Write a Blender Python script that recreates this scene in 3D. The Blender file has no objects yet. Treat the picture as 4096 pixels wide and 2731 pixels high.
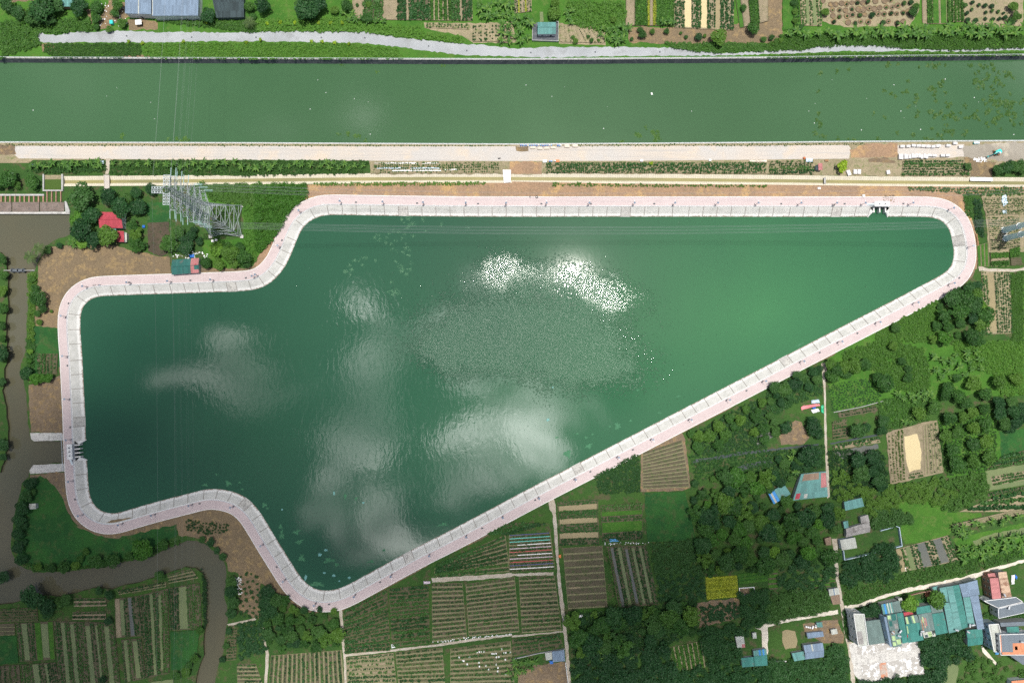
import bpy, math, random
import numpy as np
from mathutils import Vector, Matrix
from mathutils.geometry import tessellate_polygon, delaunay_2d_cdt

random.seed(7)
rng = np.random.default_rng(7)
S = bpy.context.scene
COL = S.collection
rad = math.radians

# ------------------------------------------------------------------ camera
# drone camera, 392 m above ground, tipped 2.4 degrees forward of straight down
H, FPX = 392.0, 2731.0
TILT = math.atan(112.5 / FPX)
CT, ST = math.cos(TILT), math.sin(TILT)
cam_d = bpy.data.cameras.new('camera')
cam_d.sensor_width = 36.0
cam_d.lens = 24.0
cam_d.clip_start = 1.0
cam_d.clip_end = 9000.0
cam = bpy.data.objects.new('camera', cam_d)
COL.objects.link(cam)
cam.location = (0, 0, H)
cam.rotation_euler = (TILT, 0, 0)
S.camera = cam


def P(px, py, z=0.0):
    """ground position (at height z) of a point measured on the 4096 px wide survey photo"""
    x = (px - 2048.0) / FPX
    y = (1365.5 - py) / FPX
    dy, dz = y * CT + ST, y * ST - CT
    t = (z - H) / dz
    return Vector((x * t, dy * t, z))


def PX(x, y, z=0.0):
    """the reverse: photo px of a place"""
    yy, zz = y * CT + (z - H) * ST, -y * ST + (z - H) * CT
    return (2048 + x / -zz * FPX, 1365.5 - yy / -zz * FPX)


# ------------------------------------------------------------------ sun
g = P(2285, 1125, -2.5)                       # where the water mirrors the sun
d = Vector((g.x, g.y, H + 2.5)).normalized()  # so this points to the sun
SUN_EL = math.asin(d.z)
SUN_AZ = math.atan2(d.x, d.y)                 # clockwise from +Y
sun_d = bpy.data.lights.new('sun', 'SUN')
sun_d.energy = 4.5
sun_d.angle = rad(0.53)
sun_d.color = (1.0, 0.955, 0.88)
sun = bpy.data.objects.new('sun', sun_d)
COL.objects.link(sun)
sun.rotation_euler = d.to_track_quat('Z', 'Y').to_euler()
sun.location = d * 900

# ------------------------------------------------------------------ world: sky with broken cloud
W = bpy.data.worlds.new('World')
S.world = W
W.use_nodes = True
wt = W.node_tree
wt.nodes.clear()


class NT:
    """little helper to write node graphs as expressions"""

    def __init__(self, tree):
        self.t = tree

    def n(self, kind, **kw):
        nd = self.t.nodes.new(kind)
        for k, v in kw.items():
            setattr(nd, k, v)
        return nd

    def put(self, sock, v):
        if isinstance(v, bpy.types.NodeSocket):
            self.t.links.new(v, sock)
        elif v is not None:
            if hasattr(sock, 'default_value') and not isinstance(v, (int, float)) and len(v) == 3 and sock.type == 'RGBA':
                v = (*v, 1.0)
            sock.default_value = v

    def m(self, op, a, b=None, c=None, clamp=False):
        nd = self.n('ShaderNodeMath', operation=op, use_clamp=clamp)
        for i, v in enumerate((a, b, c)):
            if v is not None:
                self.put(nd.inputs[i], v)
        return nd.outputs[0]

    def vm(self, op, a, b=None, s=None):
        nd = self.n('ShaderNodeVectorMath', operation=op)
        self.put(nd.inputs[0], a)
        if b is not None:
            self.put(nd.inputs[1], b)
        if s is not None:
            self.put(nd.inputs['Scale'], s)
        return nd.outputs[1] if op in ('LENGTH', 'DISTANCE', 'DOT_PRODUCT') else nd.outputs[0]

    def noise(self, vec, scale, detail=4.0, rough=0.55, dist=0.0, out=0):
        nd = self.n('ShaderNodeTexNoise')
        self.put(nd.inputs['Vector'], vec)
        self.put(nd.inputs['Scale'], scale)
        self.put(nd.inputs['Detail'], detail)
        self.put(nd.inputs['Roughness'], rough)
        self.put(nd.inputs['Distortion'], dist)
        return nd.outputs[out]

    def ramp(self, v, a, b, lo=0.0, hi=1.0, smooth=True):
        nd = self.n('ShaderNodeMapRange', interpolation_type='SMOOTHSTEP' if smooth else 'LINEAR')
        self.put(nd.inputs['Value'], v)
        self.put(nd.inputs['From Min'], a)
        self.put(nd.inputs['From Max'], b)
        self.put(nd.inputs['To Min'], lo)
        self.put(nd.inputs['To Max'], hi)
        return nd.outputs[0]

    def mix(self, f, a, b, mode='MIX'):
        nd = self.n('ShaderNodeMix', data_type='RGBA', blend_type=mode)
        self.put(nd.inputs['Factor'], f)
        self.put(nd.inputs[6], a)
        self.put(nd.inputs[7], b)
        return nd.outputs[2]

    def sep(self, v):
        nd = self.n('ShaderNodeSeparateXYZ')
        self.put(nd.inputs[0], v)
        return nd.outputs

    def comb(self, x, y, z=0.0):
        nd = self.n('ShaderNodeCombineXYZ')
        for i, v in enumerate((x, y, z)):
            self.put(nd.inputs[i], v)
        return nd.outputs[0]

    def blob(self, vec2, cx, cy, rx, ry, amp=1.0, ang=0.0):
        """soft elliptical bump that fades to nothing"""
        nd = self.n('ShaderNodeMapping', vector_type='TEXTURE')
        self.put(nd.inputs['Vector'], vec2)
        nd.inputs['Location'].default_value = (cx, cy, 0)
        nd.inputs['Rotation'].default_value = (0, 0, ang)
        nd.inputs['Scale'].default_value = (rx * 2.0, ry * 2.0, 1)
        gt = self.n('ShaderNodeTexGradient', gradient_type='QUADRATIC_SPHERE')
        self.put(gt.inputs[0], nd.outputs[0])
        return self.m('MULTIPLY', gt.outputs[1], amp)

    def add(self, *vs):
        o = vs[0]
        for v in vs[1:]:
            o = self.m('ADD', o, v)
        return o


w = NT(wt)
tc = w.n('ShaderNodeTexCoord')
dirv = tc.outputs['Generated']
sx, sy, sz = w.sep(dirv)
szc = w.m('MAXIMUM', sz, 0.06)
pl = w.comb(w.m('DIVIDE', sx, szc), w.m('DIVIDE', sy, szc), 0.0)     # cloud-layer plane
sky = w.n('ShaderNodeTexSky', sky_type='NISHITA')
sky.sun_disc = False
sky.sun_elevation = SUN_EL
sky.sun_rotation = SUN_AZ
sky.air_density = 1.0
sky.dust_density = 2.0
bg1 = w.n('ShaderNodeBackground')
w.put(bg1.inputs[0], sky.outputs[0])
bg1.inputs[1].default_value = 0.075


def OV(x, y):   # position in the mirrored cloud layer of a lake point on the 2352 px overview
    return ((x * 1.7415 - 2048) / FPX, (1478 - y * 1.7415) / FPX)


wob = w.noise(pl, 7.0, 5.0, 0.6, out=1)
plw = w.vm('MULTIPLY', w.vm('ADD', pl, w.vm('SCALE', w.vm('SUBTRACT', wob, (0.5,0.5,0.5)), s=0.14)),(1,1,0))
blobs = []
for (ox, oy, rx, ry, amp, ang) in [
    (1110,1000,120,80,1.6,0.15),(1090,1110,170,80,0.8,0.3),(830,985,75,140,2.3,-0.3),(790,1190,100,120,1.3,0.0),
    (920,790,125,40,2.0,0.25),(865,715,32,105,0.62,0.6),(490,800,110,70,1.7,0.4),(610,880,110,60,1.5,0.0),(400,860,90,50,1.0,0.0),
    (1150,845,80,30,2.0,0.4),(1060,865,50,24,1.6,-0.5),(1290,900,120,45,1.3,-0.6),(1250,1030,50,110,0.9,0.2),(860,560,80,50,0.2,0.3),
    (980,1250,220,50,0.8,0.1),(1240,720,240,100,0.6,-0.2),(950,930,40,75,-2.0,-0.3),(1060,925,50,22,-0.9,0.2),(720,770,80,45,-1.6,0.0),(640,1080,60,120,-1.0,0.0),
    (640, 270, 130, 40, 0.5, 0.1), (850, 250, 80, 40, 0.45, 0.4), (350, 320, 110, 26, 0.45, 0.0)]:
    cx, cy = OV(ox, oy)
    blobs.append(w.blob(plw, cx, cy, rx * 1.7415 / FPX, ry * 1.7415 / FPX, amp, ang))
fbm = w.m('SUBTRACT', w.noise(w.vm('ADD', pl, (11.3, 5.2, 0.0)), 8.0, 6.0, 0.64, 0.8), 0.5)
near = w.m('MINIMUM', w.add(*blobs), 0.85)
nearn = w.m('ADD', near, w.m('MULTIPLY', fbm, w.ramp(near, 0.0, 0.45, 0.0, 3.6)))
far_mask = w.ramp(w.vm('LENGTH', pl), 0.55, 1.1)
broken = w.m('MULTIPLY', w.ramp(w.noise(pl, 3.1, 3.0, 0.6, 0.4), 0.52, 0.68), far_mask)
cover = w.m('MAXIMUM', w.ramp(nearn, 0.2, 1.2), broken, clamp=True)
# clouds are brightest close to the sun
cosang = w.vm('DOT_PRODUCT', dirv, tuple(d))
glow = w.m('POWER', w.m('MAXIMUM', cosang, 0.0), 9.0)
bg2 = w.n('ShaderNodeBackground')
bg2.inputs[0].default_value = (1.0, 0.985, 0.96, 1)
w.put(bg2.inputs[1], w.m('ADD', w.m('MULTIPLY', glow, 22.0), 0.4))
mx = w.n('ShaderNodeMixShader')
w.put(mx.inputs[0], cover)
wt.links.new(bg1.outputs[0], mx.inputs[1])
wt.links.new(bg2.outputs[0], mx.inputs[2])
wo = w.n('ShaderNodeOutputWorld')
wt.links.new(mx.outputs[0], wo.inputs[0])

# ------------------------------------------------------------------ exposure
S.render.engine = 'CYCLES'
S.view_settings.view_transform = 'Standard'
S.view_settings.look = 'None'
S.view_settings.gamma = 1.0
S.view_settings.exposure = 0.0
S.cycles.max_bounces = 4
S.cycles.diffuse_bounces = 2
S.cycles.glossy_bounces = 2
S.cycles.transmission_bounces = 2
S.cycles.caustics_reflective = False
S.cycles.caustics_refractive = False
S.cycles.transparent_max_bounces = 12
S.cycles.use_denoising = False

# ------------------------------------------------------------------ object helpers
K = 1024 / 2351.0


def T(i, j, *pts):
    """survey points read off tile (i, j) of a 4 x 4 enlargement -> photo px"""
    return [(1024 * i + x * K, 683 * j + y * K) for x, y in pts]


def T1(i, j, x, y):
    return (1024 * i + x * K, 683 * j + y * K)


def V1(x, y):      # village enlargement
    return (3400 + x / 3.329, 2260 + y / 3.329)


def tag(o, label=None, cat=None, group=None, kind=None):
    if label:
        o['label'] = label
    if cat:
        o['category'] = cat
    if group:
        o['group'] = group
    if kind:
        o['kind'] = kind
    return o


def link(o, parent=None):
    COL.objects.link(o)
    if parent is not None:
        o.parent = parent
    return o


def empty(name, loc=(0, 0, 0), rz=0.0, sc=1.0):
    o = bpy.data.objects.new(name, None)
    o.empty_display_size = 0.3
    COL.objects.link(o)
    o.location = loc
    o.rotation_euler = (0, 0, rz)
    o.scale = (sc, sc, sc)
    return o


def mesh(name, verts, faces, mat=None, uvs=None, smooth=False):
    me = bpy.data.meshes.new(name)
    me.from_pydata([tuple(v) for v in verts], [], faces)
    if uvs is not None:
        ul = me.uv_layers.new(name='UVMap')
        li = np.empty(len(me.loops), dtype=np.int32)
        me.loops.foreach_get('vertex_index', li)
        ul.data.foreach_set('uv', np.asarray(uvs, dtype=np.float32)[li].ravel())
    if mat is not None:
        me.materials.append(mat)
    if smooth:
        me.polygons.foreach_set('use_smooth', [True] * len(me.polygons))
    me.update()
    return me


def obj(name, me, parent=None, loc=None, rz=None, sc=None):
    o = bpy.data.objects.new(name, me)
    if loc is not None:
        o.location = loc
    if rz is not None:
        o.rotation_euler = (0, 0, rz)
    if sc is not None:
        o.scale = sc if hasattr(sc, '__len__') else (sc, sc, sc)
    return link(o, parent)


def quad_mesh(name, V, mat):
    """V: (4n, 3) array of loose quads"""
    n = len(V) // 4
    me = bpy.data.meshes.new(name)
    me.vertices.add(4 * n)
    me.vertices.foreach_set('co', np.ascontiguousarray(V, dtype=np.float32).ravel())
    me.loops.add(4 * n)
    me.loops.foreach_set('vertex_index', np.arange(4 * n, dtype=np.int32))
    me.polygons.add(n)
    me.polygons.foreach_set('loop_start', np.arange(0, 4 * n, 4, dtype=np.int32))
    me.polygons.foreach_set('loop_total', np.full(n, 4, dtype=np.int32))
    if mat is not None:
        me.materials.append(mat)
    me.update(calc_edges=True)
    return me


class MB:
    """collects simple solids into one mesh"""

    def __init__(self):
        self.v, self.f = [], []

    def add(self, vs, fs):
        b = len(self.v)
        self.v += [tuple(v) for v in vs]
        self.f += [tuple(i + b for i in f) for f in fs]

    def box(self, c, s, rz=0.0):
        cx, cy, cz = c
        hx, hy, hz = s[0] / 2, s[1] / 2, s[2] / 2
        ca, sa = math.cos(rz), math.sin(rz)
        vs = []
        for z in (-hz, hz):
            for x, y in ((-hx, -hy), (hx, -hy), (hx, hy), (-hx, hy)):
                vs.append((cx + x * ca - y * sa, cy + x * sa + y * ca, cz + z))
        self.add(vs, [(3, 2, 1, 0), (4, 5, 6, 7), (0, 1, 5, 4), (1, 2, 6, 5), (2, 3, 7, 6), (3, 0, 4, 7)])

    def prism(self, poly, z0, z1):
        """poly: ccw xy list"""
        n = len(poly)
        vs = [(p[0], p[1], z0) for p in poly] + [(p[0], p[1], z1) for p in poly]
        fs = [tuple(range(n - 1, -1, -1)), tuple(range(n, 2 * n))]
        fs += [(i, (i + 1) % n, n + (i + 1) % n, n + i) for i in range(n)]
        self.add(vs, fs)

    def bar(self, a, b, r, n=4, r2=None):
        a, b = Vector(a), Vector(b)
        if (b - a).length < 1e-5:
            return
        q = (b - a).normalized().to_track_quat('Z', 'Y')
        r2 = r if r2 is None else r2
        vs = []
        for c, rr in ((a, r), (b, r2)):
            for k in range(n):
                t = 2 * math.pi * k / n + math.pi / n
                vs.append(c + q @ Vector((rr * math.cos(t), rr * math.sin(t), 0)))
        fs = [tuple(range(n - 1, -1, -1)), tuple(range(n, 2 * n))]
        fs += [(k, (k + 1) % n, n + (k + 1) % n, n + k) for k in range(n)]
        self.add(vs, fs)

    def lathe(self, c, prof, n=12):
        """prof: list of (r, z)"""
        vs, fs = [], []
        for r, z in prof:
            for k in range(n):
                t = 2 * math.pi * k / n
                vs.append((c[0] + r * math.cos(t), c[1] + r * math.sin(t), c[2] + z))
        for i in range(len(prof) - 1):
            for k in range(n):
                fs.append((i * n + k, i * n + (k + 1) % n, (i + 1) * n + (k + 1) % n, (i + 1) * n + k))
        fs.append(tuple(range(n - 1, -1, -1)))
        fs.append(tuple(range((len(prof) - 1) * n, len(prof) * n)))
        self.add(vs, fs)

    def mesh(self, name, mat, smooth=False):
        return mesh(name, self.v, self.f, mat, smooth=smooth)

    def obj(self, name, mat, parent=None, loc=None, rz=None, smooth=False):
        return obj(name, self.mesh(name, mat, smooth), parent, loc, rz)


def wpoly(pts, z=0.0):
    """photo px -> ccw world xy list at height z"""
    w_ = [P(x, y, z).xy for x, y in pts]
    a = sum(w_[i].x * w_[(i + 1) % len(w_)].y - w_[(i + 1) % len(w_)].x * w_[i].y for i in range(len(w_)))
    if a < 0:
        w_.reverse()
    return w_


def in_poly(pts, X, Y):
    pts = np.asarray([(p[0], p[1]) for p in pts])
    inside = np.zeros(X.shape, bool)
    n = len(pts)
    for i in range(n):
        x0, y0 = pts[i]
        x1, y1 = pts[(i + 1) % n]
        if y0 == y1:
            continue
        c = ((y0 > Y) != (y1 > Y)) & (X < (x1 - x0) * (Y - y0) / (y1 - y0) + x0)
        inside ^= c
    return inside


def rough_edge(wp, amp, step=2.0):
    """break up a polygon's outline so that it reads as natural ground"""
    out = []
    n = len(wp)
    for i in range(n):
        a, b = Vector(wp[i]), Vector(wp[(i + 1) % n])
        L = (b - a).length
        k = max(1, int(L / step))
        nrm = Vector((b.y - a.y, a.x - b.x)) / max(L, 1e-6)
        for s in range(k):
            p = a.lerp(b, s / k)
            out.append(p + nrm * random.uniform(-amp, amp) * (1.0 if s else 0.4))
    return out


LAYER = [0.02]


def sheet(name, pts, mat, z=None, world=False, rough=0.0, parent=None, kind='structure', step=2.0):
    """one flat sheet of ground, path or water"""
    if z is None:
        LAYER[0] += 0.003
        z = LAYER[0]
    wp = pts if world else wpoly(pts, z)
    if rough:
        wp = rough_edge(wp, rough, step)
    v3 = [Vector((p[0], p[1], 0)) for p in wp]
    tris = tessellate_polygon([v3])
    fs = []
    for t in tris:
        a, b, c = (wp[k] for k in t)
        cr = (b[0] - a[0]) * (c[1] - a[1]) - (b[1] - a[1]) * (c[0] - a[0])
        fs.append(tuple(t) if cr > 0 else tuple(reversed(t)))
    o = obj(name, mesh(name, [(p[0], p[1], z) for p in wp], fs, mat), parent)
    if kind and parent is None:
        o['kind'] = kind
    return o


# ------------------------------------------------------------------ materials
MATS = {}


def new_mat(name):
    m_ = bpy.data.materials.new(name)
    m_.use_nodes = True
    nt = NT(m_.node_tree)
    b = m_.node_tree.nodes['Principled BSDF']
    MATS[name] = m_
    return m_, nt, b


def ground_mat(name, c1, c2, c3=None, s1=0.08, s2=0.6, s3=3.0, bump=0.25, dist=0.15, rough=0.95, lo=0.38, hi=0.62, grain=0.34, track=None):
    """mottled soil / grass / concrete: two big-scale tones, a third in patches, fine grain and relief"""
    m_, n, b = new_mat(name)
    pos = n.n('ShaderNodeNewGeometry').outputs['Position']
    a = n.ramp(n.noise(pos, s1, 5.0, 0.6), lo, hi)
    col = n.mix(a, c1, c2)
    if c3 is not None:
        k = n.ramp(n.noise(n.vm('ADD', pos, (37.0, 11.0, 5.0)), s2, 6.0, 0.65), 0.5, 0.66)
        col = n.mix(k, col, c3)
    f = n.noise(pos, s3, 6.0, 0.7)
    col = n.mix(1.0, col, n.mix(n.ramp(f, 0.25,0.75, smooth=False),(1 - grain,) * 3,(1 + grain * 0.85,) * 3), 'MULTIPLY')
    if track:      # wheel tracks drawn out along the road
        mp = n.n('ShaderNodeMapping')
        n.put(mp.inputs['Vector'], pos)
        mp.inputs['Scale'].default_value = (0.018, 0.75, 1)
        col = n.mix(n.ramp(n.noise(mp.outputs[0], 1.0, 4.0, 0.6), 0.5, 0.68, 0.0, 0.75), col, track)
    n.put(b.inputs['Base Color'], col)
    b.inputs['Roughness'].default_value = rough
    b.inputs['Specular IOR Level'].default_value = 0.2
    if bump:
        bp = n.n('ShaderNodeBump')
        bp.inputs['Strength'].default_value = bump
        bp.inputs['Distance'].default_value = dist
        n.put(bp.inputs['Height'], n.m('ADD', f, n.noise(pos, s3 * 0.25, 4.0, 0.6)))
        n.put(b.inputs['Normal'], bp.outputs[0])
    return m_


def paint_mat(name, c, var=0.18, rough=0.6, scale=0.9, metal=0.0, dirt=None, coords='Object', spec=0.35):
    """one coloured thing with slight wear"""
    m_, n, b = new_mat(name)
    pos = n.n('ShaderNodeTexCoord').outputs['Object'] if coords == 'Object' else n.n('ShaderNodeNewGeometry').outputs['Position']
    f = n.noise(pos, scale, 6.0, 0.65)
    lo = tuple(x * (1 - var) for x in c)
    hi = tuple(min(1.0, x * (1 + var)) for x in c)
    col = n.mix(n.ramp(f, 0.3, 0.7), lo, hi)
    if dirt is not None:
        col = n.mix(n.ramp(n.noise(pos, scale * 0.37, 5.0, 0.7), 0.55, 0.72), col, dirt)
    n.put(b.inputs['Base Color'], col)
    b.inputs['Roughness'].default_value = rough
    b.inputs['Metallic'].default_value = metal
    b.inputs['Specular IOR Level'].default_value = spec
    return m_


def roof_mat(name, c, dirt=(0.16, 0.13, 0.11), dirt_amt=0.62, step=1.05, var=0.14):
    """profiled metal sheet, laid in strips that have weathered differently"""
    m_, n, b = new_mat(name)
    uv = n.n('ShaderNodeUVMap').outputs[0]
    u, v, _ = n.sep(uv)
    strip = n.m('FLOOR', n.m('DIVIDE', u, step))
    wn = n.n('ShaderNodeTexWhiteNoise', noise_dimensions='2D')
    n.put(wn.inputs['Vector'], n.comb(strip, n.m('FLOOR', n.m('DIVIDE', v, 5.5))))
    col = n.mix(wn.outputs[0], tuple(x * (1 - var) for x in c), tuple(min(1, x * (1 + var)) for x in c))
    pos = n.n('ShaderNodeNewGeometry').outputs['Position']
    col = n.mix(n.ramp(n.noise(pos, 0.33, 7.0, 0.7), dirt_amt - 0.06, dirt_amt + 0.16), col, dirt)
    seam = n.ramp(n.m('ABSOLUTE', n.m('SUBTRACT', n.m('FRACT', n.m('DIVIDE', u, step)), 0.5)), 0.44, 0.49)
    col = n.mix(n.m('MULTIPLY', seam, 0.35), col, tuple(x * 0.45 for x in c))
    n.put(b.inputs['Base Color'], col)
    b.inputs['Roughness'].default_value = 0.55
    b.inputs['Specular IOR Level'].default_value = 0.25
    bp = n.n('ShaderNodeBump')
    bp.inputs['Strength'].default_value = 0.5
    bp.inputs['Distance'].default_value = 0.05
    n.put(bp.inputs['Height'], n.m('SINE', n.m('MULTIPLY', u, 2 * math.pi / 0.26)))
    n.put(b.inputs['Normal'], bp.outputs[0])
    return m_


def leaf_mat(name, c1, c2, c3=None, trans=0.25):
    """foliage: every leaf clump its own tone, every plant its own cast"""
    m_, n, b = new_mat(name)
    geo = n.n('ShaderNodeNewGeometry')
    oi = n.n('ShaderNodeObjectInfo')
    r = geo.outputs['Random Per Island']
    col = n.mix(r, c1, c2)
    if c3 is not None:
        col = n.mix(n.ramp(oi.outputs['Random'], 0.45, 0.95), col, n.mix(r, tuple(x * 0.75 for x in c3), c3))
    col = n.mix(1.0, col, n.mix(oi.outputs['Random'], (0.66, 0.7, 0.75), (1.3, 1.26, 1.15)), 'MULTIPLY')
    n.put(b.inputs['Base Color'], col)
    b.inputs['Roughness'].default_value = 0.55
    b.inputs['Specular IOR Level'].default_value = 0.3
    tr = n.n('ShaderNodeBsdfTranslucent')
    n.put(tr.inputs[0], n.mix(1.0, col, (1.25, 1.3, 0.7), 'MULTIPLY'))
    ms = n.n('ShaderNodeMixShader')
    ms.inputs[0].default_value = trans
    m_.node_tree.links.new(b.outputs[0], ms.inputs[1])
    m_.node_tree.links.new(tr.outputs[0], ms.inputs[2])
    out = m_.node_tree.nodes['Material Output']
    m_.node_tree.links.new(ms.outputs[0], out.inputs[0])
    return m_


def water_mat(name, c, c2=None, rough=0.06, spec=0.7, wave=0.02, wscale=0.8, scale=0.02):
    m_, n, b = new_mat(name)
    pos = n.n('ShaderNodeNewGeometry').outputs['Position']
    if c2 is not None:
        n.put(b.inputs['Base Color'], n.mix(n.ramp(n.noise(pos, scale, 4.0, 0.55), 0.35, 0.65), c, c2))
    else:
        b.inputs['Base Color'].default_value = (*c, 1)
    b.inputs['Roughness'].default_value = rough
    b.inputs['Specular IOR Level'].default_value = spec
    bp = n.n('ShaderNodeBump')
    bp.inputs['Strength'].default_value = 1.0
    bp.inputs['Distance'].default_value = wave
    n.put(bp.inputs['Height'], n.noise(pos, wscale, 3.0, 0.5))
    n.put(b.inputs['Normal'], bp.outputs[0])
    return m_
# ================================================================== THE SETTING
M_ground = ground_mat('weedy_ground', (0.034,0.085,0.020),(0.046,0.105,0.022),(0.085,0.085,0.042),0.05,0.22,1.6,0.5,0.25)
M_grass = ground_mat('lush_grass', (0.044,0.130,0.018),(0.062,0.160,0.022),(0.085,0.155,0.032),0.06,0.3,1.8,0.5,0.2)
M_lawn = ground_mat('dark_lawn', (0.020,0.080,0.022),(0.030,0.108,0.024),(0.050,0.098,0.030),0.06,0.3,1.4,0.4,0.15)
M_soil = ground_mat('bare_soil', (0.205,0.152,0.092),(0.172,0.132,0.083),(0.27,0.195,0.10),0.05,0.28,1.1,0.7,0.3)
M_redsoil = ground_mat('reddish_fill', (0.33,0.215,0.135),(0.28,0.19,0.125),(0.42,0.275,0.135),0.05,0.10,0.9,0.6,0.25)
M_sand = ground_mat('pale_sand', (0.31,0.26,0.17),(0.255,0.22,0.14),(0.175,0.19,0.085),0.08,0.4,1.6,0.5,0.2)
M_clod = ground_mat('clod_soil', (0.165,0.125,0.085),(0.20,0.15,0.10),(0.27,0.19,0.095),0.08,0.35,0.8,0.9,0.4)
M_grey = ground_mat('grey_concrete_road', (0.31,0.33,0.345),(0.36,0.38,0.395),(0.27,0.285,0.29),0.05,0.09,1.5,0.15,0.05,0.85, grain=0.1)
M_pale = ground_mat('pale_concrete_road', (0.50,0.45,0.395),(0.465,0.445,0.42),(0.53,0.46,0.38),0.03,0.06,0.9,0.12,0.04,0.85, grain=0.08, track=(0.40,0.385,0.365))
M_gravel = ground_mat('wet_gravel', (0.27,0.245,0.205),(0.31,0.285,0.24),(0.55,0.50,0.40),0.06,0.055,2.5,0.5,0.1)
M_path = ground_mat('worn_path', (0.40,0.35,0.28),(0.46,0.42,0.36),(0.33,0.29,0.22),0.12,0.5,2.0,0.4,0.1)
M_white_path = ground_mat('pale_lane', (0.62,0.57,0.48),(0.52,0.48,0.41),(0.68,0.63,0.55),0.1,0.3,1.5,0.4,0.1)
M_conc = ground_mat('weathered_concrete', (0.46,0.45,0.43),(0.54,0.53,0.50),(0.34,0.33,0.31),0.2,0.6,2.2,0.25,0.06,0.85)
M_whiteconc = ground_mat('white_concrete', (0.72,0.71,0.69),(0.78,0.77,0.75),(0.62,0.60,0.57),0.3,0.8,2.5,0.15,0.04,0.8)
M_darkwall = ground_mat('stained_wall', (0.075,0.085,0.10),(0.105,0.115,0.13),(0.16,0.17,0.18),0.25,0.5,1.8,0.4,0.08,0.8)
M_bank = ground_mat('earth_bank', (0.10,0.085,0.055),(0.07,0.085,0.035),(0.14,0.11,0.07),0.3,0.6,1.5,0.6,0.2)

M_rib = ground_mat('rib_concrete', (0.27,0.26,0.24),(0.33,0.31,0.29),(0.22,0.20,0.18),0.3,0.7,2.2,0.2,0.05,0.9)
W_canal = water_mat('canal_water', (0.043, 0.104, 0.046), (0.050, 0.116, 0.053), 0.10, 0.35, 0.010, 1.0, 0.01)
W_creek = water_mat('muddy_creek_water', (0.098,0.092,0.058),(0.088,0.088,0.058),0.05,0.55,0.006,1.0,0.02)
W_mud = water_mat('brown_pond_water', (0.27, 0.225, 0.13), (0.30, 0.25, 0.14), 0.08, 0.5, 0.004, 1.5, 0.06)
W_cream = water_mat('cream_pond_water', (0.60, 0.50, 0.29), (0.56, 0.46, 0.26), 0.08, 0.5, 0.004, 1.5, 0.06)
W_olive = water_mat('olive_channel_water', (0.165,0.20,0.090),(0.135,0.175,0.078),0.08,0.5,0.004,1.5,0.05)
W_grey = water_mat('grey_ditch_water', (0.13, 0.135, 0.115), (0.11, 0.12, 0.11), 0.05, 0.7, 0.004, 1.5, 0.05)
W_dark = water_mat('dark_ditch_water', (0.045,0.060,0.060),(0.06,0.075,0.07),0.04,0.8,0.004,1.5,0.05)

# ---- lake water: still in the lee, ruffled where the breeze touches it
W_lake, n, b = new_mat('lake_water')
pos = n.n('ShaderNodeNewGeometry').outputs['Position']


def OVW(x, y):
    p = P(x * 1.7415, y * 1.7415, -2.5)
    return p.x, p.y


MPX = 1.7415 * (H + 2.5) / FPX
wobv = n.vm('SUBTRACT', n.noise(pos, 0.035, 5.0, 0.6, out=1), (0.5, 0.5, 0.5))
posw = n.vm('ADD', pos, n.vm('SCALE', wobv, s=26.0))
flat_pos = n.vm('MULTIPLY', posw, (1, 1, 0))
parts_ = []
for ox, oy, rx, ry, amp, ang in [(1215,770,235,100,1.25,-0.1),(1150,630,80,50,0.9,0),(1350,655,120,55,1.1,-0.3),(1050,800,90,60,0.9,0.3),(1330,830,160,70,0.7,-0.3)]:
    cx, cy = OVW(ox, oy)
    parts_.append(n.blob(flat_pos, cx, cy, rx * MPX, ry * MPX, amp, ang))
spk = n.m('ADD', n.m('MULTIPLY', n.m('SUBTRACT', n.noise(pos, 0.12,3.0,0.7),0.5),0.6), n.m('MULTIPLY', n.m('SUBTRACT', n.noise(pos, 0.9,2.0,0.9),0.5),1.8))
ruf = n.ramp(n.add(*parts_, spk), 0.40, 0.44)
parts_ = []
for ox, oy, rx, ry, amp, ang in [(1145,628,80,55,1.0,0.1),(1335,642,110,46,1.2,-0.25),(1420,685,70,42,0.8,-0.3)]:
    cx, cy = OVW(ox, oy)
    parts_.append(n.blob(flat_pos, cx, cy, rx * MPX, ry * MPX, amp, ang))
calm = n.ramp(n.add(*parts_), 0.05, 0.85)      # finer, flatter chop here: it flashes back the sun
parts_ = []
for ox, oy, rx, ry, amp, ang in [(920,560,70,130,0.8,-0.2),(830,700,160,160,0.7,0),(560,860,230,160,0.8,0.2),(950,1000,330,260,1.0,0)]:
    cx, cy = OVW(ox, oy)
    parts_.append(n.blob(flat_pos, cx, cy, rx * MPX, ry * MPX, amp, ang))
rip = n.ramp(n.add(*parts_), 0.15, 0.75)
col = n.mix(n.ramp(n.noise(pos, 0.008, 3.0, 0.5), 0.35, 0.65), (0.018, 0.076, 0.043), (0.022, 0.086, 0.047))
cx, cy = OVW(1750, 720)
col = n.mix(n.blob(flat_pos, cx, cy, 520 * MPX, 330 * MPX, 0.95, 0.3), col, (0.047, 0.172, 0.070))  # right end brighter: sunlight outside the cloud shade put into the colour
n.put(b.inputs['Base Color'], col)
n.put(b.inputs['Roughness'], n.m('MULTIPLY_ADD', n.m('MULTIPLY', ruf, n.m('SUBTRACT', 1.25, calm)),0.17,0.04))
b.inputs['IOR'].default_value = 1.33
b.inputs['Specular IOR Level'].default_value = 0.85
chop = n.noise(pos, 1.9, 3.0, 0.66)
stretch = n.n('ShaderNodeMapping')
n.put(stretch.inputs['Vector'], pos)
stretch.inputs['Rotation'].default_value = (0, 0, 0.75)
stretch.inputs['Scale'].default_value = (1.0, 0.45, 1.0)
swell = n.noise(stretch.outputs[0], 0.42, 3.0, 0.55, 0.8)
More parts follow.
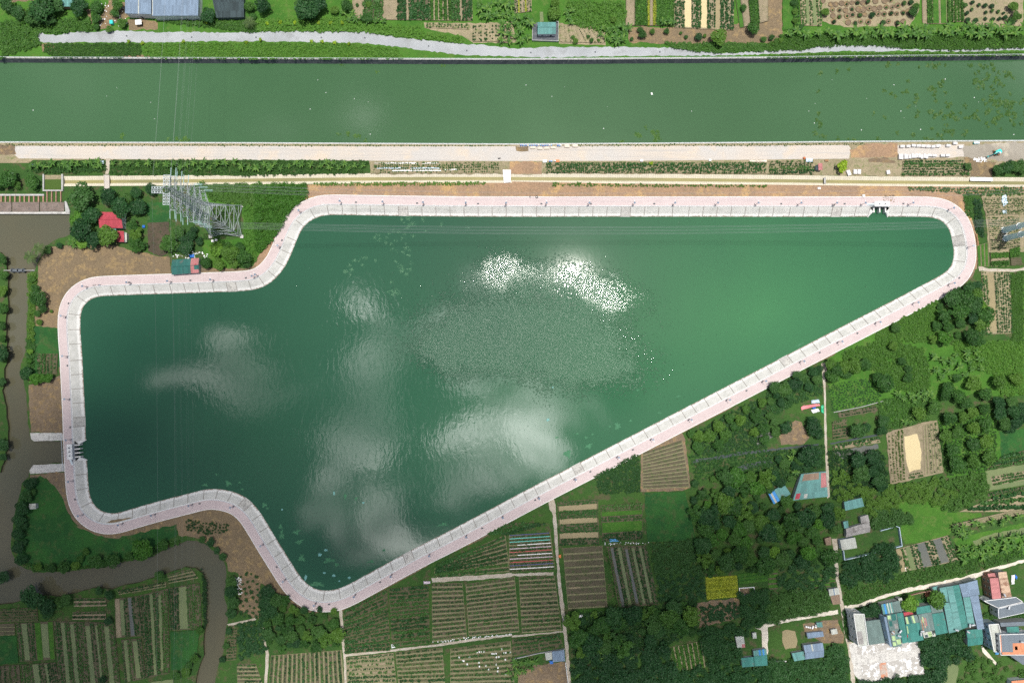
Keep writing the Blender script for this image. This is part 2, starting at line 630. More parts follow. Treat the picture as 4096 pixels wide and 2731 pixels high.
h1 = n.m('MULTIPLY', chop, n.m('ADD', 0.003, n.m('MULTIPLY', ruf, n.ramp(calm, 0.0, 1.0, 0.36, 0.125))))
h2 = n.m('MULTIPLY', swell, n.ramp(rip, 0.0, 1.0, 0.008, 0.034))
bp = n.n('ShaderNodeBump')
bp.inputs['Strength'].default_value = 1.0
bp.inputs['Distance'].default_value = 1.0
n.put(bp.inputs['Height'], n.m('ADD', h1, h2))
n.put(b.inputs['Normal'], bp.outputs[0])

# ---- hexagon-block slope lining (uv in metres: u along the bank, v down the slope)
M_panel, n, b = new_mat('block_lining')
uv = n.n('ShaderNodeUVMap').outputs[0]
u, v, _ = n.sep(uv)
pos = n.n('ShaderNodeNewGeometry').outputs['Position']
row = n.m('FLOOR', n.m('DIVIDE', v, 0.42))
uu = n.m('FRACT', n.m('ADD', n.m('DIVIDE', u, 0.48), n.m('MULTIPLY', n.m('FLOORED_MODULO', row, 2.0), 0.5)))
vv = n.m('FRACT', n.m('DIVIDE', v, 0.42))
dd = n.vm('LENGTH', n.comb(n.m('SUBTRACT', uu, 0.5), n.m('SUBTRACT', vv, 0.5)))
hole = n.ramp(dd, 0.36, 0.26)
edge = n.m('ADD', v, n.m('MULTIPLY', n.m('SUBTRACT', n.noise(pos, 1.3, 3.0, 0.6), 0.5), 2.0))
upper = n.ramp(edge, 4.15, 3.75)
dirtn = n.ramp(n.noise(pos, 0.16, 5.0, 0.65), 0.35, 0.65)
white = n.mix(n.noise(pos, 0.9, 5.0, 0.7), (0.60, 0.595, 0.57), (0.78, 0.77, 0.745))
blk = n.mix(n.noise(pos, 0.7, 5.0, 0.7), (0.52, 0.52, 0.495), (0.68, 0.67, 0.64))
blk = n.mix(n.m('MULTIPLY', hole, n.ramp(dirtn, 0.0, 1.0, 0.15, 0.55)), blk, (0.18, 0.20, 0.18))
blk = n.mix(n.m('MULTIPLY', dirtn, n.ramp(n.noise(pos, 0.6,6.0,0.75),0.45,0.7,0.0,0.55)), blk, (0.30,0.30,0.26))
col = n.mix(upper, white, blk)
stain = n.m('MULTIPLY', n.ramp(edge, 4.9, 5.6), n.ramp(n.noise(pos, 0.35, 5.0, 0.7), 0.38, 0.56))
col = n.mix(stain, col, (0.24, 0.16, 0.11))
col = n.mix(n.ramp(edge, 5.35, 5.75, 0.0, 0.7), col, (0.21, 0.20, 0.17))
n.put(b.inputs['Base Color'], col)
b.inputs['Roughness'].default_value = 0.85
b.inputs['Specular IOR Level'].default_value = 0.2
bp = n.n('ShaderNodeBump')
bp.inputs['Strength'].default_value = 0.6
bp.inputs['Distance'].default_value = 0.1
n.put(bp.inputs['Height'], n.m('MULTIPLY', n.m('MULTIPLY', hole, upper), -1.0))
n.put(b.inputs['Normal'], bp.outputs[0])

# ---- pink paving
M_paver, n, b = new_mat('pink_paving')
uv = n.n('ShaderNodeUVMap').outputs[0]
br = n.n('ShaderNodeTexBrick')
n.put(br.inputs['Vector'], uv)
br.offset = 0.5
n.put(br.inputs['Color1'], (0.49, 0.40, 0.40))
n.put(br.inputs['Color2'], (0.55, 0.465, 0.46))
n.put(br.inputs['Mortar'], (0.46, 0.40, 0.39))
br.inputs['Scale'].default_value = 1.0
br.inputs['Mortar Size'].default_value = 0.03
br.inputs['Brick Width'].default_value = 0.8
br.inputs['Row Height'].default_value = 0.4
pos = n.n('ShaderNodeNewGeometry').outputs['Position']
col = n.mix(n.ramp(n.noise(pos, 0.12, 5.0, 0.65), 0.4, 0.7, 0.0, 0.45), br.outputs[0], (0.60, 0.51, 0.50))
col = n.mix(n.ramp(n.noise(pos, 0.55, 6.0, 0.7), 0.62, 0.72, 0.0, 0.7), col, (0.40, 0.31, 0.31))
n.put(b.inputs['Base Color'], col)
b.inputs['Roughness'].default_value = 0.85
b.inputs['Specular IOR Level'].default_value = 0.2

# ------------------------------------------------------------------ lake outline (water's edge)
edge_px = (T(1,1,(60,1075),(150,1020),(210,960),(265,890),(310,800),(345,720),(370,650),(400,580),(440,510),(500,460),(580,420),(670,407),(780,408),(1000,412),(1300,416),(1700,422),(2100,424))
           + T(2, 1, (0, 425), (700, 424), (1500, 424))
           + T(3,1,(0,425),(600,425),(1100,424),(1400,424),(1520,432),(1590,457),(1640,500),(1672,560),(1692,640),(1705,730),(1705,800),(1690,860),(1650,915),(1595,953),(1480,1015),(1300,1110),(1000,1265),(700,1418),(450,1545))
           + T(2, 2, (2200, 290), (1800, 497), (1400, 703), (1000, 912), (600, 1118), (200, 1322))
           + T(1,3,(2090,0),(1900,100),(1700,205),(1500,302),(1200,465),(1000,575),(870,647),(780,690),(700,712),(620,715),(540,700),(470,655),(410,590),(350,500),(270,370),(180,230),(100,90))
           + T(0,2,(2351,1505),(2240,1412),(2130,1370),(2010,1348),(1890,1350),(1760,1385),(1500,1450),(1250,1520),(1090,1570),(1020,1577),(945,1562),(872,1510),(832,1440),(815,1340),(806,1200),(800,1085),(790,905),(785,700),(775,500),(765,300),(755,100))
           + T(0,1,(745,1568),(738,1430),(740,1330),(757,1262),(792,1210),(850,1172),(915,1153),(1100,1145),(1400,1135),(1700,1126),(2000,1115),(2200,1108),(2320,1098)))
WZ = -2.5


def chaikin(p, it=2):
    for _ in range(it):
        q_ = []
        for i in range(len(p)):
            a, b_ = p[i], p[(i + 1) % len(p)]
            q_ += [a.lerp(b_, 0.25), a.lerp(b_, 0.75)]
        p = q_
    return p


def resample(p, step, closed=True):
    n_ = len(p)
    seg = [(p[(i + 1) % n_] - p[i]).length for i in range(n_ if closed else n_ - 1)]
    tot = sum(seg)
    k = int(round(tot / step))
    out, acc, i = [], 0.0, 0
    for s in range(k if closed else k + 1):
        tgt = tot * s / k
        while i < len(seg) - 1 and acc + seg[i] < tgt:
            acc += seg[i]
            i += 1
        f = 0 if seg[i] < 1e-9 else (tgt - acc) / seg[i]
        out.append(p[i].lerp(p[(i + 1) % n_], min(1, max(0, f))))
    return out


raw = [P(x, y, WZ).xy for x, y in edge_px]
A2 = sum(raw[i].x * raw[(i + 1) % len(raw)].y - raw[(i + 1) % len(raw)].x * raw[i].y for i in range(len(raw)))
if A2 < 0:
    raw.reverse()
STEP = 1.36
E = resample(chaikin(raw, 3), STEP)
NE = len(E)
for _ in range(3):
    E = [(E[i - 1] + E[i] * 2 + E[(i + 1) % NE]) / 4 for i in range(NE)]
EN = []
for i in range(NE):
    t_ = (E[(i + 2) % NE] - E[i - 2]).normalized()
    EN.append(Vector((t_.y, -t_.x)))      # outward for a ccw loop
for _ in range(4):
    EN = [(EN[i - 1] + EN[i] * 2 + EN[(i + 1) % NE]).normalized() for i in range(NE)]


def ring(o):
    return [E[i] + EN[i] * o for i in range(NE)]


def near_idx(px, py):
    p = P(px, py, 0).xy
    return min(range(NE), key=lambda i: (E[i] + EN[i] * 6 - p).length)


def strip(name, o0, z0, o1, z1, mat, parent=None, i0=0, i1=None, v0=0.0):
    """band that follows the bank between two offsets"""
    closed = i1 is None
    idx = list(range(NE + 1)) if closed else list(range(i0, i1 + 1))
    vs, uvs, fs = [], [], []
    wdt = math.hypot(o1 - o0, z1 - z0)
    for k, i in enumerate(idx):
        j = i % NE
        a, c = E[j] + EN[j] * o0, E[j] + EN[j] * o1
        vs += [(a.x, a.y, z0), (c.x, c.y, z1)]
        uvs += [(i * STEP, v0), (i * STEP, v0 + wdt)]
    for k in range(len(idx) - 1):
        fs.append((2 * k, 2 * k + 1, 2 * k + 3, 2 * k + 2))
    if o1 > o0:       # ccw loop, outward to the right: keep faces up
        pass
    else:
        fs = [tuple(reversed(f)) for f in fs]
    fs = [tuple(reversed(f)) for f in fs]
    return obj(name, mesh(name, vs, fs, mat, uvs), parent)


def band_solid(name, o0, o1, z0, z1, mat, parent=None, i0=0, i1=None):
    """kerb / beam with a rectangular section that follows the bank"""
    closed = i1 is None
    idx = list(range(NE)) if closed else list(range(i0, i1 + 1))
    vs, fs = [], []
    for i in idx:
        j = i % NE
        a, c = E[j] + EN[j] * o0, E[j] + EN[j] * o1
        vs += [(a.x, a.y, z0), (a.x, a.y, z1), (c.x, c.y, z1), (c.x, c.y, z0)]
    m_ = len(idx)
    for k in range(m_ if closed else m_ - 1):
        p_, q_ = 4 * k, 4 * ((k + 1) % m_)
        for s in range(4):
            fs.append((p_ + s, p_ + (s + 1) % 4, q_ + (s + 1) % 4, q_ + s))
    if not closed:
        fs += [(0, 1, 2, 3), (4 * m_ - 1, 4 * m_ - 2, 4 * m_ - 3, 4 * m_ - 4)]
    me = mesh(name, vs, fs, mat)
    return obj(name, me, parent)


# ------------------------------------------------------------------ canal, ditch, creek outlines
canalN = [(-1500,228)] + T(0,0,(0,535),(1200,540),(2351,543)) + T(1,0,(1200,548),(2351,551)) + T(2,0,(600,548),(1400,542),(2351,536)) + T(3,0,(800,525),(1600,518),(2351,510)) + [(5600,200)]
canalS = [(-1500,566)] + T(0,0,(0,1306),(1200,1310),(2351,1314)) + T(1,0,(1200,1320),(2351,1325)) + T(2,0,(1200,1318),(2351,1309)) + T(3,0,(900,1300),(2351,1293)) + [(5600,555)]
cN = [P(x, y, 0).xy for x, y in canalN]
cS = [P(x, y, 0).xy for x, y in canalS]
canal_poly = cN + cS[::-1]

ditch_c = T(0,1,(575,101),(1500,95),(2351,86)) + T(1,1,(700,77),(1600,71)) + T(2,1,(0,72),(1200,78),(2351,90)) + T(3,1,(1000,103),(2351,112)) + [(5600,738)]
DC = resample([P(x, y, 0).xy for x, y in ditch_c], 3.0, False)
DN = []
for i in range(len(DC)):
    t_ = (DC[min(i + 1, len(DC) - 1)] - DC[max(i - 1, 0)]).normalized()
    DN.append(Vector((-t_.y, t_.x)))     # towards the north
ditch_poly = [DC[i] + DN[i] * 2.9 for i in range(len(DC))] + [DC[i] - DN[i] * 2.4 for i in range(len(DC) - 1,-1,-1)]

creek_px = ([(-700,860)] + T(0,1,(0,392),(640,388),(650,560),(640,590),(540,620),(440,680),(380,760),(345,840),(322,920),(300,960),(270,1010),(262,1150),(250,1350),(243,1540))
            + T(0,2,(235,90),(185,250),(215,360),(240,480),(245,650),(268,850),(285,900),(310,915),(585,906),(590,1118),(310,1130),(270,1175),(262,1240),(200,1300),(180,1400),(150,1500))
            + T(0,3,(130,50),(110,200),(95,330),(160,460),(240,520),(350,550),(600,550),(850,512),(1150,447),(1400,402),(1500,345),(1640,290),(1720,258),(1810,258),(1900,300),(1990,370),(2055,450),(2080,550),(2080,640),(2060,780),(2085,860),(2090,1000),(2070,1120),(2055,1250),(2010,1400),(1975,1568),(1950,1800))
            + T(0,3,(1750,1800),(1795,1540),(1815,1450),(1875,1310),(1870,1130),(1880,1000),(1890,850),(1888,700),(1865,570),(1800,510),(1700,500),(1550,555),(1400,605),(1200,655),(1030,705),(850,695),(660,745),(560,775),(400,760),(200,805),(100,835),(0,845)) + [(-700,2430)]
            + [(-700,1900)] + T(0,2,(0,1200),(40,1100),(55,1000),(75,900),(60,650),(20,450),(35,420),(40,250),(68,150),(65,0))
            + T(0, 1, (55, 1540), (50, 1400), (75, 1200), (75, 1000), (60, 810), (0, 745)) + [(-700, 1000)])
creek_poly = [P(x, y, 0).xy for x, y in creek_px]
creek_poly = rough_edge(creek_poly, 0.5, 3.0)
# natural banks: clear away vertices that would cross
lake_hole = resample(ring(11.0), 2.5)

# ------------------------------------------------------------------ ground sheet with those cut out
BIG = 3500.0
pts2, edges2 = [Vector((-BIG, -BIG)), Vector((BIG, -BIG)), Vector((BIG, BIG)), Vector((-BIG, BIG))],[(0,1),(1,2),(2,3),(3,0)]
for poly in (lake_hole, canal_poly, ditch_poly, creek_poly):
    b0 = len(pts2)
    pts2 += [Vector(p) for p in poly]
    edges2 += [(b0 + i, b0 + (i + 1) % len(poly)) for i in range(len(poly))]
res = delaunay_2d_cdt(pts2, edges2, [], 0, 1e-4)
gv, gf = res[0], res[2]
cen = np.array([[(gv[f[0]].x + gv[f[1]].x + gv[f[2]].x) / 3,(gv[f[0]].y + gv[f[1]].y + gv[f[2]].y) / 3] for f in gf])
cut = np.zeros(len(gf), bool)
for poly in (lake_hole, canal_poly, ditch_poly, creek_poly):
    cut |= in_poly(poly, cen[:, 0], cen[:, 1])
gfaces = []
for f, c in zip(gf, cut):
    if c:
        continue
    a, b_, c_ = (gv[k] for k in f)
    cr = (b_.x - a.x) * (c_.y - a.y) - (b_.y - a.y) * (c_.x - a.x)
    gfaces.append(tuple(f) if cr > 0 else tuple(reversed(f)))
gr = obj('ground', mesh('ground', [(p.x, p.y, 0.0) for p in gv], gfaces, M_ground))
tag(gr, 'weedy green and brown ground around the lake and canal', 'ground', kind='structure')


def skirt(name, poly, z0, z1, mat, parent=None):
    n_ = len(poly)
    vs = [(p[0], p[1], z1) for p in poly] + [(p[0], p[1], z0) for p in poly]
    return obj(name, mesh(name, vs, [(i, (i + 1) % n_, n_ + (i + 1) % n_, n_ + i) for i in range(n_)], mat), parent)


bk = skirt('creek_bank', creek_poly, -2.4, 0.004, M_bank)
tag(bk, 'low earth bank along the muddy creek', 'bank', kind='structure')
tag(sheet('creek_water', creek_poly, W_creek, -1.3, world=True), 'muddy brown creek winding down the left side', 'creek')

# ------------------------------------------------------------------ lake
lw = sheet('lake_water', ring(5.45), W_lake, WZ, world=True)
tag(lw, 'deep green lake water with cloud reflections and sun glitter', 'lake')

stairs_px = [T1(1,1,1360,370), T1(2,1,1040,375), T1(3,1,645,380), T1(3,1,1755,650), T1(3,2,165,170), T1(2,2,605,1150), T1(1,3,1390,415), T1(0,2,2260,1490), T1(0,2,725,740), T1(0,1,2115,1070)]
stairs_i = sorted(near_idx(*p) for p in stairs_px)
sluN0, sluN1 = sorted((near_idx(*T1(3, 1, 945, 380)), near_idx(*T1(3, 1, 1112, 380))))
sluW0, sluW1 = sorted((near_idx(*T1(0, 2, 760, 915)), near_idx(*T1(0, 2, 770, 1085))))

emb = empty('lake_embankment')
tag(emb, 'pale concrete block lining sloping into the green lake all the way round', 'embankment', kind='structure')
skirt('retaining_wall', ring(5.4)[::-1], WZ - 1.0, 0.4, M_conc, emb)

blocked = np.zeros(NE, int)          # 1 stairs, 2 sluice
SW2 = 2                              # half width of a stair flight in samples
for s in stairs_i:
    for k in range(-SW2, SW2):
        blocked[(s + k) % NE] = 1
for a, b_ in ((sluN0, sluN1), (sluW0, sluW1)):
    for k in range(a, b_):
        blocked[k % NE] = 2
start = next(i for i in range(NE) if blocked[i] == 2)
i = start
PAN = 6
joints = set()
while i < start + NE:
    bcur = blocked[i % NE]
    j = i
    while j < start + NE and blocked[j % NE] == bcur:
        j += 1
    run = j - i
    if bcur == 0:
        m_ = max(1, round(run / PAN))
        cuts = [i + round(run * k / m_) for k in range(m_ + 1)]
        for a, b_ in zip(cuts[:-1], cuts[1:]):
            vs, uvs, fs = [], [], []
            off = random.uniform(-0.01, 0.01)
            prof = [(5.25, 0.34), (1.75, -1.55), (0.0, -2.56), (0.02, -2.95)]
            vd = [0.0, 3.88, 5.83, 6.2]
            for k in range(a, b_ + 1):
                for (o_, z_), v_ in zip(prof, vd):
                    q_ = E[k % NE] + EN[k % NE] * o_
                    vs.append((q_.x, q_.y, z_ + off))
                    uvs.append((k * STEP, v_))
            for k in range(b_ - a):
                for s in range(3):
                    fs.append((4 * k + s, 4 * k + s + 1, 4 * k + s + 5, 4 * k + s + 4))
            obj('panel', mesh('panel', vs, fs, M_panel, uvs), emb)
            joints.add(a % NE)
            joints.add(b_ % NE)
    elif bcur == 1:
        st = MB()
        nst = 14
        for k in range(nst):
            o0, o1 = 5.3 * (1 - k / nst), 5.3 * (1 - (k + 1) / nst)
            zt = 0.3 - 2.85 * (k + 0.3) / nst
            for q in range(i, j):
                a0, a1 = E[q % NE] + EN[q % NE] * o0, E[(q + 1) % NE] + EN[(q + 1) % NE] * o0
                c0, c1 = E[q % NE] + EN[q % NE] * o1, E[(q + 1) % NE] + EN[(q + 1) % NE] * o1
                st.add([(a0.x, a0.y, zt),(a1.x, a1.y, zt),(c1.x, c1.y, zt),(c0.x, c0.y, zt),(c1.x, c1.y, zt - 0.19),(c0.x, c0.y, zt - 0.19)],
                       [(3, 2, 1, 0), (5, 4, 2, 3)])
        st.obj('stair_flight', M_conc, emb)
        joints.add(i % NE)
        joints.add(j % NE)
    i = j
for k in joints:     # raised ribs between the panels
    a, c = E[k] + EN[k] * 5.25, E[k] - EN[k] * 0.05
    t_ = Vector((-EN[k].y, EN[k].x)) * 0.19
    vs = [(a.x - t_.x, a.y - t_.y, 0.44),(a.x + t_.x, a.y + t_.y, 0.44),(c.x + t_.x, c.y + t_.y, -2.48),(c.x - t_.x, c.y - t_.y, -2.48)]
    vs += [(x, y, z - 0.4) for x, y, z in vs]
    obj('rib', mesh('rib', vs, [(0,1,2,3),(1,0,4,5),(2,1,5,6),(3,2,6,7),(0,3,7,4)], M_rib), emb)

prom = strip('promenade', 5.85, 0.42, 10.95, 0.42, M_paver)
tag(prom, 'pink paved promenade ring between the lake slope and the land', 'promenade', kind='structure')
band_solid('kerb', 5.25, 5.87, -0.5, 0.53, M_whiteconc, prom)
band_solid('kerb', 10.9, 11.25, -0.3, 0.50, M_whiteconc, prom)

# soil verge outside the promenade, ragged
vg = resample(ring(13.2), 3.0)
vg_in = resample(ring(11.0), 3.0)
o_out = [E[i] + EN[i] * (12.4 + 1.6 * math.sin(i * 0.13) * math.sin(i * 0.041 + 1) + random.uniform(-0.5,0.5)) for i in range(0, NE, 2)]
o_in = [E[i] + EN[i] * 11.05 for i in range(0, NE, 2)]
m_ = len(o_out)
vs = [(p.x, p.y, 0.012) for p in o_in] + [(p.x, p.y, 0.012) for p in o_out]
fs = [((k + 1) % m_, k, m_ + k, m_ + (k + 1) % m_) for k in range(m_)]
vo = obj('soil_verge', mesh('soil_verge', vs, fs, M_clod))
tag(vo, 'strip of bare soil along the outer kerb of the promenade', 'verge', kind='structure')

# ------------------------------------------------------------------ canal
tag(sheet('canal_water', [Vector((p.x, p.y + 0.5)) for p in cN] + [Vector((p.x, p.y - 0.3)) for p in cS[::-1]], W_canal, -3.5, world=True), 'wide murky green canal across the top of the scene', 'canal')
cw = empty('canal_wall')
tag(cw, 'dark stained retaining wall on the far side of the canal', 'wall', kind='structure')
cNr = resample(cN, 9.0, False)
for k in range(len(cNr) - 1):
    a, c = cNr[k], cNr[k + 1]
    if max(abs(a.x), abs(c.x)) > 330:
        wmat = M_darkwall
    e_ = 0.05
    a2, c2 = a.lerp(c, e_ / 9), a.lerp(c, 1 - e_ / 9)
    j_ = random.uniform(-0.06, 0.06)
    vs = [(a2.x, a2.y, -0.05),(c2.x, c2.y, -0.05),(c2.x, c2.y - 1.25 + j_, -3.9),(a2.x, a2.y - 1.25 + j_, -3.9),(a2.x, a2.y + .3,-0.05),(c2.x, c2.y + .3,-0.05),(c2.x, c2.y + .3,-3.9),(a2.x, a2.y + .3,-3.9)]
    obj('panel', mesh('panel', vs, [(3, 2, 1, 0), (0, 1, 5, 4), (1, 2, 6, 5), (3, 0, 4, 7)], M_darkwall), cw)


def coping(pl_, name, o0, o1, z0, z1, mat, parent):
    mb = MB()
    for k in range(len(pl_) - 1):
        a, c = pl_[k], pl_[k + 1]
        mb.add([(a.x, a.y + o0, z0),(c.x, c.y + o0, z0),(c.x, c.y + o1, z0),(a.x, a.y + o1, z0),(a.x, a.y + o0, z1),(c.x, c.y + o0, z1),(c.x, c.y + o1, z1),(a.x, a.y + o1, z1)],
               [(0, 1, 5, 4), (4, 5, 6, 7), (2, 3, 7, 6)])
    return mb.obj(name, mat, parent)


coping(cNr, 'coping', -0.1, 0.75, -0.3, 0.12, M_conc, cw)
cw2 = empty('canal_wall')
tag(cw2, 'pale concrete canal edge beside the wide sandy road', 'wall', kind='structure')
cSr = resample(cS, 9.0, False)
coping(cSr, 'coping', -0.35, 0.3, -3.9, 0.10, M_whiteconc, cw2)

M_rail = paint_mat('pale_blue_rail', (0.62, 0.70, 0.74), 0.1, 0.5)


def railing(line, name, label, z0=0.1, h=1.05, post=3.0, mat=M_rail, closed=False, r=0.07):
    root = empty(name)
    tag(root, label, 'railing')
    pl_ = resample(line, post, closed)
    m_ = len(pl_)
    for zz, nm in ((h, 'top_rail'), (h * 0.55, 'middle_rail')):
        mb = MB()
        for k in range(m_ if closed else m_ - 1):
            a, c = pl_[k], pl_[(k + 1) % m_]
            mb.bar((a.x, a.y, z0 + zz), (c.x, c.y, z0 + zz), r if nm == 'top_rail' else r * 0.7)
        mb.obj(nm, mat, root)
    mb = MB()
    for p in pl_:
        mb.box((p.x, p.y, z0 + h / 2), (0.12, 0.12, h))
    tag(mb.obj('posts', mat, root), kind='stuff')
    return root


railing(ring(5.55), 'lake_railing', 'white railing between the pink promenade and the lake slope', 0.52,1.0,2.2, closed=True)
railing([p + Vector((0,0.3)) for p in cN if abs(p.x) < 420], 'canal_railing', 'pale blue railing on top of the dark far canal wall', 0.12,1.0,3.0)
railing([p - Vector((0,0.05)) for p in cS if abs(p.x) < 420], 'canal_railing', 'pale blue railing between the canal and the sandy road', 0.1,1.0,3.0)

# ------------------------------------------------------------------ lined ditch
dt = empty('ditch')
tag(dt, 'narrow concrete lined ditch with olive water between road and lake', 'ditch', kind='structure')
M_lining, n, b = new_mat('ditch_lining')
uv = n.n('ShaderNodeUVMap').outputs[0]
br = n.n('ShaderNodeTexBrick')
n.put(br.inputs['Vector'], uv)
br.offset = 0.0
n.put(br.inputs['Color1'], (0.60, 0.55, 0.43))
n.put(br.inputs['Color2'], (0.54, 0.50, 0.40))
n.put(br.inputs['Mortar'], (0.26, 0.24, 0.18))
br.inputs['Scale'].default_value = 1.0
br.inputs['Mortar Size'].default_value = 0.05
br.inputs['Brick Width'].default_value = 1.3
br.inputs['Row Height'].default_value = 2.4
pos = n.n('ShaderNodeNewGeometry').outputs['Position']
n.put(b.inputs['Base Color'], n.mix(n.ramp(n.noise(pos, 0.25,6.0,0.7),0.5,0.7,0.0,0.6), br.outputs[0],(0.66,0.60,0.50)))
b.inputs['Roughness'].default_value = 0.9
for nm, prof in (('north_lining', [(3.2,0.06),(2.8,0.06),(0.7,-0.95)]),('south_lining', [(-0.65,-0.95),(-1.75,0.02),(-2.7,0.06)])):
    vs, uvs, fs = [], [], []
    for k in range(len(DC)):
        for s, (o_, z_) in enumerate(prof):
            q_ = DC[k] + DN[k] * o_
            vs.append((q_.x, q_.y, z_))
            uvs.append((k * 3.0, s * 1.2))
    for k in range(len(DC) - 1):
        for s in range(2):
            fs.append((3 * k + s, 3 * k + s + 1, 3 * k + s + 4, 3 * k + s + 3))
    obj('lining', mesh('lining', vs, fs, M_lining, uvs), dt)
dwp = [DC[i] + DN[i] * 1.1 for i in range(len(DC))] + [DC[i] - DN[i] * 1.1 for i in range(len(DC) - 1,-1,-1)]
W_ditch = water_mat('ditch_water', (0.30, 0.27, 0.12), (0.22, 0.21, 0.10), 0.08, 0.5, 0.004, 1.5, 0.02)
sheet('water', dwp, W_ditch, -0.78, world=True, parent=dt, kind=None)
# ================================================================== roads, paths and patches of ground
def patch(name, pts, mat, label, rough=0.5, cat=None, step=2.0):
    return tag(sheet(name, pts, mat, rough=rough, step=step), label, cat)


PROM_OUT = [((p.x), (p.y)) for p in resample(ring(11.1), 4.0)]

# --- north side
patch('grass', T(0,0,(-200,-120),(2351,-120)) + T(1,0,(2351,-120)) + T(2,0,(2351,-120)) + T(3,0,(2500,-120),(2500,500)) + T(3,0,(800,520)) + T(2,0,(1400,536),(0,545)) + T(1,0,(0,540)) + T(0,0,(-200,532)), M_grass, 'lush weedy grass between the canal and the northern gardens', 0, 'grass')
road_n = (T(0,0,(360,300),(460,320),(540,325),(640,300),(740,293),(900,295),(950,285),(1150,285),(1300,290),(1480,300),(1650,295),(1900,300))
          + T(1,0,(0,297),(200,293),(500,290),(970,293),(1150,325),(1350,350),(1560,370),(1800,395),(1930,412),(2050,410))
          + T(2,0,(0,447),(200,445),(330,432),(500,435),(800,437),(1000,432),(1100,437),(1500,440),(1650,462),(1800,480),(2000,490))
          + T(3,0,(0,465),(200,458),(290,466),(420,435),(600,415),(900,415),(1150,425),(1175,437),(1300,455),(1700,460),(2000,445),(2500,438))
          + T(3,0,(2500,460),(2000,470),(1600,477),(1200,462),(1050,480),(700,468),(400,485),(300,490),(0,500))
          + T(2, 0, (1900, 510), (1400, 515), (1000, 515), (600, 525), (200, 530), (0, 520))
          + T(1, 0, (1900, 508), (1500, 460), (1300, 430), (1000, 400), (600, 390), (200, 385))
          + T(0, 0, (2351, 378), (1700, 385), (1200, 390), (800, 390), (500, 395), (400, 395), (330, 375)))
patch('road', road_n, M_grey, 'narrow grey concrete road north of the canal, grass creeping over it', 0.45, 'road', 1.5)
for pts in ([(1000,0),(1180,20),(1200,150),(1010,250),(920,270),(900,190),(960,90)],[(1170,180),(1320,170),(1450,210),(1450,270),(1180,275)],
            [(380,410),(520,405),(530,470),(390,475)],[(790,90),(840,80),(845,270),(815,270)],[(1130,505),(1380,505),(1370,530),(1130,535)],[(100,-50),(330,-50),(300,10),(100,20)]):
    patch('bare_soil', T(0, 0, *pts), M_soil, 'bare soil among weeds beside the northern road', 0.7)
for pts in ([(1540, 205), (1990, 215), (2351, 205), (2400, 390), (2000, 400), (1890, 330), (1550, 260)],):
    patch('sandy_garden', T(1, 0, *pts), M_sand, 'sandy garden soil planted with rows of young bushes', 0.4)
patch('sandy_garden', T(2,0,(430,215),(720,250),(860,300),(860,420),(430,400)), M_sand, 'sandy garden soil to the right of the teal roofed house', 0.6)
patch('sandy_garden', T(2,0,(1060,250),(1480,255),(1900,230),(2351,200),(2351,400),(1900,420),(1400,400),(1080,390)), M_soil, 'sparse soil at the foot of the long garden strips', 0.8)
patch('sandy_garden', T(3,0,(490,-60),(1400,-60),(1380,120),(1300,240),(700,250),(500,200)), M_sand, 'sandy orchard soil with ringed tree pits', 0.5)
patch('sandy_garden', T(3,0,(1800,-60),(2351,-60),(2340,240),(2100,250),(1800,215)), M_sand, 'sandy orchard soil in the upper right corner', 0.5)
patch('sandy_garden', T(3,0,(-10,-60),(130,-60),(130,330),(90,400),(-10,400)), M_soil, 'bare strip beside a tall green bed', 0.4)

# --- between canal and lake
patch('verge', T(0,0,(-300,1312),(2351,1318)) + T(1,0,(2351,1330)) + T(2,0,(2351,1316)) + T(3,0,(2500,1298),(2500,1520)) + T(2,0,(2351,1490)) + T(1,0,(2351,1500)) + T(0,0,(2351,1485),(-300,1500)), M_sand, 'pale sandy verges of the wide canal road', 0)
patch('road', T(0,0,(120,1341),(1200,1341),(2351,1341)) + T(1,0,(1200,1345),(2351,1344)) + T(2,0,(1200,1340),(2351,1340)) + T(3,0,(0,1337),(740,1333),(760,1365),(745,1458),(0,1466)) + T(2,0,(1200,1477),(0,1480)) + T(1,0,(1200,1478),(0,1472)) + T(0,0,(1200,1462),(170,1456),(110,1400)), M_pale, 'wide pale concrete road along the canal', 0.05, 'road')
patch('bare_soil', T(0,0,(-200,1320),(140,1335),(150,1420),(60,1425),(-200,1410)), M_clod, 'rubble and soil at the left end of the canal road', 0.6)
patch('bare_soil', T(3,0,(745,1375),(900,1320),(1190,1315),(1185,1440),(760,1450)), M_redsoil, 'brown earth spread across the end of the pale road', 0.7)
patch('bare_soil', T(3,0,(920,1460),(1100,1445),(1180,1500),(1000,1525),(930,1500)), M_clod, 'dark heap of earth beside the concrete blocks', 0.7)
patch('yard', T(3,0,(1190,1335),(1800,1325),(1850,1440),(1200,1460)), M_pale, 'pale yard where concrete blocks are laid out', 0.4)
patch('gravel_yard', T(3,0,(1790,1340),(2100,1312),(2500,1300),(2500,1470),(2150,1480),(1800,1440)), M_gravel, 'wet grey gravel around the excavator', 0.6)
patch('bare_soil', T(2,0,(30,1345),(150,1345),(150,1388),(40,1388)), M_soil, 'small patch of brown earth on the pale road', 0.4)

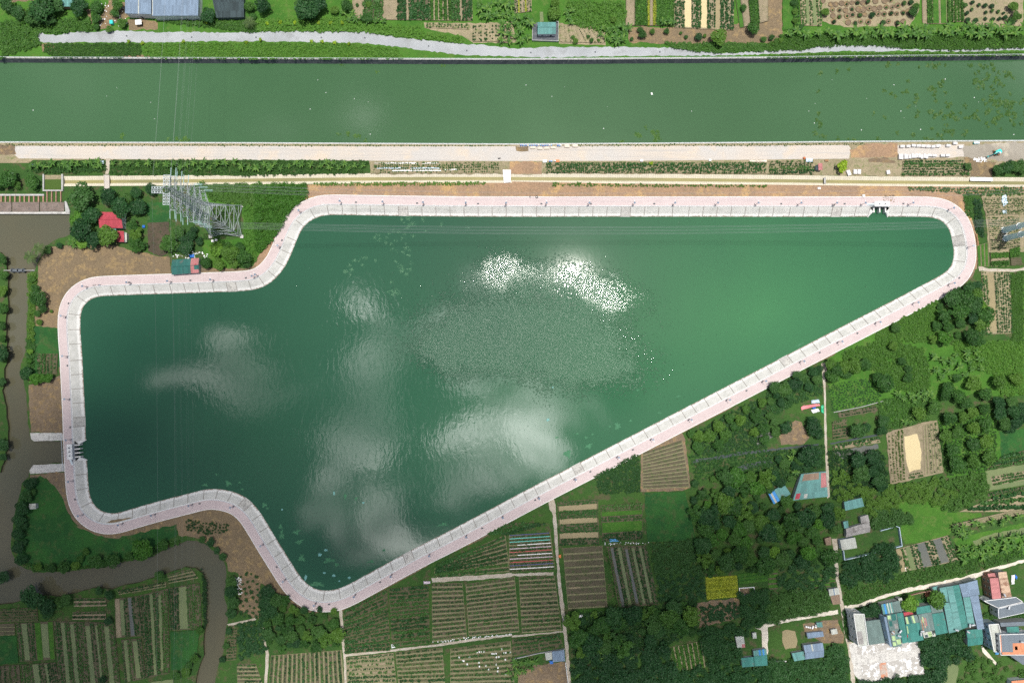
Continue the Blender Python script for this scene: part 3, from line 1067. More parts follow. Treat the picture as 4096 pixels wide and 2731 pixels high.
patch('grass', T(0,0,(-300,1500),(200,1560),(300,1470),(2351,1468)) + T(1,0,(1040,1475),(1000,1568)) + T(1,1,(1000,30),(0,35)) + T(0,1,(2351,45),(600,45),(560,10),(380,20),(380,190),(-300,210)), M_ground, 'weedy strip between the canal road and the ditch', 0.3)
patch('bare_soil', T(0,0,(975,1455),(1015,1455),(995,1600),(965,1600)), M_path, 'trodden path from the canal road to the ditch crossing', 0.3)
patch('bare_soil', T(1,0,(1040,1490),(2351,1490)) + T(2,0,(280,1490),(275,1600)) + T(1,1,(2351,30),(1050,32)), M_sand, 'sandy bed between the road and the ditch', 0.4)
patch('bare_soil', T(2,0,(-20,1485),(275,1485),(275,1600),(-20,1600)), M_redsoil, 'reddish earth beside the white plank bridge', 0.5)
patch('bare_soil', T(2,0,(275,1490),(2351,1490)) + T(3,0,(420,1475),(620,1480),(600,1568)) + T(3,1,(600,45)) + T(2,1,(2351,35),(280,28)), M_sand, 'sandy bed planted with bushes between road and ditch', 0.3)
patch('bare_soil', T(3,0,(620,1480),(1190,1500),(1230,1568)) + T(3,1,(1220,55),(600,45)), M_sand, 'sandy ground around the white slabs', 0.3)
patch('bare_soil', T(3,0,(1800,1445),(2100,1490),(2060,1568)) + T(3,1,(2060,60),(1790,60)), M_soil, 'bare soil between bushes below the gravel yard', 0.5)
patch('bare_soil', T(3,0,(1200,1475),(1800,1470),(1860,1568)) + T(3,1,(1860,58),(1220,55)), M_sand, 'sandy bed with a grid of low bushes', 0.3)
i0_, i1_ = near_idx(*T1(3, 1, 1870, 950)), near_idx(*T1(1, 1, 30, 960))
if i1_ < i0_:
    i1_ += NE
bankline = [PX(*(E[k % NE] + EN[k % NE] * 9.0)) for k in range(i0_, i1_ + 1, 3)]
patch('fill', T(1,1,(-40,900),(100,640),(300,380),(440,130),(1200,108),(2351,112)) + T(2,1,(0,100),(1200,122),(2351,128)) + T(3,1,(1000,140),(2500,150),(2500,220),(1780,215),(1840,330),(1930,640),(1920,900)) + bankline, M_redsoil, 'reddish earth fill between the ditch and the north promenade', 0)

# --- west side
M_tilled = ground_mat('dark_tilled_soil', (0.070,0.058,0.042),(0.09,0.072,0.05),(0.05,0.06,0.03),0.1,0.4,1.2,0.8,0.3)
patch('bare_soil', T(0,1,(460,700),(700,690),(960,680),(1100,700),(1250,740),(1560,800),(1575,950),(1850,940),(2000,900),(2250,900),(2351,860),(2351,1000),(1300,1010),(900,1040),(750,1090),(640,1250),(600,1568),(330,1568),(320,1250),(345,1100),(345,860),(400,770)), M_soil, 'trampled bare soil between creek and promenade', 0.5)
patch('bare_soil', T(0,2,(262,400),(400,370),(570,300),(620,400),(620,840),(285,832),(270,700)), M_clod, 'rough brown clods beside the western sluice', 0.3)
patch('dark_garden', T(0,1,(1350,290),(1550,290),(1560,470),(1350,480)), M_lawn, 'dark green garden plot under the pylon', 0.3)
patch('dark_garden', T(0,1,(1350,480),(1550,470),(1560,740),(1480,790),(1360,740)), M_tilled, 'dark tilled garden plot under the pylon', 0.3)
patch('grass', T(0,1,(1850,125),(2351,125)) + T(1,1,(450,135),(470,210),(330,340),(170,600),(40,760),(-30,800)) + T(0,1,(2330,850),(2100,900),(1900,880),(1850,640),(2240,620),(2220,320),(1860,300)), M_grass, 'lush green slope beside the pylon', 0.5)
patch('grass', T(0,2,(300,-150),(540,-120),(560,220),(420,300),(280,300),(240,120)), M_lawn, 'dark green garden plot between creek and promenade', 0.3)
patch('apron', T(0,2,(275,838),(570,838),(600,905),(310,914),(286,895)), M_conc, 'concrete apron above the western sluice channel', 0.1)
patch('apron', T(0,2,(305,1132),(600,1118),(610,1190),(275,1215),(270,1180)), M_conc, 'concrete apron below the western sluice channel', 0.1)
patch('bare_soil', T(0,2,(275,1222),(620,1190),(660,1450),(600,1568),(560,1420),(420,1250),(360,1300),(280,1280)), M_clod, 'bare soil below the western sluice', 0.5)
patch('grass', T(0,2,(370,1230),(500,1320),(580,1450),(620,1568)) + T(0,3,(680,95),(900,205),(1060,232),(1250,185),(1600,100),(1635,200),(1500,290),(1380,390),(1150,435),(850,500),(600,540),(350,540),(180,440),(130,300),(200,60)) + T(0,2,(180,1400)), M_lawn, 'dark green meadow in the bend of the creek', 0.4)
patch('bare_soil', T(0,3,(700,130),(900,215),(1060,240),(1260,190),(1620,105),(1640,210),(1800,235),(1990,335),(2085,460),(2092,540),(2190,560),(2200,900),(2351,970)) + T(1,3,(60,960),(40,650),(300,800),(520,900),(780,880),(500,800),(250,620),(80,330),(-80,60)) + T(0,3,(2100,-60),(1800,-60)), M_soil, 'dry bare soil between the creek bend and the promenade', 0.6)

# --- south side, general cover and lanes
SOUTH = T(1,3,(800,900)) + T(1,3,(1210,690),(1600,480),(2100,230)) + T(2,2,(360,1420),(760,1240),(1180,1010),(1560,840),(2100,570)) + T(3,2,(0,400),(530,160),(700,120),(900,0)) + T(3,1,(1000,1480),(1250,1330),(1560,1170),(1830,1020),(1960,900),(2500,900),(2500,2500)) + T(3,3,(2500,1700)) + T(0,3,(2100,1700),(2100,1020)) + T(1,3,(60,960))
patch('grass', SOUTH, M_ground, 'mixed weeds and grass south of the lake', 0)
patch('grass', T(3,1,(1250,1330),(1560,1160),(1560,1568)) + T(3,2,(1560,60),(1800,0),(2500,0),(2500,480),(2100,500),(1950,470),(1500,560),(1200,740),(1080,760),(1030,560),(600,640),(550,390),(540,160),(800,0)), M_grass, 'bright green overgrown field beside the slanting promenade', 0.5)
patch('grass', T(3,2,(1560,720),(2050,600),(2200,1100),(2000,1200),(1640,1250)), M_grass, 'grass between the rows of the round orchard trees', 0.5)
patch('grass', T(3,1,(2235,960),(2500,900),(2500,1568),(2240,1568)), M_grass, 'tall green crop at the right edge', 0.4)
patch('grass', T(3,2,(2130,830),(2500,780),(2500,1000),(2200,1080),(2140,1060)), M_lawn, 'smooth green plot near the right edge', 0.3)
patch('grass', T(3,2,(1180,1450),(1640,1430),(1650,1568)) + T(3,3,(1650,0),(1960,0),(1960,40),(1700,100),(1650,270),(1540,250),(1260,290),(1200,150)), M_grass, 'bright green meadow above the striped ponds', 0.4)
patch('grass', T(3,3,(1700,240),(1900,200),(2500,60),(2500,380),(1780,470),(1750,330)), M_grass, 'green wet meadow below the palms on the right', 0.4)
lane = T(2,2,(330,1430),(370,1415),(400,1500),(405,1568)) + T(2,3,(400,0),(415,150),(425,400),(450,650),(480,850),(490,1000),(515,1200),(535,1450),(545,1600),(515,1600),(500,1400),(485,1200),(465,1000),(440,850),(420,650),(405,400),(385,150),(370,0)) + T(2,2,(345,1540))
patch('path', lane, M_path, 'straight dirt lane from the promenade down through the fields', 0.25, 'path')
patch('path', T(1,3,(815,1300),(1240,1255),(1600,1215),(1945,1165),(2351,1115)) + T(2,3,(0,1130),(470,1085),(470,1100),(0,1145)) + T(1,3,(2351,1132),(1950,1185),(1610,1235),(1250,1275),(820,1325)), M_path, 'pale farm track across the vegetable plots', 0.2, 'path')
patch('path', T(1,3,(1610,600),(1950,580),(2351,555)) + T(2,3,(0,560),(380,545),(380,575),(0,585)) + T(1,3,(2351,590),(1950,625),(1620,640)), M_path, 'grey farm track beside the dark green bean plot', 0.3, 'path')
patch('path', T(1,3,(760,890),(790,890),(830,1400),(835,1600),(815,1600),(800,1300)), M_path, 'narrow track between the orchard and the vegetable plots', 0.2, 'path')
patch('path', T(0,3,(2085,1025),(2351,965)) + T(1,3,(0,965),(0,985)) + T(0,3,(2351,985),(2100,1040)), M_path, 'short track to the creek', 0.2, 'path')
patch('path', T(1,3,(70,940),(90,1200),(120,1300),(100,1600),(75,1600),(90,1300),(60,1100)), M_path, 'footpath along the dense orchard', 0.2, 'path')
patch('path', T(3,2,(490,200),(540,190),(540,270),(520,280),(530,390),(535,700),(545,1000),(560,1200),(568,1420),(545,1440),(535,1200),(520,900),(515,500),(505,380)), M_path, 'footpath running down between gardens from the slanting promenade', 0.15, 'path')
patch('path', T(3,3,(585,240),(640,240),(640,400),(650,600),(680,760),(700,860),(690,1000),(710,1150),(790,1200),(800,1600),(770,1600),(740,1300),(700,1100),(670,900),(650,760),(625,620),(610,420)), M_path, 'village lane from the sheds down to the cleared plots', 0.25, 'path')
patch('path', T(3,3,(700,855),(850,835),(1000,775),(1250,700),(1500,650),(1800,590),(1900,560),(2100,500),(2400,410),(2400,440),(2100,530),(1950,585),(1850,610),(1500,690),(1250,735),(1050,790),(870,860),(710,890)), M_white_path, 'pale village lane slanting above the teal roofs', 0.4, 'path')
patch('path', T(3,3,(0,1000),(150,980),(450,925),(640,890),(645,930),(450,960),(150,1010),(0,1050),(-120,1060)) + T(2,3,(2320,1090)), M_white_path, 'pale track leading left from the village crossing', 0.3, 'path')
patch('path', T(2,3,(2351,1000),(2351,1300),(2300,1300),(2290,1050)), M_white_path, 'pale end of the village track', 0.3, 'path')
patch('path', T(3,3,(1960,1215),(2000,1260),(2110,1390),(2090,1400),(1970,1280)), M_white_path, 'narrow concrete path below the white house', 0.1, 'path')
patch('yard', T(3,3,(320,1020),(640,980),(700,1140),(690,1200),(510,1200),(340,1110)), M_clod, 'dusty farmyard with sheds beside the village lane', 0.4)
patch('grass', T(3,3,(690,230),(1180,120),(1210,290),(970,350),(690,420)), M_ground, 'grassy walled yard beside the pale roof', 0.1)
patch('bare_soil', T(3,2,(100,870),(250,720),(310,740),(380,880),(330,940),(120,950)), M_clod, 'brown hollow with bare soil among trees', 0.5)
patch('bare_soil', T(2,3,(1690,830),(2080,780),(2100,960),(1720,1060)), M_clod, 'brown plot with low bushes in the south', 0.5)
patch('bare_soil', T(2,3,(200,1400),(490,1370),(520,1600),(50,1600),(50,1480)), M_clod, 'scrubby yard beside the grey shed', 0.6)
patch('bare_soil', T(2,2,(1185,1010),(1330,930),(1560,830),(1590,900),(1640,1340),(1560,1370),(1180,1380)), M_clod, 'edge of the tilled brown field', 0.3)
patch('bare_soil', T(3,1,(1960,215),(2500,200),(2500,740),(2030,750),(2000,420)), M_sand, 'sandy field around the tall steel masts', 0.3)
patch('path', T(3,1,(1930,870),(2030,900),(2250,905),(2500,860),(2500,890),(2250,930),(2040,925),(1940,920)), M_path, 'sandy path from the promenade to the right edge', 0.3, 'path')
patch('rubble_ground', T(3,3,(740,1210),(800,1190),(1380,1180),(1440,1480),(860,1568),(800,1500),(760,1300)), M_conc, 'cleared concrete ground where houses were torn down', 0.4)

# --- ponds that are not part of a plot
def pond(pts, mat, label, rough=0.3, name='pond'):
    return tag(sheet(name, pts, mat, rough=rough, step=1.6), label, 'pond')


pond(T(3,2,(1250,870),(1370,845),(1395,930),(1410,1020),(1400,1170),(1340,1180),(1300,1200),(1270,1100),(1260,1000)), W_cream, 'cream coloured pond in the middle of a sandy plot', 0.25)
pond(T(3,3,(130,1090),(180,1075),(250,1090),(270,1180),(255,1240),(160,1255),(135,1190)), W_mud, 'small brown pond beside the farmyard')
pond(T(3,3,(1650,1400),(1740,1375),(1750,1430),(1720,1600),(1590,1600),(1640,1470)), W_olive, 'olive pond at the bottom edge right of the cleared houses')
pond(T(3,3,(1880,260),(2050,200),(2351,140),(2500,120),(2500,180),(2100,240),(1900,305)), W_olive, 'shallow olive pond in the wet meadow', 0.5)
pond(T(3,2,(600,1015),(800,970),(1010,940),(1015,980),(850,1040),(740,1060),(680,1075)), W_grey, 'grey pond left of the sandy plot', 0.5)
pond(T(2,2,(1645,1130),(1680,1080),(1900,1050),(2100,1010),(2351,990)) + T(3,2,(470,935),(460,955),(0,1010)) + T(2,2,(2100,1040),(1900,1080),(1690,1110)), W_dark, 'dark narrow ditch curving through the gardens', 0.3, 'ditch_water')
pond(T(2,2,(1985,1190),(2150,1120),(2351,1085),(2400,1110),(2200,1160),(2000,1215)), W_dark, 'dark pool below the curving ditch', 0.3)
pond(T(3,2,(570,930),(800,885),(1000,850),(1010,865),(800,905),(580,945)), W_dark, 'thin dark channel above the grey pond', 0.2, 'ditch_water')
pond(T(2,0,(255,110),(285,110),(292,200),(258,205)), W_olive, 'tiny olive basin behind the teal roofed house', 0.1)
pond(T(3, 2, (740, 1290), (880, 1270), (870, 1300), (760, 1310)), W_grey, 'grey puddle among dark trees', 0.3)
pond(T(3,2,(-100,840),(20,830),(50,870),(-100,960)), W_grey, 'grey pool beside the brown hollow', 0.3)
# ================================================================== STRUCTURES
M_steel = paint_mat('galvanised_steel', (0.44, 0.49, 0.51), 0.15, 0.45, metal=0.3, coords='World')
M_wire = paint_mat('aluminium_wire', (0.45, 0.47, 0.48), 0.1, 0.4, metal=0.4)
M_glass_ins = paint_mat('glass_insulator', (0.42, 0.60, 0.60), 0.1, 0.25)
M_mast = paint_mat('pale_blue_mast', (0.70, 0.90, 0.92), 0.05, 0.5, dirt=(0.65, 0.80, 0.82))
M_black = paint_mat('black_rubber', (0.025, 0.026, 0.03), 0.2, 0.7)
M_panelblue = paint_mat('solar_panel', (0.13, 0.19, 0.27), 0.1, 0.4)
M_lampgrey = paint_mat('dark_grey_metal', (0.10, 0.115, 0.13), 0.15, 0.5)
M_cover = paint_mat('cast_cover', (0.11, 0.12, 0.13), 0.2, 0.8)
M_glass = paint_mat('window_glass', (0.045, 0.06, 0.075), 0.2, 0.12, spec=0.6)
M_white = paint_mat('white_paint', (0.76, 0.76, 0.75), 0.08, 0.6, dirt=(0.55, 0.54, 0.51))
M_wallwhite = paint_mat('white_render', (0.66, 0.68, 0.70), 0.1, 0.8, 0.5, dirt=(0.42, 0.42, 0.40))
M_wallgrey = paint_mat('grey_render', (0.40, 0.40, 0.39), 0.15, 0.85, 0.5, dirt=(0.26, 0.25, 0.23))
M_wallbrick = paint_mat('brick_wall', (0.34, 0.20, 0.15), 0.2, 0.9, 1.2, dirt=(0.25, 0.2, 0.16))
M_wallblue = paint_mat('pale_blue_wall', (0.40, 0.50, 0.60), 0.1, 0.8, 0.6, dirt=(0.4, 0.42, 0.42))
R_teal = roof_mat('teal_sheet', (0.045, 0.19, 0.165))
R_teal2 = roof_mat('faded_teal_sheet', (0.105, 0.255, 0.24), var=0.18)
R_dteal = roof_mat('dark_teal_sheet', (0.026, 0.125, 0.11))
R_bluegrey = roof_mat('blue_grey_sheet', (0.17, 0.235, 0.32), (0.2, 0.22, 0.24), 0.66)
R_greygreen = roof_mat('grey_green_sheet', (0.13, 0.19, 0.18), (0.10, 0.12, 0.11), 0.6)
R_red = roof_mat('red_sheet', (0.38, 0.055, 0.075), (0.25, 0.06, 0.06), 0.66)
R_pinkred = roof_mat('faded_red_sheet', (0.42, 0.17, 0.17), (0.3, 0.1, 0.09), 0.62)
R_rust = roof_mat('rusty_sheet', (0.44, 0.32, 0.23), (0.24, 0.12, 0.075), 0.5, var=0.25)
R_grey = roof_mat('grey_tile', (0.30, 0.29, 0.28), (0.16, 0.15, 0.14), 0.56)
R_pale = roof_mat('pale_sheet', (0.42, 0.44, 0.40), (0.3, 0.28, 0.24), 0.6)
R_dark = roof_mat('dark_net', (0.035, 0.055, 0.060), (0.02, 0.03, 0.03), 0.6, var=0.3)
R_blue = roof_mat('blue_sheet', (0.05, 0.24, 0.55), (0.1, 0.2, 0.3), 0.7)
R_green = roof_mat('lime_panel', (0.36, 0.50, 0.25), (0.2, 0.3, 0.15), 0.66)
R_brown = roof_mat('brown_panel', (0.24, 0.17, 0.12), (0.15, 0.1, 0.07), 0.6)
R_flat = roof_mat('slate_flat_roof', (0.15, 0.18, 0.21), (0.22, 0.24, 0.26), 0.64, step=3.0, var=0.06)
R_orange = roof_mat('orange_tile', (0.58, 0.24, 0.13), (0.5, 0.25, 0.15), 0.66, step=0.4)

ORD = ['first', 'second', 'third', 'fourth', 'fifth', 'sixth', 'seventh', 'eighth', 'ninth', 'tenth', 'eleventh', 'twelfth', 'thirteenth', 'fourteenth', 'fifteenth', 'sixteenth', 'seventeenth', 'eighteenth', 'nineteenth', 'twentieth']


# ------------------------------------------------------------------ buildings
FOOT = []
def slab_mesh(name, a, b_, c, e, th, mat):
    """roof plate with thickness; uv u runs along a->b, v along a->e (metres)"""
    up = Vector((0, 0, -th))
    top = [Vector(p) for p in (a, b_, c, e)]
    vs = top + [p + up for p in top]
    L, Wd = (top[1] - top[0]).length, (top[3] - top[0]).length
    u0 = random.uniform(0, 40)
    uv = [(u0, u0), (u0 + L, u0), (u0 + L, u0 + Wd), (u0, u0 + Wd)] * 2
    fs = [(0, 1, 2, 3), (7, 6, 5, 4), (4, 5, 1, 0), (5, 6, 2, 1), (6, 7, 3, 2), (7, 4, 0, 3)]
    nrm = (top[1] - top[0]).cross(top[3] - top[0])
    if nrm.z < 0:
        fs = [tuple(reversed(f)) for f in fs]
    return mesh(name, vs, fs, mat, uv)


def quad_w(pts, z):
    w_ = [P(x, y, z) for x, y in pts]
    a = sum(w_[i].x * w_[(i + 1) % 4].y - w_[(i + 1) % 4].x * w_[i].y for i in range(4))
    return w_, a


def house(name, label, pts, h, roof, wall, kind='gable', axis=0, rise=0.8, over=0.35, wins=(), doors=(), cat='building', panels=(), parapet=None, base=0.0):
    """pts: four roof corners (photo px) at eave height h.  axis 0: ridge along edge 0-1.  wins: (edge, count, storeys)"""
    q, _ = quad_w(pts, base + h)
    cx = sum((p for p in q), Vector()) / 4
    FOOT.append([p.xy for p in q])
    root = empty(name, (cx.x, cx.y, base))
    tag(root, label, cat)
    loc = lambda v: Vector((v.x - cx.x, v.y - cx.y, v.z - base))
    r = [loc(p) for p in q]
    area = sum(r[i].x * r[(i + 1) % 4].y - r[(i + 1) % 4].x * r[i].y for i in range(4))
    # walls: the footprint, a little inside the eaves
    ctr = Vector((0, 0, 0))
    ins = []
    for p in r:
        dlt = Vector((p.x, p.y))
        ins.append(dlt * (1 - over / max(dlt.length, 1e-3)))
    fp = ins if area > 0 else ins[::-1]
    mb = MB()
    mb.prism([(p.x, p.y) for p in fp], 0.0, h - 0.12)
    wl = mb.obj('wall', wall, root)
    if axis == 0:
        a, b_, c, e = r
    else:
        b_, c, e, a = r
    if kind == 'flat':
        obj('roof', slab_mesh('roof', a, b_, c, e, 0.2, roof), root)
        if parapet:
            mb = MB()
            rr = [a, b_, c, e]
            for k in range(4):
                s_, t_ = rr[k], rr[(k + 1) % 4]
                m_ = (s_ + t_) / 2
                ang = math.atan2(t_.y - s_.y, t_.x - s_.x)
                ln = math.hypot(t_.x - s_.x, t_.y - s_.y)
                mb.box((m_.x, m_.y, h + 0.3), (ln + 0.2, 0.25, 0.7), ang)
            mb.obj('parapet', parapet, root)
        planes = [(a, b_, c, e)]
    elif kind == 'mono':
        up = Vector((0, 0, rise))
        obj('roof', slab_mesh('roof', a, b_, c + up, e + up, 0.08, roof), root)
        mb = MB()
        mb.add([Vector((p.x, p.y, h - 0.12)) * 1 for p in (c * 0.97, e * 0.97)] + [Vector((p.x, p.y, h + rise - 0.1)) for p in (c * 0.97, e * 0.97)],[(0,1,3,2)])
        mb.obj('wall', wall, root)
        planes = [(a, b_, c + up, e + up)]
    else:
        m1, m2 = (a + e) / 2 + Vector((0, 0, rise)), (b_ + c) / 2 + Vector((0, 0, rise))
        obj('roof', slab_mesh('roof', a, b_, m2, m1, 0.08, roof), root)
        obj('roof', slab_mesh('roof', c, e, m1, m2, 0.08, roof), root)
        mb = MB()
        mb.bar(m1 + Vector((0, 0, .04)), m2 + Vector((0, 0, .04)), 0.16, 5)
        mb.obj('ridge_cap', roof, root)
        for x, y, z in ((a, e, m1), (b_, c, m2)):
            k_ = 0.965
            mb = MB()
            mb.add([(x.x * k_, x.y * k_, h - 0.13),(y.x * k_, y.y * k_, h - 0.13),(z.x * k_, z.y * k_, z.z - 0.12)],[(0,1,2)])
            mb.obj('gable', wall, root)
        planes = [(a, b_, m2, m1), (c, e, m1, m2)]
    for pi, u0, v0, u1, v1, pm in panels:       # odd sheets of another colour let into the roof
        A, B, C_, D_ = planes[pi]
        f = lambda u, v: A.lerp(B, u).lerp(D_.lerp(C_, u), v) + Vector((0, 0, 0.045))
        obj('roof_panel', slab_mesh('roof_panel', f(u0, v0), f(u1, v0), f(u1, v1), f(u0, v1), 0.04, pm), root)
    sgn = 1 if area > 0 else -1

    def on_wall(edge, fr, z, wdt, hgt, nm, mat, depth=0.08):
        s_, t_ = ins[edge], ins[(edge + 1) % 4]
        dv = (t_ - s_).normalized()
        nv_ = Vector((dv.y, -dv.x)) * sgn
        c_ = s_.lerp(t_, fr) + nv_ * depth / 2
        m2_ = MB()
        m2_.box((c_.x, c_.y, z), (wdt, depth, hgt), math.atan2(dv.y, dv.x))
        return m2_.obj(nm, mat, root), c_, dv, nv_

    for edge, cnt, st in wins:
        for s_ in range(st):
            for k in range(cnt):
                z = (h - 0.3) * (s_ + 0.55) / st
                wo_, c_, dv, nv_ = on_wall(edge, (k + 0.5) / cnt, z, 1.35, 1.35, 'window', M_white)
                m2_ = MB()
                c2 = c_ + nv_ * 0.05
                m2_.box((c2.x, c2.y, z), (1.1, 0.04, 1.1), math.atan2(dv.y, dv.x))
                m2_.obj('pane', M_glass, wo_)
    for edge, fr in doors:
        on_wall(edge, fr, 1.05, 1.1, 2.1, 'door', M_lampgrey)
    return root


# north gardens
house('workshop', 'long blue grey metal roofed workshop, left half, at the top edge', T(0,0,(1150,-260),(1390,-260),(1392,138),(1153,130)),5.0, R_bluegrey, M_wallwhite, 'mono', 0,0.7, doors=[(2,0.5)], panels=[(0,0.5,0.0,0.54,1.0, R_pale)])
house('workshop', 'long blue grey metal roofed workshop, right half, at the top edge', T(0,0,(1398,-260),(1832,-260),(1822,150),(1400,152)),5.2, R_bluegrey, M_wallwhite, 'mono', 0,0.6, doors=[(2,0.3)],
      panels=[(0,0.005,0.05,0.02,0.98, R_pale),(0,0.72,0.02,0.735,0.5, R_pale),(0,0.98,0.2,1.0,0.6, R_rust)])
house('net_house', 'dark shade net house beside the blue grey workshop', T(0,0,(1910,-200),(2240,-200),(2238,160),(1985,165)),3.2, R_dark, M_lampgrey, 'flat', 0)
house('shed', 'small pale teal roofed shed in the upper left corner', T(0,0,(560,-60),(690,-60),(690,68),(562,65)),3.0, R_teal2, M_wallbrick, 'mono', 0,0.5)
house('farmhouse', 'teal gabled house in a walled yard north of the canal road', T(2,0,(235,205),(403,205),(403,314),(235,316)),3.6, R_teal2, M_wallwhite, 'gable', 0,1.1, wins=[(2,2,1)], doors=[(2,0.25)])
# west bank
house('farmhouse', 'red gabled house among round trees by the creek', T(0,1,(918,378),(1128,382),(1127,527),(912,524)),3.8, R_red, M_wallwhite, 'gable', 0,1.2, wins=[(1,2,1)], doors=[(2,0.6)])
house('annex', 'small red roofed annex below the red house', T(0,1,(1065,552),(1140,556),(1145,655),(1072,652)),3.0, R_red, M_wallwhite, 'mono', 1,0.4, doors=[(0,0.5)])
house('lean_to', 'grey lean-to roof on the right side of the small red annex', T(0,1,(1142,565),(1166,570),(1166,655),(1148,656)),2.4, R_pale, M_wallgrey, 'mono', 1,0.2)
house('lean_to', 'pale lean-to roof under the red house', T(0,1,(990,528),(1065,530),(1066,560),(1005,556)),2.4, R_teal2, M_wallgrey, 'mono', 0,0.2)
house('shed', 'teal gabled shed with patched red end beside the promenade', T(0,1,(1582,818),(1830,800),(1830,936),(1576,955)),3.2, R_dteal, M_wallgrey, 'gable', 0,0.9, doors=[(2,0.5)],
      panels=[(0,0.70,0.0,0.99,0.99, R_pinkred),(1,0.01,0.0,0.30,0.45, R_pinkred),(1,0.17,0.45,0.30,0.99, R_pinkred),(0,0.85,0.8,0.92,0.99, R_red)])
# middle right gardens
house('shed', 'large patched teal shed with rusty corner beside the footpath', T(3,2,(305,1215),(532,1190),(545,1420),(222,1455)),3.4, R_teal2, M_wallgrey, 'mono', 0,0.8,
      panels=[(0,0.80,0.05,0.99,0.62, R_pinkred),(0,0.12,0.02,0.72,0.28, R_brown),(0,0.05,0.75,0.18,0.97, R_red),(0,0.3,0.8,0.4,0.96, R_pale)], doors=[(2,0.6)])
house('shed', 'low teal and blue roofed shed left of the patched shed', T(3,2,(0,1390),(150,1310),(205,1395),(50,1490)),3.0, R_teal2, M_wallgrey, 'mono', 0,0.6, panels=[(0,0.0,0.0,0.36,1.0, R_blue),(0,0.1,0.0,0.2,1.0, R_pale)])
house('shed', 'pale teal roofed shed among dark trees', T(3,2,(700,1470),(862,1432),(880,1510),(705,1550)),3.0, R_teal2, M_wallgrey, 'mono', 0,0.5)
house('shed', 'long grey tiled shed above the walled yard', T(3,3,(715,150),(930,85),(938,178),(715,228)),3.2, R_grey, M_wallgrey, 'gable', 0,0.7)
house('shed', 'grey tiled wing standing above the long grey shed', T(3,3,(848,40),(918,20),(930,85),(853,98)),3.0, R_grey, M_wallgrey, 'mono', 0,0.5)
house('shed', 'small teal hut left of the long grey shed', T(3,3,(690,85),(735,75),(738,140),(700,145)),2.6, R_teal2, M_wallgrey, 'mono', 0,0.3)
house('shed', 'pale roofed shed in the corner of the walled yard', T(3,3,(660,252),(800,228),(814,322),(676,345)),3.4, R_pale, M_wallblue, 'mono', 0,0.6)
house('shed', 'white striped shed beside the village lane', T(3,3,(556,705),(648,690),(655,748),(562,765)),3.0, R_pale, M_wallgrey, 'mono', 0,0.4, panels=[(0,0.45,0,0.55,1, R_bluegrey)])
house('shed', 'brown roofed shed beside the village lane', T(3,3,(570,768),(655,750),(665,835),(595,845)),2.8, R_brown, M_wallgrey, 'mono', 0,0.4)
house('hut', 'small brown hut above the village lane, left of the walled yard', T(3,3,(520,240),(578,222),(582,298),(535,300)),2.6, R_brown, M_wallbrick, 'mono', 0,0.3)
house('farmhouse', 'blue grey gabled house at the farmyard', T(3,3,(325,1218),(503,1195),(513,1325),(343,1347)),3.4, R_bluegrey, M_wallgrey, 'gable', 0,0.9, panels=[(0,0.38,0.0,0.46,0.9, R_pale)])
house('shed', 'pale teal lean-to on the left of the blue grey house', T(3,3,(218,1292),(325,1272),(342,1345),(240,1362)),2.8, R_teal2, M_wallgrey, 'mono', 0,0.4)
house('shed', 'long low blue grey shed across the farmyard', T(3,3,(355,1105),(505,1090),(512,1135),(365,1155)),2.5, R_bluegrey, M_wallgrey, 'mono', 0,0.3)
house('shed', 'tiny teal roofed hut at the top of the farmyard', T(3,3,(445,1010),(498,1005),(502,1050),(452,1052)),2.4, R_teal2, M_wallgrey, 'mono', 0,0.3)
house('shed', 'small shed with white roof boards near the lane', T(3,3,(575,1075),(632,1065),(640,1110),(585,1120)),2.5, R_pale, M_wallgrey, 'mono', 0,0.3)
house('shed', 'grey roofed shed beside the dirt lane, bottom middle', T(2,3,(368,1276),(480,1260),(488,1360),(375,1370)),3.0, R_bluegrey, M_wallgrey, 'mono', 0,0.4)
house('shed', 'pale canvas lean-to left of the grey roofed shed', T(2,3,(302,1290),(366,1280),(370,1345),(312,1355)),2.3, R_pale, M_wallgrey, 'mono', 0,0.3)
house('shed', 'narrow grey shed among trees with a red corner', T(2,3,(2050,1140),(2125,1128),(2140,1235),(2070,1240)),2.8, R_pale, M_wallgrey, 'mono', 1,0.4, panels=[(0,0.0,0.6,0.3,1.0, R_pinkred)])
house('shed', 'teal roofed shed in the southern wood, left one of two', T(2,3,(2105,1335),(2218,1325),(2222,1408),(2112,1418)),3.0, R_teal, M_wallgrey, 'mono', 0,0.4)
house('shed', 'teal roofed shed in the southern wood, right one of two', T(2,3,(2222,1318),(2342,1308),(2346,1400),(2226,1408)),3.2, R_teal, M_wallgrey, 'mono', 0,0.4)
house('shed', 'shed with blue and teal roof stripes in the southern wood', T(2,3,(2215,1270),(2335,1248),(2340,1304),(2220,1314)),3.0, R_teal2, M_wallgrey, 'mono', 0,0.3, panels=[(0,0.4,0,0.55,1, R_blue),(0,0.7,0,0.82,1, R_blue)])
house('hut', 'small white roofed hut above the teal sheds', T(2,3,(2208,1105),(2242,1100),(2246,1150),(2212,1155)),2.5, R_pale, M_wallgrey, 'mono', 0,0.3)
house('hut', 'tiny pale hut on the meadow in the creek bend', T(0,2,(268,1488),(330,1485),(332,1535),(270,1540)),2.4, R_pale, M_wallgrey, 'gable', 0,0.4)
house('hut', 'small red roofed hut below the canal road', T(3,0,(462,1502),(498,1500),(500,1562),(464,1564)),2.8, R_pinkred, M_wallgrey, 'mono', 1,0.3)
house('hut', 'low grey lean-to beside the small red roofed hut', T(3,0,(435,1518),(460,1516),(462,1560),(438,1562)),2.2, R_dark, M_wallgrey, 'mono', 1,0.2)


def vq(*pts):
    return [V1(x, y) for x, y in pts]


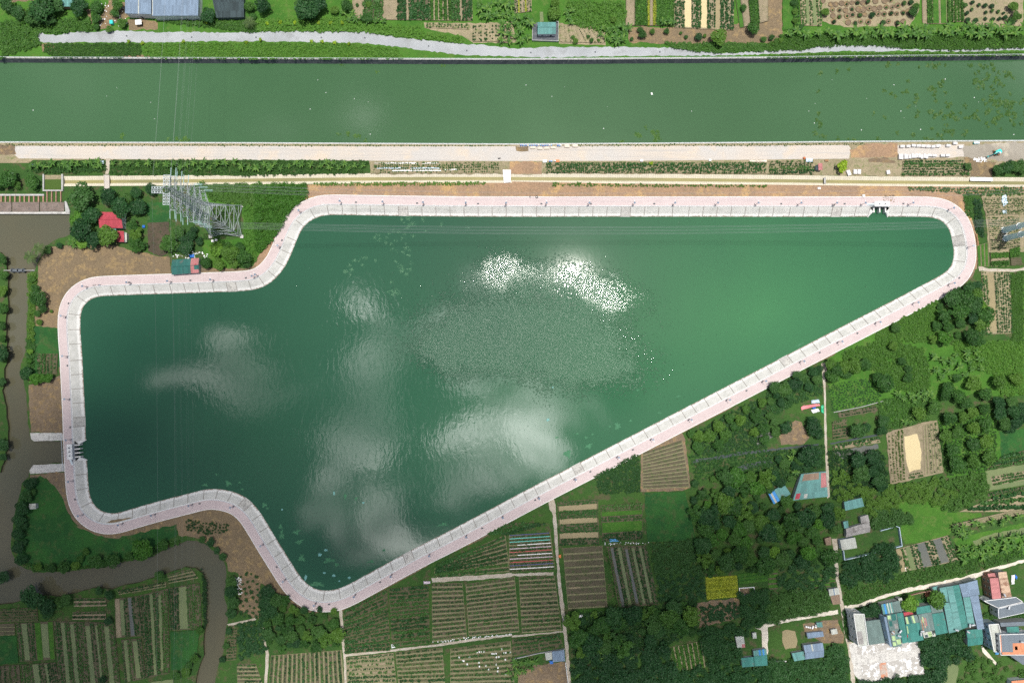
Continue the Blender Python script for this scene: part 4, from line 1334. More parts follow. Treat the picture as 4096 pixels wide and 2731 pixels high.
# village
house('tower_house', 'tall narrow house with worn white roof at the lane end', vq((42,640),(182,645),(240,1060),(108,1080)),10.0, R_pale, M_wallwhite, 'flat', 0, parapet=M_white, wins=[(0,1,3),(3,3,3)], panels=[(0,0.05,0.55,0.6,0.95, R_grey)])
house('house', 'wide grey green roofed house between the white tower house and the grey one', vq((205,745),(408,718),(466,1025),(250,1056)),5.5, R_greygreen, M_wallgrey, 'mono', 0,0.5, wins=[(0,2,1)])
house('tower_house', 'tall thin grey house with windows on its blue side', vq((452,690),(485,684),(562,1085),(535,1082)),10.0, R_bluegrey, M_wallblue, 'flat', 0, wins=[(3,3,2)])
house('house', 'house with patchwork lime and brown roof sheets', vq((488,660),(618,640),(690,1072),(566,1088)),7.0, R_greygreen, M_wallgrey, 'mono', 0,0.4,
      panels=[(0,0.05,0.03,0.35,0.14, R_green),(0,0.45,0.0,0.9,0.2, R_dteal),(0,0.1,0.2,0.4,0.36, R_dteal),(0,0.1,0.5,0.5,0.62, R_brown),(0,0.5,0.62,0.95,0.75, R_teal2),(0,0.1,0.66,0.45,0.8, R_green),(0,0.5,0.78,0.95,0.93, R_green),(0,0.08,0.84,0.4,0.96, R_green),(0,0.6,0.3,0.9,0.45, R_grey)])
house('house', 'long strip of dark teal roof right of the patchwork roof', vq((622,640),(706,628),(768,1022),(694,1040)),7.2, R_teal, M_wallgrey, 'mono', 0,0.3)
house('house', 'low teal and lime striped roof above the square teal roof', vq((728,690),(892,655),(925,755),(746,782)),5.5, R_greygreen, M_wallgrey, 'mono', 0,0.3, panels=[(0,0.05,0,0.2,1, R_green),(0,0.25,0,0.45,1, R_dteal),(0,0.55,0,0.7,1, R_green)])
house('house', 'broad square teal roof in the middle of the terrace', vq((740,784),(926,760),(976,990),(772,1030)),6.0, R_teal, M_wallgrey, 'mono', 0,0.4, panels=[(0,0.05,0.1,0.12,0.5, R_green),(0,0.0,0.55,0.04,0.7, R_red)])
house('house', 'grey green roof with rusty and lime skylight sheets', vq((908,655),(1085,622),(1132,858),(948,885)),6.0, R_greygreen, M_wallgrey, 'mono', 0,0.4, panels=[(0,0.12,0.3,0.2,0.95, R_rust),(0,0.3,0.2,0.38,0.8, R_rust),(0,0.22,0.15,0.28,0.5, R_green),(0,0.42,0.25,0.5,0.7, R_pinkred)])
house('house', 'patched olive lean-to under the grey green roof', vq((965,893),(1132,866),(1138,940),(985,965)),3.5, R_pale, M_wallgrey, 'mono', 0,0.3, panels=[(0,0.4,0.1,0.7,0.9, R_green),(0,0.1,0.5,0.35,0.95, R_dark)])
house('house', 'teal roof right of the grey green roof', vq((1092,648),(1245,622),(1300,892),(1140,925)),6.2, R_teal, M_wallgrey, 'mono', 0,0.4)
house('house', 'small dark teal roof facing the walled garden', vq((875,562),(1060,530),(1082,618),(890,650)),5.5, R_teal, M_wallgrey, 'mono', 0,0.3)
house('house', 'grey roof with a leaning pole behind the garden tree', vq((1068,527),(1222,540),(1240,618),(1090,642)),5.2, R_greygreen, M_wallgrey, 'mono', 0,0.3)
house('house', 'teal roof with blue glazed stripes beside the lane', vq((415,522),(655,470),(690,620),(440,650)),5.0, R_teal2, M_wallgrey, 'mono', 0,0.3, panels=[(0,0.12,0.0,0.22,1.0, R_blue),(0,0.3,0.0,0.36,1.0, R_pale),(0,0.44,0,0.5,1.0, R_pale),(0,0.58,0,0.99,1.0, R_greygreen)])
house('annex', 'pale tiled terrace strip beside the walled garden', vq((640,440),(690,430),(742,592),(698,602)),4.0, R_pale, M_wallgrey, 'flat', 0)
house('annex', 'small maroon roof in a gap between two teal roofs', vq((712,628),(830,612),(838,645),(720,668)),3.5, R_red, M_wallgrey, 'mono', 0,0.2)
for k, (lb, q_, rm) in enumerate([
    ('short teal shed at the left of the big shed row', ((1192,302),(1280,282),(1312,482),(1232,492)), R_teal2),
    ('long pale teal shed, first of the big shed row', ((1245,502),(1320,490),(1408,880),(1320,905)), R_teal2),
    ('long mottled teal shed, second of the big shed row', ((1285,284),(1364,272),(1488,850),(1410,880)), R_teal2),
    ('long clean teal shed, third of the big shed row', ((1367,272),(1448,256),(1570,818),(1490,850)), R_teal),
    ('blue grey shed at the lane, fourth of the big shed row', ((1455,252),(1540,236),(1592,414),(1504,426)), R_bluegrey),
    ('teal shed below the blue grey one, fourth of the big shed row', ((1506,428),(1592,417),(1662,800),(1575,815)), R_teal2),
    ('wide blue grey shed at the lane, last of the big shed row', ((1543,236),(1690,192),(1724,388),(1594,410)), R_bluegrey),
    ('long blue grey shed below the wide one, last of the big shed row', ((1596,412),(1706,394),(1786,842),(1700,856)), R_bluegrey)]):
    house('long_shed', lb, vq(*q_), 5.6 + 0.15 * k, rm, M_wallgrey, 'mono', 1, 0.25)
house('house', 'low dark teal roofed house below the shed row', vq((1546,862),(1758,842),(1766,1050),(1570,1076)),4.2, R_teal, M_wallgrey, 'gable', 0,0.6)
house('hut', 'small turquoise roofed hut beside the brick yard', vq((1092,295),(1165,275),(1180,380),(1130,390)),3.0, R_teal2, M_wallgrey, 'mono', 0,0.2)
house('house', 'red roofed house near the right edge of the village', vq((1862,172),(1965,160),(2005,432),(1896,450)),7.0, R_pinkred, M_wallbrick, 'mono', 1,0.6, wins=[(3,3,2)])
house('annex', 'low faded red roof above the red roofed house', vq((1832,112),(1946,98),(1958,152),(1842,166)),4.0, R_pinkred, M_wallbrick, 'mono', 0,0.3)
house('house', 'long rusty corrugated roof beside the red roofed house', vq((1972,92),(2075,78),(2146,412),(2030,440)),6.5, R_rust, M_wallgrey, 'mono', 1,0.5)
house('house', 'two storey white house with flat slate roof at the right', vq((1775,470),(2200,420),(2290,480),(1965,562)),7.5, R_flat, M_wallwhite, 'flat', 0, parapet=M_white, wins=[(3,4,2),(0,5,2)])
house('house', 'lower slate roofed wing of the white house', vq((1965,572),(2300,492),(2420,600),(1972,700)),7.0, R_flat, M_wallwhite, 'flat', 0, parapet=M_wallwhite, wins=[(3,1,2)])
house('house', 'white house block with pale blue walls at the right edge', vq((1838,785),(1970,775),(2060,1140),(1910,1145)),8.5, R_pale, M_wallblue, 'flat', 0, parapet=M_white, wins=[(3,4,3)])
house('house', 'tallest block with orange terrace and slate roof at the right edge', vq((1982,918),(2420,905),(2440,1185),(2000,1188)),11.0, R_flat, M_wallwhite, 'flat', 0, parapet=M_white, wins=[(3,4,3),(0,4,3)],
      panels=[(0,0.0,0.0,0.06,1.0, R_orange),(0,0.0,0.88,0.8,1.0, R_orange),(0,0.40,0.45,0.75,0.88, R_orange),(0,0.46,0.6,0.54,0.78, R_pale)])
house('house', 'teal roofed rear wing behind the orange terrace', vq((2085,820),(2245,812),(2252,905),(2092,912)),8.0, R_teal, M_wallgrey, 'mono', 0,0.4)
house('house', 'dark slate roofed rear wing at the right edge', vq((2000,765),(2400,745),(2410,800),(2010,815)),7.0, R_flat, M_wallgrey, 'flat', 0)
house('house', 'grey roofed house with a windowed wall, lower right corner', vq((2135,1205),(2420,1180),(2430,1330),(2300,1320)),6.0, R_flat, M_wallgrey, 'flat', 0, wins=[(3,3,2)])
house('house', 'salmon tiled roof at the bottom right corner', vq((2150,1540),(2420,1515),(2430,1680),(2160,1680)),4.5, R_orange, M_wallwhite, 'mono', 0,0.4)

# stainless water tanks on the roofs
M_inox = paint_mat('stainless_tank', (0.72, 0.74, 0.76), 0.1, 0.3, metal=0.6)
tank_labels = ['on the patchwork roof, upper one', 'on the dark teal strip roof', 'on the square teal roof edge', 'between square teal and patched roofs', 'at the foot of the third long shed', 'on the blue grey shed row', 'on the low dark teal house', 'on the rusty corrugated roof', 'on the lower slate roofed wing', 'on the orange terrace block', 'on the grey green roof', 'on the foot of the second long shed']
for lb, (x, y, z) in zip(tank_labels, [(570,895,7.6),(672,880,7.8),(945,915,6.6),(962,878,6.8),(1595,800,6.6),(1640,795,7.2),(1572,885,5.2),(2058,395,7.3),(2118,562,7.4),(2295,1020,11.4),(655,940,7.6),(1420,862,6.4)]):
    p = P(*V1(x, y), z + 0.6)
    root = empty('water_tank', (p.x, p.y, z), random.uniform(0, 3))
    tag(root, 'stainless steel water tank ' + lb, 'water tank', 'water tanks on the village roofs')
    mb = MB()
    mb.bar((-0.9, 0, 0.75), (0.9, 0, 0.75), 0.5, 12)
    mb.bar((-1.0, 0, 0.75), (-0.9, 0, 0.75), 0.3, 12, 0.5)
    mb.bar((0.9, 0, 0.75), (1.0, 0, 0.75), 0.5, 12, 0.3)
    mb.obj('drum', M_inox, root, smooth=False)
    for s in (-0.6, 0.6):
        mb = MB()
        mb.box((s, 0, 0.15), (0.12, 0.9, 0.3))
        mb.obj('cradle', M_lampgrey, root)

# walls and yards
def wall_line(name, label, pts, h=1.6, t=0.25, mat=M_wallgrey, closed=False):
    w_ = [P(x, y, 0).xy for x, y in pts]
    root = empty(name, (w_[0].x, w_[0].y, 0))
    tag(root, label, 'wall')
    m_ = len(w_)
    for k in range(m_ if closed else m_ - 1):
        a, c = w_[k] - w_[0], w_[(k + 1) % m_] - w_[0]
        mb = MB()
        md = (a + c) / 2
        mb.box((md.x, md.y, h / 2),((c - a).length + t, t + 0.002 * k, h + 0.003 * k), math.atan2(c.y - a.y, c.x - a.x))
        mb.obj('wall_run', mat, root)
    return root


wall_line('yard_wall', 'grey wall around the yard of the teal gabled house', T(2,0,(205,205),(190,210),(186,380),(425,388),(425,212),(405,208)),1.5)
tag(sheet('yard', T(2,0,(188,210),(425,210),(425,388),(186,380)), M_darkwall), 'dark paved yard of the teal gabled house', 'yard')
wall_line('yard_wall', 'pale blue wall around the grassy yard', T(3,3,(1020,160),(1165,120),(1190,130),(1215,300),(1145,318)),2.0,0.35, M_wallblue)
wall_line('yard_wall', 'pale blue lower wall of the grassy yard', T(3,3,(680,345),(690,428),(830,395),(970,362)),2.0,0.35, M_wallblue)
wall_line('garden_wall', 'brick wall of the garden behind the village terrace', [V1(*p) for p in ((800,385),(940,350),(1010,340),(1060,330))],1.6,0.3, M_wallbrick)
wall_line('garden_wall', 'dark fence wall beside the lane in front of the shed row', [V1(*p) for p in ((1205,270),(1450,215),(1650,165))],1.5,0.3, M_wallgrey)
wall_line('boundary_wall', 'thin white wall along the lower left of the farmyard', T(3,3,(0,1365),(160,1358)) , 1.2,0.3, M_white)
wall_line('boundary_wall', 'long dark wall beside the grey roofed shed', T(2,3,(0,1340),(240,1285),(480,1245)),1.4,0.3, M_wallgrey)
wall_line('boundary_wall', 'white wall running down the dirt lane', T(2,3,(490,1370),(515,1568)),1.4,0.3, M_wallwhite)
wall_line('boundary_wall', 'pale low wall beside the wet meadow field', T(3,2,(600,648),(850,600),(1050,545)),0.8,0.3, M_wallgrey)
wall_line('tank_wall', 'white rim of the small square tank near the yellow crop', T(2,3,(2085,692),(2220,682),(2226,745),(2090,756)),0.6,0.4, M_white, True)
sheet('tank_bed', T(2, 3, (2088, 694), (2180, 687), (2182, 750), (2092, 754)), M_clod)
tag(sheet('brick_yard', [V1(*p) for p in ((1000,340),(1090,325),(1110,380),(1060,480),(1000,400))], R_orange), 'brick red yard among the village roofs', 'yard')
tag(sheet('lawn', [V1(*p) for p in ((740,470),(1040,430),(1050,500),(900,555),(760,570))], M_lawn), 'small lawn of the walled village garden', 'lawn')

# floors left from the torn-down houses
M_tilefloor, n, b = new_mat('broken_white_tiles')
pos = n.n('ShaderNodeNewGeometry').outputs['Position']
k_ = n.ramp(n.noise(pos, 0.32, 6.0, 0.68), 0.50, 0.56)
n.put(b.inputs['Base Color'], n.mix(k_, n.mix(n.noise(pos, 1.6,5.0,0.7),(0.28,0.27,0.25),(0.44,0.42,0.39)),(0.80,0.81,0.82)))
b.inputs['Roughness'].default_value = 0.7
M_redtilefloor = ground_mat('broken_red_tiles', (0.50,0.22,0.13),(0.42,0.36,0.31),(0.36,0.33,0.30),0.35,0.5,2.0,0.3,0.05)
floor_words = ['upper row, leftmost', 'upper row, second', 'upper row, third', 'upper row, fourth', 'upper row, rightmost', 'lower row, leftmost, rubble strewn', 'lower row, with red tiles', 'lower row, third', 'lower row, fourth', 'lower row, rightmost']
floors = [((90,1085),(225,1065),(240,1180),(115,1195)),((232,1062),(340,1045),(360,1150),(250,1165)),((345,1045),(520,1035),(560,1110),(380,1145)),((560,1095),(690,1070),(715,1130),(600,1150)),((695,1050),(905,1005),(905,1110),(725,1140)),
          ((150,1330),(385,1300),(400,1500),(180,1545)),((390,1305),(480,1290),(505,1490),(415,1512)),((490,1290),(690,1255),(715,1465),(520,1495)),((705,1250),(805,1232),(850,1445),(745,1460)),((812,1230),(915,1212),(985,1420),(865,1440))]
for lb, q_ in zip(floor_words, floors):
    fp = rough_edge(wpoly(vq(*q_), 0.3), 0.25, 1.5)
    mb = MB()
    mb.prism([(p.x, p.y) for p in fp], 0.0, 0.32 + random.uniform(0, 0.06))
    o = mb.obj('house_floor', M_redtilefloor if 'red tiles' in lb else M_tilefloor)
    tag(o, 'broken floor slab of a torn-down house, ' + lb, 'floor slab', 'floor slabs of torn-down houses')

# ------------------------------------------------------------------ lattice pylon
pc = P(907, 885, 0).xy
py_ = empty('lattice_pylon', (pc.x, pc.y, 0))
tag(py_, 'tall galvanised lattice pylon beside the red house', 'pylon')
PROF = [(0.0,9.0),(8,7.4),(16,5.8),(24,4.3),(31,3.1),(37,2.5),(43,2.1),(50,1.8),(57,1.55),(63,1.5),(69,1.5)]
CORN = [(-1, -1), (1, -1), (1, 1), (-1, 1)]
for sx_, sy_ in CORN:
    mb = MB()
    for (z0, h0), (z1, h1_) in zip(PROF[:-1], PROF[1:]):
        mb.bar((sx_ * h0, sy_ * h0, z0), (sx_ * h1_, sy_ * h1_, z1), 0.26 if z0 < 31 else 0.2)
    mb.obj('leg', M_steel, py_)
    mb = MB()
    mb.box((sx_ * 9.1, sy_ * 9.1, 0.25), (1.8, 1.8, 1.1))
    mb.obj('footing', M_conc, py_)
for k in range(4):
    mb = MB()
    (ax, ay), (bx, by) = CORN[k], CORN[(k + 1) % 4]
    for (z0, h0), (z1, h1_) in zip(PROF[:-1], PROF[1:]):
        A, B = Vector((ax * h0, ay * h0, z0)), Vector((bx * h0, by * h0, z0))
        C_, D_ = Vector((ax * h1_, ay * h1_, z1)), Vector((bx * h1_, by * h1_, z1))
        r_ = 0.13
        if z0 > 0:
            mb.bar(A, B, r_)
        mb.bar(A, D_, r_)
        mb.bar(B, C_, r_)
        if z0 >= 31:
            for f in (0.33, 0.66):
                mb.bar(A.lerp(C_, f), B.lerp(D_, f), 0.08)
                mb.bar(A.lerp(C_, f), B.lerp(D_, f - 0.33), 0.08)
        if z0 < 31:      # secondary bracing of the splayed foot
            X = (A + B + C_ + D_) / 4
            for q0, q1 in ((A, C_), (B, D_)):
                mb.bar((q0 + q1) / 2, X, 0.09)
                mb.bar((q0 * 3 + q1) / 4, (q0 + X) / 2, 0.08)
            mb.bar((C_ + D_) / 2, X, 0.09)
    mb.obj('bracing', M_steel, py_)
ARMS = [(31, 9.8), (37, 9.8), (43, 9.8), (50, 8.6), (57, 8.5), (63, 8.4)]


def arm(z, L, hw, dirx, diry, drop=2.2):
    """tapered triangular truss arm from the body outwards"""
    mb = MB()
    dv = Vector((dirx, diry, 0))
    sv = Vector((-diry, dirx, 0))
    h0 = np.interp(z, [p[0] for p in PROF], [p[1] for p in PROF])
    roots = [dv * h0 + sv * h0 * s + Vector((0, 0, z)) for s in (-1, 1)]
    lows = [dv * h0 + sv * h0 * s + Vector((0, 0, z + drop)) for s in (-1, 1)]
    tips = [dv * L + sv * hw * s + Vector((0, 0, z)) for s in (-1, 1)]
    for s in (0, 1):
        mb.bar(roots[s], tips[s], 0.15)
        mb.bar(lows[s], tips[s], 0.13)
    mb.bar(tips[0], tips[1], 0.13)
    for f in (0.33, 0.66, 0.0):
        a_, c_ = roots[0].lerp(tips[0], f), roots[1].lerp(tips[1], f)
        e_, g_ = roots[0].lerp(tips[0], f + 0.33), roots[1].lerp(tips[1], f + 0.33)
        mb.bar(a_, g_, 0.09)
        mb.bar(c_, e_, 0.09)
        mb.bar(a_, c_, 0.09)
        for s in (0, 1):
            mb.bar(roots[s].lerp(tips[s], f), lows[s].lerp(tips[s], f + 0.17), 0.08)
    return mb.obj('cross_arm', M_steel, py_)


for z, L in ARMS:
    for sgn in (1, -1):
        arm(z, L, 0.9, 0, sgn)
# top truss with its westward outrigger
for dirx, diry, L in ((0, 1, 7.2), (0, -1, 7.2), (-1, 0, 7.0)):
    mb = MB()
    dv, sv = Vector((dirx, diry, 0)), Vector((-diry, dirx, 0))
    m_ = 4
    for k in range(m_):
        a0, a1 = 1.5 + (L - 1.5) * k / m_, 1.5 + (L - 1.5) * (k + 1) / m_
        z_ = Vector((0, 0, 69))
        mb.bar(dv * a0 + sv * 1.5 + z_, dv * a1 - sv * 1.5 + z_, 0.12)
        mb.bar(dv * a0 - sv * 1.5 + z_, dv * a1 + sv * 1.5 + z_, 0.12)
        mb.bar(dv * a1 - sv * 1.5 + z_, dv * a1 + sv * 1.5 + z_, 0.13)
        for s in (-1, 1):
            mb.bar(dv * a0 + sv * 1.5 * s + z_, dv * a1 + sv * 1.5 * s + z_, 0.16)
            mb.bar(dv * a0 + sv * 1.5 * s + z_, dv * (1.5 if k == 0 else a0) + sv * 1.5 * s + Vector((0,0,69 - 2.2 * (1 - k / m_))),0.1)
            mb.bar(dv * 1.5 + sv * 1.5 * s + Vector((0, 0, 66.8)), dv * L + sv * 1.5 * s + z_, 0.1)
    mb.obj('cross_arm', M_steel, py_)

# insulator strings and conductors
def sag_wire(label, a, c, sag, r=0.055, nseg=28, grp=None, name='power_line'):
    a, c = Vector(a), Vector(c)
    mb = MB()
    pts_ = [a.lerp(c, k / nseg) + Vector((0,0,-4 * sag * (k / nseg) * (1 - k / nseg))) for k in range(nseg + 1)]
    for p0, p1 in zip(pts_[:-1], pts_[1:]):
        mb.bar(p0, p1, r, 3)
    o = mb.obj(name, M_wire)
    tag(o, label, 'power line', grp)


pc3 = Vector((pc.x, pc.y, 0))
lv = ['lowest', 'middle', 'upper']
for k, (z, L) in enumerate(ARMS[:3]):
    for sgn, nm in ((1, 'northern'), (-1, 'southern')):
        tip = Vector((0.9, sgn * L, z))
        end = tip + Vector((4.2, 0, -0.35))
        mb = MB()
        for s in (-0.35, 0.35):
            for q in range(12):
                mb.bar(tip.lerp(end, q / 12) + Vector((0, s, 0)), tip.lerp(end, (q + 0.7) / 12) + Vector((0, s, 0)),0.17,6)
        mb.obj('insulator', M_glass_ins, py_)
        for s in (-0.3, 0.3):
            sag_wire(f'{lv[k]} {nm} power line crossing the lake eastwards, {"left" if s < 0 else "right"} wire of its pair', pc3 + end + Vector((0, s, 0)),(pc.x + 495, pc.y + sgn * 8.5 + s, 44 + 6 * k),27 - 2.5 * k, 0.035, grp='power lines from the lattice pylon')
for k, (z, L) in enumerate(ARMS[3:]):
    for sgn, nm in ((1, 'north'), (-1, 'south')):
        for sx_ in (-1.2, 1.2):
            tip = Vector((sx_, sgn * L, z))
            end = tip + Vector((0, sgn * 4.2, -0.35))
            mb = MB()
            for q in range(12):
                mb.bar(tip.lerp(end, q / 12), tip.lerp(end, (q + 0.7) / 12), 0.2, 6)
            mb.obj('insulator', M_glass_ins, py_)
            sag_wire(f'{lv[k]} power line running {nm} from the pylon, {"left" if sx_ < 0 else "right"} wire of its pair', pc3 + end, (pc.x + sx_, pc.y + sgn * 460, z - 4),13,0.010, grp='power lines from the lattice pylon')
for sx_, nm in ((-7.0, 'left'), (1.5, 'right')):
    for sgn, nn in ((1, 'north'), (-1, 'south')):
        sag_wire(f'thin {nm} earth wire running {nn} over the water from the pylon top', pc3 + Vector((sx_, sgn * 1.5,69)),(pc.x + sx_, pc.y + sgn * 460,66),12,0.024, grp='power lines from the lattice pylon')

# ------------------------------------------------------------------ twin tubular masts at the right edge
for k, (px_, pyy, lb) in enumerate([(4016,921, 'upper one of two tall pale blue steel masts at the right edge'),(4021,954, 'lower one of two tall pale blue steel masts at the right edge')]):
    p = P(px_, pyy, 0)
    root = empty('steel_mast', (p.x, p.y, 0))
    tag(root, lb, 'mast', 'tubular steel masts')
    mb = MB()
    mb.box((0, 0, 0.2), (4.2, 4.2, 0.5))
    mb.obj('footing', M_conc, root)
    for s, (z0, z1, r0, r1) in enumerate([(0.45,12,1.65,1.5),(12,24,1.5,1.32),(24,36,1.32,1.15),(36,48,1.15,1.0)]):
        mb = MB()
        mb.bar((0, 0, z0), (0, 0, z1), r0, 20, r1)
        mb.obj('tube', M_mast, root, smooth=False)
        mb = MB()
        mb.lathe((0, 0, z0), [(r0 + 0.35, 0), (r0 + 0.35, 0.22), (r0, 0.3)], 20)
        mb.obj('flange', M_white, root)
    for q in range(1, 5):
        mb = MB()
        mb.bar((-5 if q % 2 else -4, 0, 40 + 2 * q), (5 if q % 2 else 4, 0, 40 + 2 * q), 0.12, 6)
        mb.obj('cross_arm', M_mast, root)

# ------------------------------------------------------------------ promenade lamps and covers
lamp_px = ([T1(1,1, *p) for p in ((20,975),(240,700),(435,385),(797,302),(1178,305),(1551,310),(1926,318),(2304,322))]
           + [T1(2,1, *p) for p in ((323,325),(697,325),(1115,322),(1487,320),(1857,320),(2243,320))]
           + [T1(3,1, *p) for p in ((277,322),(603,315),(850,320),(1283,318),(1665,365),(1828,700),(1665,1033),(1325,1210),(973,1387),(630,1560))]
           + [T1(3,2,297,178)] + [T1(2,2, *p) for p in ((2305,350),(1965,528),(1622,708),(1280,882),(957,1048),(583,1240),(250,1417))]
           + [T1(1,3, *p) for p in ((2272,22),(1930,203),(1593,380),(1258,558),(915,740),(555,840),(257,612),(60,292))]
           + [T1(0,2,2140,1518), T1(0,2,1762,1478), T1(0,3,1440,5), T1(0,3,1125,92), T1(0,3,752,53)]
           + [T1(0,2, *p) for p in ((680,1280),(660,905),(645,526),(625,140))] + [T1(0,1, *p) for p in ((600,1328),(818,1060),(1205,1045),(1583,1030),(1970,1020),(2345,975))])
mbp, mba, mbl, mbs, mbb = MB(), MB(), MB(), MB(), MB()
mbp.bar((0, 0, 0), (0, 0, 5.0), 0.13, 8, 0.08)
mba.bar((0, 0, 4.85), (0, 1.0, 5.15), 0.055, 6)
mbl.box((0, 1.15, 5.12), (0.34, 0.7, 0.12))
mbs.add([(-0.55,-0.45,5.2),(0.55,-0.45,5.2),(0.55,0.4,5.42),(-0.55,0.4,5.42),(-0.55,-0.45,5.13),(0.55,-0.45,5.13),(0.55,0.4,5.35),(-0.55,0.4,5.35)],[(0,1,2,3),(7,6,5,4),(0,4,5,1),(1,5,6,2),(2,6,7,3),(3,7,4,0)])
mbb.box((0, 0, 0.12), (0.55, 0.55, 0.24))
lamp_parts = [('pole', mbp.mesh('pole', M_lampgrey)),('arm', mba.mesh('arm', M_lampgrey)),('lamp_head', mbl.mesh('lamp_head', M_white)),('solar_panel', mbs.mesh('solar_panel', M_panelblue)),('base', mbb.mesh('base', M_lampgrey))]
lamp_i = sorted({near_idx(*p) for p in lamp_px})
SIDES = [('north promenade', lambda p: p.y > 60 and -95 < p.x < 255),('rounded eastern end of the promenade', lambda p: p.x >= 215),('promenade beside the north-western notch', lambda p: p.y > 40 and p.x < -95),
         ('western promenade', lambda p: p.x < -215),('promenade around the south-western notch', lambda p: p.x < -95),('slanting south-eastern promenade', lambda p: True)]
cnt = {}
for k in lamp_i:
    p = E[k] + EN[k] * 6.35
    sd = next(nm for nm, f in SIDES if f(p))
    cnt[sd] = cnt.get(sd, 0) + 1
    root = empty('street_lamp', (p.x, p.y, 0.42), math.atan2(EN[k].y, EN[k].x) - math.pi / 2)
    tag(root, f'solar street lamp, {ORD[cnt[sd] - 1]} counter-clockwise on the {sd}', 'street lamp', 'solar lamps along the promenade')
    for nm, me in lamp_parts:
        obj(nm, me, root)
cov_px = ([T1(1,1, *p) for p in ((1490,303),(2050,308),(913,295),(243,650))] + [T1(2,1, *p) for p in ((265,312),(715,312),(1295,312))] + [T1(3,1, *p) for p in ((108,312),(690,312),(1230,312),(1740,990),(815,1478))]
          + [T1(3,2,490,137)] + [T1(2,2, *p) for p in ((2140,438),(1105,970),(705,1177),(203,1437))] + [T1(1,3, *p) for p in ((2080,125),(1128,628),(685,825),(207,490))]
          + [T1(0,2, *p) for p in ((1830,1468),(700,1443),(665,795),(640,227))] + [T1(0,1, *p) for p in ((650,1217),(1180,1038),(1760,1018),(2265,997))])
mb = MB()
mb.box((0, 0, 0.05), (1.15, 0.85, 0.12))
cov_me = mb.mesh('inspection_cover', M_cover)
cnt = {}
for px_, pyy in cov_px:
    k = near_idx(px_, pyy)
    p = E[k] + EN[k] * 7.0
    sd = next(nm for nm, f in SIDES if f(p))
    cnt[sd] = cnt.get(sd, 0) + 1
    o = obj('drain_cover', cov_me, None, (p.x, p.y, 0.42), math.atan2(EN[k].y, EN[k].x) - math.pi / 2)
    tag(o, f'dark rectangular drain cover, {ORD[cnt[sd] - 1]} along the {sd}', 'drain cover', 'drain covers in the pink paving')

# ------------------------------------------------------------------ sluices
def sluice(i0, i1, label, gates):
    mid = (i0 + i1) // 2
    c = E[mid] + EN[mid] * 5.0
    rz = math.atan2(EN[mid].y, EN[mid].x) - math.pi / 2
    root = empty('sluice', (c.x, c.y, 0), rz)
    tag(root, label, 'sluice')
    wd = (i1 - i0) * STEP
    mb = MB()
    mb.box((0, 1.4, 2.6), (wd * 0.78, 3.0, 0.3))
    mb.obj('deck', M_white, root)
    for s in (-1, 1):                      # deck legs
        for yy in (0.2, 2.4):
            mb = MB()
            mb.box((s * wd * 0.34, yy, 1.05), (0.4, 0.4, 2.85))
            mb.obj('column', M_wallwhite, root)
    for q in range(gates + 1):
        x = (q / gates - 0.5) * wd * 0.62
        mb = MB()
        mb.box((x, -1.2, -1.3), (0.7, 3.6, 3.0))
        mb.obj('pier', M_whiteconc, root)
        if q < gates:
            xm = ((q + 0.5) / gates - 0.5) * wd * 0.62
            mb = MB()
            mb.box((xm, -0.5, -1.0), (wd * 0.62 / gates - 0.75, 0.15, 2.6))
            mb.obj('gate', M_lampgrey, root)
            mb = MB()
            mb.lathe((xm, 1.2, 2.75), [(0.1, 0), (0.1, 0.7), (0.35, 0.72), (0.35, 0.85), (0.05, 0.9)], 10)
            mb.bar((xm, 1.2, 3.3), (xm + 0.9, 1.4, 3.3), 0.06, 5)
            mb.obj('hoist', M_lampgrey, root)
    for s in (-1, 1):                      # splayed wing walls
        mb = MB()
        a = Vector((s * wd * 0.34, -2.4))
        e_ = Vector((s * wd * 0.52, -5.3))
        nx = Vector((0.35 * s, 0))
        mb.add([(a.x, a.y, -3.2),(e_.x, e_.y, -3.2),(e_.x + nx.x, e_.y, -3.2),(a.x + nx.x * 5, a.y + 1.6,-3.2),
                (a.x, a.y, 0.1),(e_.x, e_.y, -2.2),(e_.x + nx.x, e_.y, -2.2),(a.x + nx.x * 5, a.y + 1.6,0.35)],
               [(4, 5, 6, 7), (0, 1, 5, 4), (1, 2, 6, 5), (2, 3, 7, 6), (3, 0, 4, 7)])
        mb.obj('wing_wall', M_whiteconc, root)
    mb = MB()                              # stair up to the deck
    for q in range(9):
        mb.box((-wd * 0.39 - 0.3 - q * 0.42, 1.4 + q * 0.05, 2.35 - q * 0.27), (0.44, 1.1, 0.16))
    mb.obj('stair', M_rail, root)
    for yy in (-0.05, 2.85):
        mb = MB()
        mb.bar((-wd * 0.39, yy, 3.5), (wd * 0.39, yy, 3.5), 0.05, 5)
        for q in range(6):
            x = (q / 5 - 0.5) * wd * 0.78
            mb.bar((x, yy, 2.7), (x, yy, 3.5), 0.04, 4)
        mb.obj('handrail', M_rail, root)
    return root


sluice(sluN0, sluN1, 'white concrete sluice deck on the north bank of the lake', 2)
sluice(sluW0, sluW1, 'white concrete sluice deck on the west bank of the lake', 3)
# bridge rail over the sluice channel on the creek side
railing([P(*T1(0,2,572,845)).xy, P(*T1(0,2,582,1010)).xy, P(*T1(0,2,588,1180)).xy], 'bridge_railing', 'white railing above the creek channel of the western sluice', 0.42,1.0,2.0)

# old pumping sluice in the creek
c0 = P(*T1(0, 1, 0, 390)).xy
pl_ = empty('creek_barrage', (c0.x, c0.y, 0))
tag(pl_, 'old brown concrete barrage across the creek at the left edge', 'barrage')


